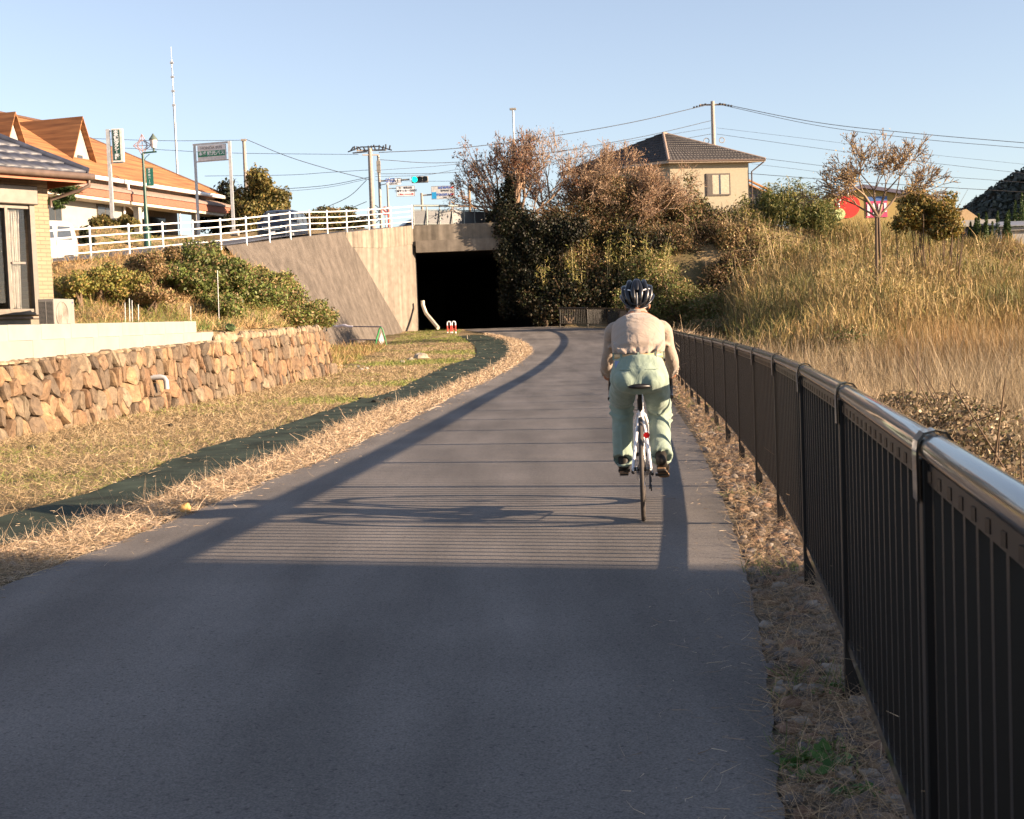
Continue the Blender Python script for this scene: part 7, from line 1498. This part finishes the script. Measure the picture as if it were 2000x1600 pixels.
# shirt
sp = [loft([(WST+Vector((0, -.002, -.035)), .142, .105), (WST+Vector((0, .0, .025)), .170, .130), (Vector((0, .300, 1.120)), .178, .134), (CHE, .178, .13), (Vector((0, .49, 1.235)), .176, .115), (SHO+Vector((0, .0, -.005)), .140, .085), (NEC+Vector((0, -.01, -.028)), .098, .066), (NEC+Vector((0, 0, -.008)), .072, .060), (NEC+Vector((0, .015, .018)), .064, .058)], 28)]
for sx, sh, el, wr in ((-1, shL, elL, wrL), (1, shR, elR, wrR)):
    sp.append(limb([sh+Vector((-sx*.05, -.01, .01)), sh+Vector((sx*.012, 0, -.005)), sh.lerp(el, .5)+Vector((sx*.004, 0, 0)), el+Vector((0, -.01, 0)), el.lerp(wr, .55), wr.lerp(el, .08)], [.056, .055, .047, .046, .041, .034], 16))
    # sleeve folds
    for t in (.25, .45, .62, .80): p = el.lerp(wr, t); sp.append(limb([p+Vector((-sx*.038, -.028, .040)), p+Vector((sx*.008, -.046, .012)), p+Vector((sx*.046, -.01, -.02))], [.010, .014, .010], 8, 3))
    p = sh.lerp(el, .3); sp.append(limb([p+Vector((-sx*.06, -.05, -.02)), p+Vector((-sx*.02, -.052, -.03)), p+Vector((sx*.03, -.045, -.05))], [.008, .014, .008], 8, 3))
for x0, x1, z0, z1 in ((-.15, -.05, 1.17, 1.082), (.16, .06, 1.18, 1.082), (.11, .03, 1.15, 1.08), (-.09, -.02, 1.14, 1.08), (.175, .12, 1.15, 1.09), (-.17, -.12, 1.15, 1.085), (.015, .012, 1.20, 1.078), (-.13, -.085, 1.11, 1.078)):
    yb0 = .105+(z0-1.08)*1.55+.35*x0*x0*4; yb1 = .105+(z1-1.08)*1.3+.35*x1*x1*4; sp.append(limb([(x0, yb0, z0), ((x0+x1)/2, (yb0+yb1)/2-.012, (z0+z1)/2), (x1, yb1, z1)], [.005, .017, .013], 8, 3))
sp.append(limb([(-.10, .435, 1.285), (0, .44, 1.30), (.10, .435, 1.285)], [.008, .012, .008], 8, 3))
sp.append(limb([(-.055, .575, 1.345), (0, .545, 1.352), (.055, .575, 1.345)], [.016]*3, 8, 4))
shirt = skinned('shirt', sp, M_shirt, pr, .0085, 2, [(.15, .010, 'CLOUDS'), (.06, .003, 'CLOUDS')])
# trousers
tp = [loft([(Vector((0, .20, .835)), .10, .09), (Vector((0, .185, .885)), .178, .128), (HIP+Vector((0, -.005, .0)), .182, .138), (Vector((0, .20, 1.0)), .168, .126), (WST+Vector((0, -.008, -.03)), .155, .112), (WST+Vector((0, -.003, -.012)), .152, .110)], 28), ball((-.082, .125, .905), (.088, .085, .085)), ball((.082, .125, .905), (.088, .085, .085))]
for sx, hp, kn, an in ((-1, hpL, knL, anL), (1, hpR, knR, anR)):
    lo = kn.lerp(an, .93) if sx < 0 else kn.lerp(an, .90)
    tp.append(limb([hp+Vector((sx*.005, -.02, -.01)), hp.lerp(kn, .5)+Vector((sx*.008, 0, -.02)), kn+Vector((sx*.002, 0, .0))], [.100, .090, .078], 20))
    cuf = lo+(lo-kn).normalized()*.02
    def leg(mb, P_=[kn.lerp(hp, .08), kn+Vector((sx*.002, 0, 0)), kn.lerp(an, .45)+Vector((0, -.012, 0)), lo+Vector((sx*.002, -.018, 0)), cuf+Vector((sx*.003, -.022, 0))]):
        c = catmull([tuple(p_)+(r_,) for p_, r_ in zip(P_, [.076, .078, .070, .069, .073])], 5); mb.tube([tuple(v[:3]) for v in c], [float(v[3]) for v in c], 20)
    tp.append(leg)
    tp.append(limb([kn.lerp(an, .25)+Vector((sx*.01, -.078, 0)), kn.lerp(an, .6)+Vector((sx*.006, -.086, 0)), lo+Vector((sx*.004, -.088, 0))], [.005, .008, .006], 8, 4))
    for t, a in ((.06, .05), (.16, .04), (.28, .035)): p = kn.lerp(an, t); tp.append(limb([p+Vector((-sx*.075, -.02, .02)), p+Vector((0, -.085+a*.2, -.01)), p+Vector((sx*.08, -.02, .03))], [.010, .020, .012], 8, 4))
    p = hp.lerp(kn, .7); tp.append(limb([p+Vector((-sx*.07, -.05, -.05)), p+Vector((sx*.01, -.065, -.07)), p+Vector((sx*.085, -.02, -.01))], [.010, .018, .012], 8, 4))
trou = skinned('trousers', tp, M_trou, pr, .0085, 2, [(.12, .018, 'CLOUDS'), (.05, .006, 'CLOUDS')])
# belt + loops + pockets
def ring(cz, cy, rx, ry, h, th, mat_, nm, a0=0, a1=360, par=None):
    mb = MB(); V = []; n = 40
    for k in range(n+1):
        a = R_(a0+(a1-a0)*k/n)
        for rr_, zz in ((0, -h/2), (th, -h/2), (th, h/2), (0, h/2)): V.append(((rx+rr_)*math.cos(a), cy+(ry+rr_)*math.sin(a), cz+zz))
    mb.add(V, [(k*4+j, k*4+(j+1) % 4, (k+1)*4+(j+1) % 4, (k+1)*4+j) for k in range(n) for j in range(4)], True); return mb.build(nm, mat_, par)
belt = ring(1.058, .232, .166, .126, .030, .006, mat('tan_belt', (.58, .40, .20), .5), 'belt', par=pr)
mb = MB(); pts_ = [(x_, .105+(z_-1.08)*1.55+1.3*x_*x_-.002, z_) for x_, z_ in ((-.15, 1.20), (-.08, 1.205), (0, 1.207), (.08, 1.205), (.15, 1.20))]; mb.tube(pts_, .0016, 5); mb.build('yoke_seam', mat('shirt_seam', (.16, .12, .10), .9), shirt)
for a in (-90, -50, -130, -20, -160):
    x, y = .174*math.cos(R_(a)), .232+.134*math.sin(R_(a)); mb = MB(); mb.box((x-.007, y-.005, 1.035), (x+.007, y+.006, 1.083)); mb.build('belt_loop', M_trou, trou)
for sx in (-1, 1): 
    mb = MB(); mb.obox((sx*.045, .052, .972), (sx*.125, .078, .972), .004, .003); mb.build('pocket_seam', mat('seam_dark_green', (.20, .26, .21), .9), trou)  # seam strip in a slightly darker trouser green
mb = MB(); mb.box((-.155, .125, .985), (-.118, .133, 1.03)); mb.build('pocket_tag', mat('blue_grey_pouch', (.25, .30, .50), .6), trou)
# shoes
M_shoe = mat('black_leather', (.018, .014, .011), .6, coat=.0, spec=.3); M_sole = mat('tan_sole', (.17, .10, .05), .8)
for sx, an, to in ((-1, anL, toL), (1, anR, toR)):
    d = (to-an); d.x = sx*.012; heel = an+Vector((0, -.045, -.055)) if sx < 0 else an+Vector((0, -.075, -.02)); tip = to+Vector((0, .05, -.012)) if sx < 0 else to+Vector((.008, .05, -.01)); mid = heel.lerp(tip, .5)
    s_ = skinned('shoe', [limb([heel+Vector((0, .02, .012)), heel.lerp(tip, .4)+Vector((0, 0, .014)), heel.lerp(tip, .75)+Vector((0, 0, .006)), tip+Vector((0, -.02, .0))], [.037, .039, .042, .030], 14), limb([heel+Vector((0, .025, .02)), an+Vector((0, .0, .03))], [.036, .038], 12, 3)], M_shoe, pr, .006, 3)
    mb = MB(); dn = (tip-heel).normalized(); upv = Vector((1, 0, 0)).cross(dn); upv = upv if upv.z > 0 else -upv
    prof = [(-.015, .022), (.0, .030), (.06, .028), (.12, .031), (.18, .038), (.23, .036), (.258, .022), (.265, .008)]; Lx = (tip-heel).length/.25
    rim_ = [heel+dn*(t*Lx)+Vector((w_, 0, 0))-upv*.034 for t, w_ in prof]+[heel+dn*(t*Lx)-Vector((w_, 0, 0))-upv*.034 for t, w_ in prof[::-1]]
    mb.prism([tuple(p) for p in rim_], tuple(-upv*.009)); mb.build('sole', M_sole, s_)
    mb = MB(); mb.prism([tuple(p-upv*.0091) for p in (rim_[0], rim_[1], rim_[2], rim_[-3], rim_[-2], rim_[-1])], tuple(-upv*.012)); mb.build('heel', M_shoe, s_)
# hair and helmet
skinned('hair', [ball(HDc+Vector((0, -.022, .01)), (.079, .083, .100)), ball(HDc+Vector((0, -.05, -.045)), (.066, .045, .055))], M_hair, pr, .006, 1)
hc = HDc+Vector((0, -.012, .034)); TL = Matrix.Rotation(R_(22), 3, 'X')
M_hb = mat('black_helmet_shell', (.008, .009, .012), .34, coat=.2); M_hw = mat('white_helmet_trim', (.75, .75, .76), .25, coat=.5)
def hpnt(th, ph, k=1.0):
    """th: 0 crown -> 90 rim ; ph azimuth, -90 is the back"""
    v = Vector((.104*math.sin(R_(th))*math.cos(R_(ph)), .142*math.sin(R_(th))*math.sin(R_(ph)), .112*math.cos(R_(th))))*k
    return hc+TL @ v
mb = MB(); V = []; nt_, np_ = 12, 36
for i in range(nt_+1):
    for j in range(np_): V.append(hpnt(112*i/nt_ if -150 < -180+360*j/np_ < -30 else 96*i/nt_, -180+360*j/np_, .90))
mb.add(V, [(i*np_+j, (i+1)*np_+j, (i+1)*np_+(j+1) % np_, i*np_+(j+1) % np_) for i in range(nt_) for j in range(np_)], True); hel = mb.build('helmet', mat('helmet_inner', (.006, .006, .007), .8), pr)
def strap(pts, w_, m_, nm, t=.012):
    mb = MB(); c = catmull([tuple(hpnt(*p)) for p in pts], 8); mb.tube([tuple(p) for p in c], [w_*(.6+.4*math.sin(math.pi*(i+1)/(len(c)+1))) for i in range(len(c))], 10, ry=.55, up=None); return mb.build(nm, m_, hel)
for sx in (-1, 1):
    strap([(8, 90-sx*20), (14, -90+sx*35), (45, -90+sx*22), (70, -90+sx*14), (92, -90+sx*9)], .016, M_hb, 'rib')
    strap([(50, 90-sx*40), (30, 90-sx*70), (35, -90+sx*65), (58, -90+sx*48), (80, -90+sx*34), (100, -90+sx*22)], .018, M_hb, 'rib')
    strap([(72, 90-sx*45), (58, 90-sx*85), (60, -90+sx*74), (74, -90+sx*62), (88, -90+sx*50)], .020, M_hb, 'rib')
    strap([(92, 90-sx*30), (92, 90-sx*80), (92, -90+sx*80), (96, -90+sx*55), (106, -90+sx*30), (110, -90+sx*8)], .015, M_hb, 'rib')
    strap([(66, -90+sx*96), (58, -90+sx*74), (50, -90+sx*45), (52, -90+sx*12)], .0085, M_hw, 'trim')
    strap([(90, -90+sx*62), (97, -90+sx*48), (103, -90+sx*36)], .006, M_hw, 'trim')
    strap([(76, -90+sx*60), (82, -90+sx*38), (92, -90+sx*20), (97, -90)], .010, M_hb, 'rib')
strap([(6, 90), (10, -90), (30, -90), (46, -90)], .017, M_hb, 'rib'); strap([(16, -90), (28, -90), (42, -90)], .012, M_hw, 'trim'); strap([(55, -90), (72, -90), (90, -90), (106, -90)], .006, mat('grey_helmet_spine', (.25, .26, .28), .4), 'trim')
mb = MB()
for sx in (-1, 1): mb.tube([hpnt(96, -90+sx*80, .9), HDc+Vector((sx*.080, .0, -.05)), HDc+Vector((sx*.05, .03, -.115))], .005, 6)
mb.tube([HDc+Vector((-.07, -.03, -.045)), HDc+Vector((-.03, -.098, -.06)), HDc+Vector((.03, -.098, -.06)), HDc+Vector((.07, -.03, -.045))], .011, 8); mb.build('strap', M_blk, hel)
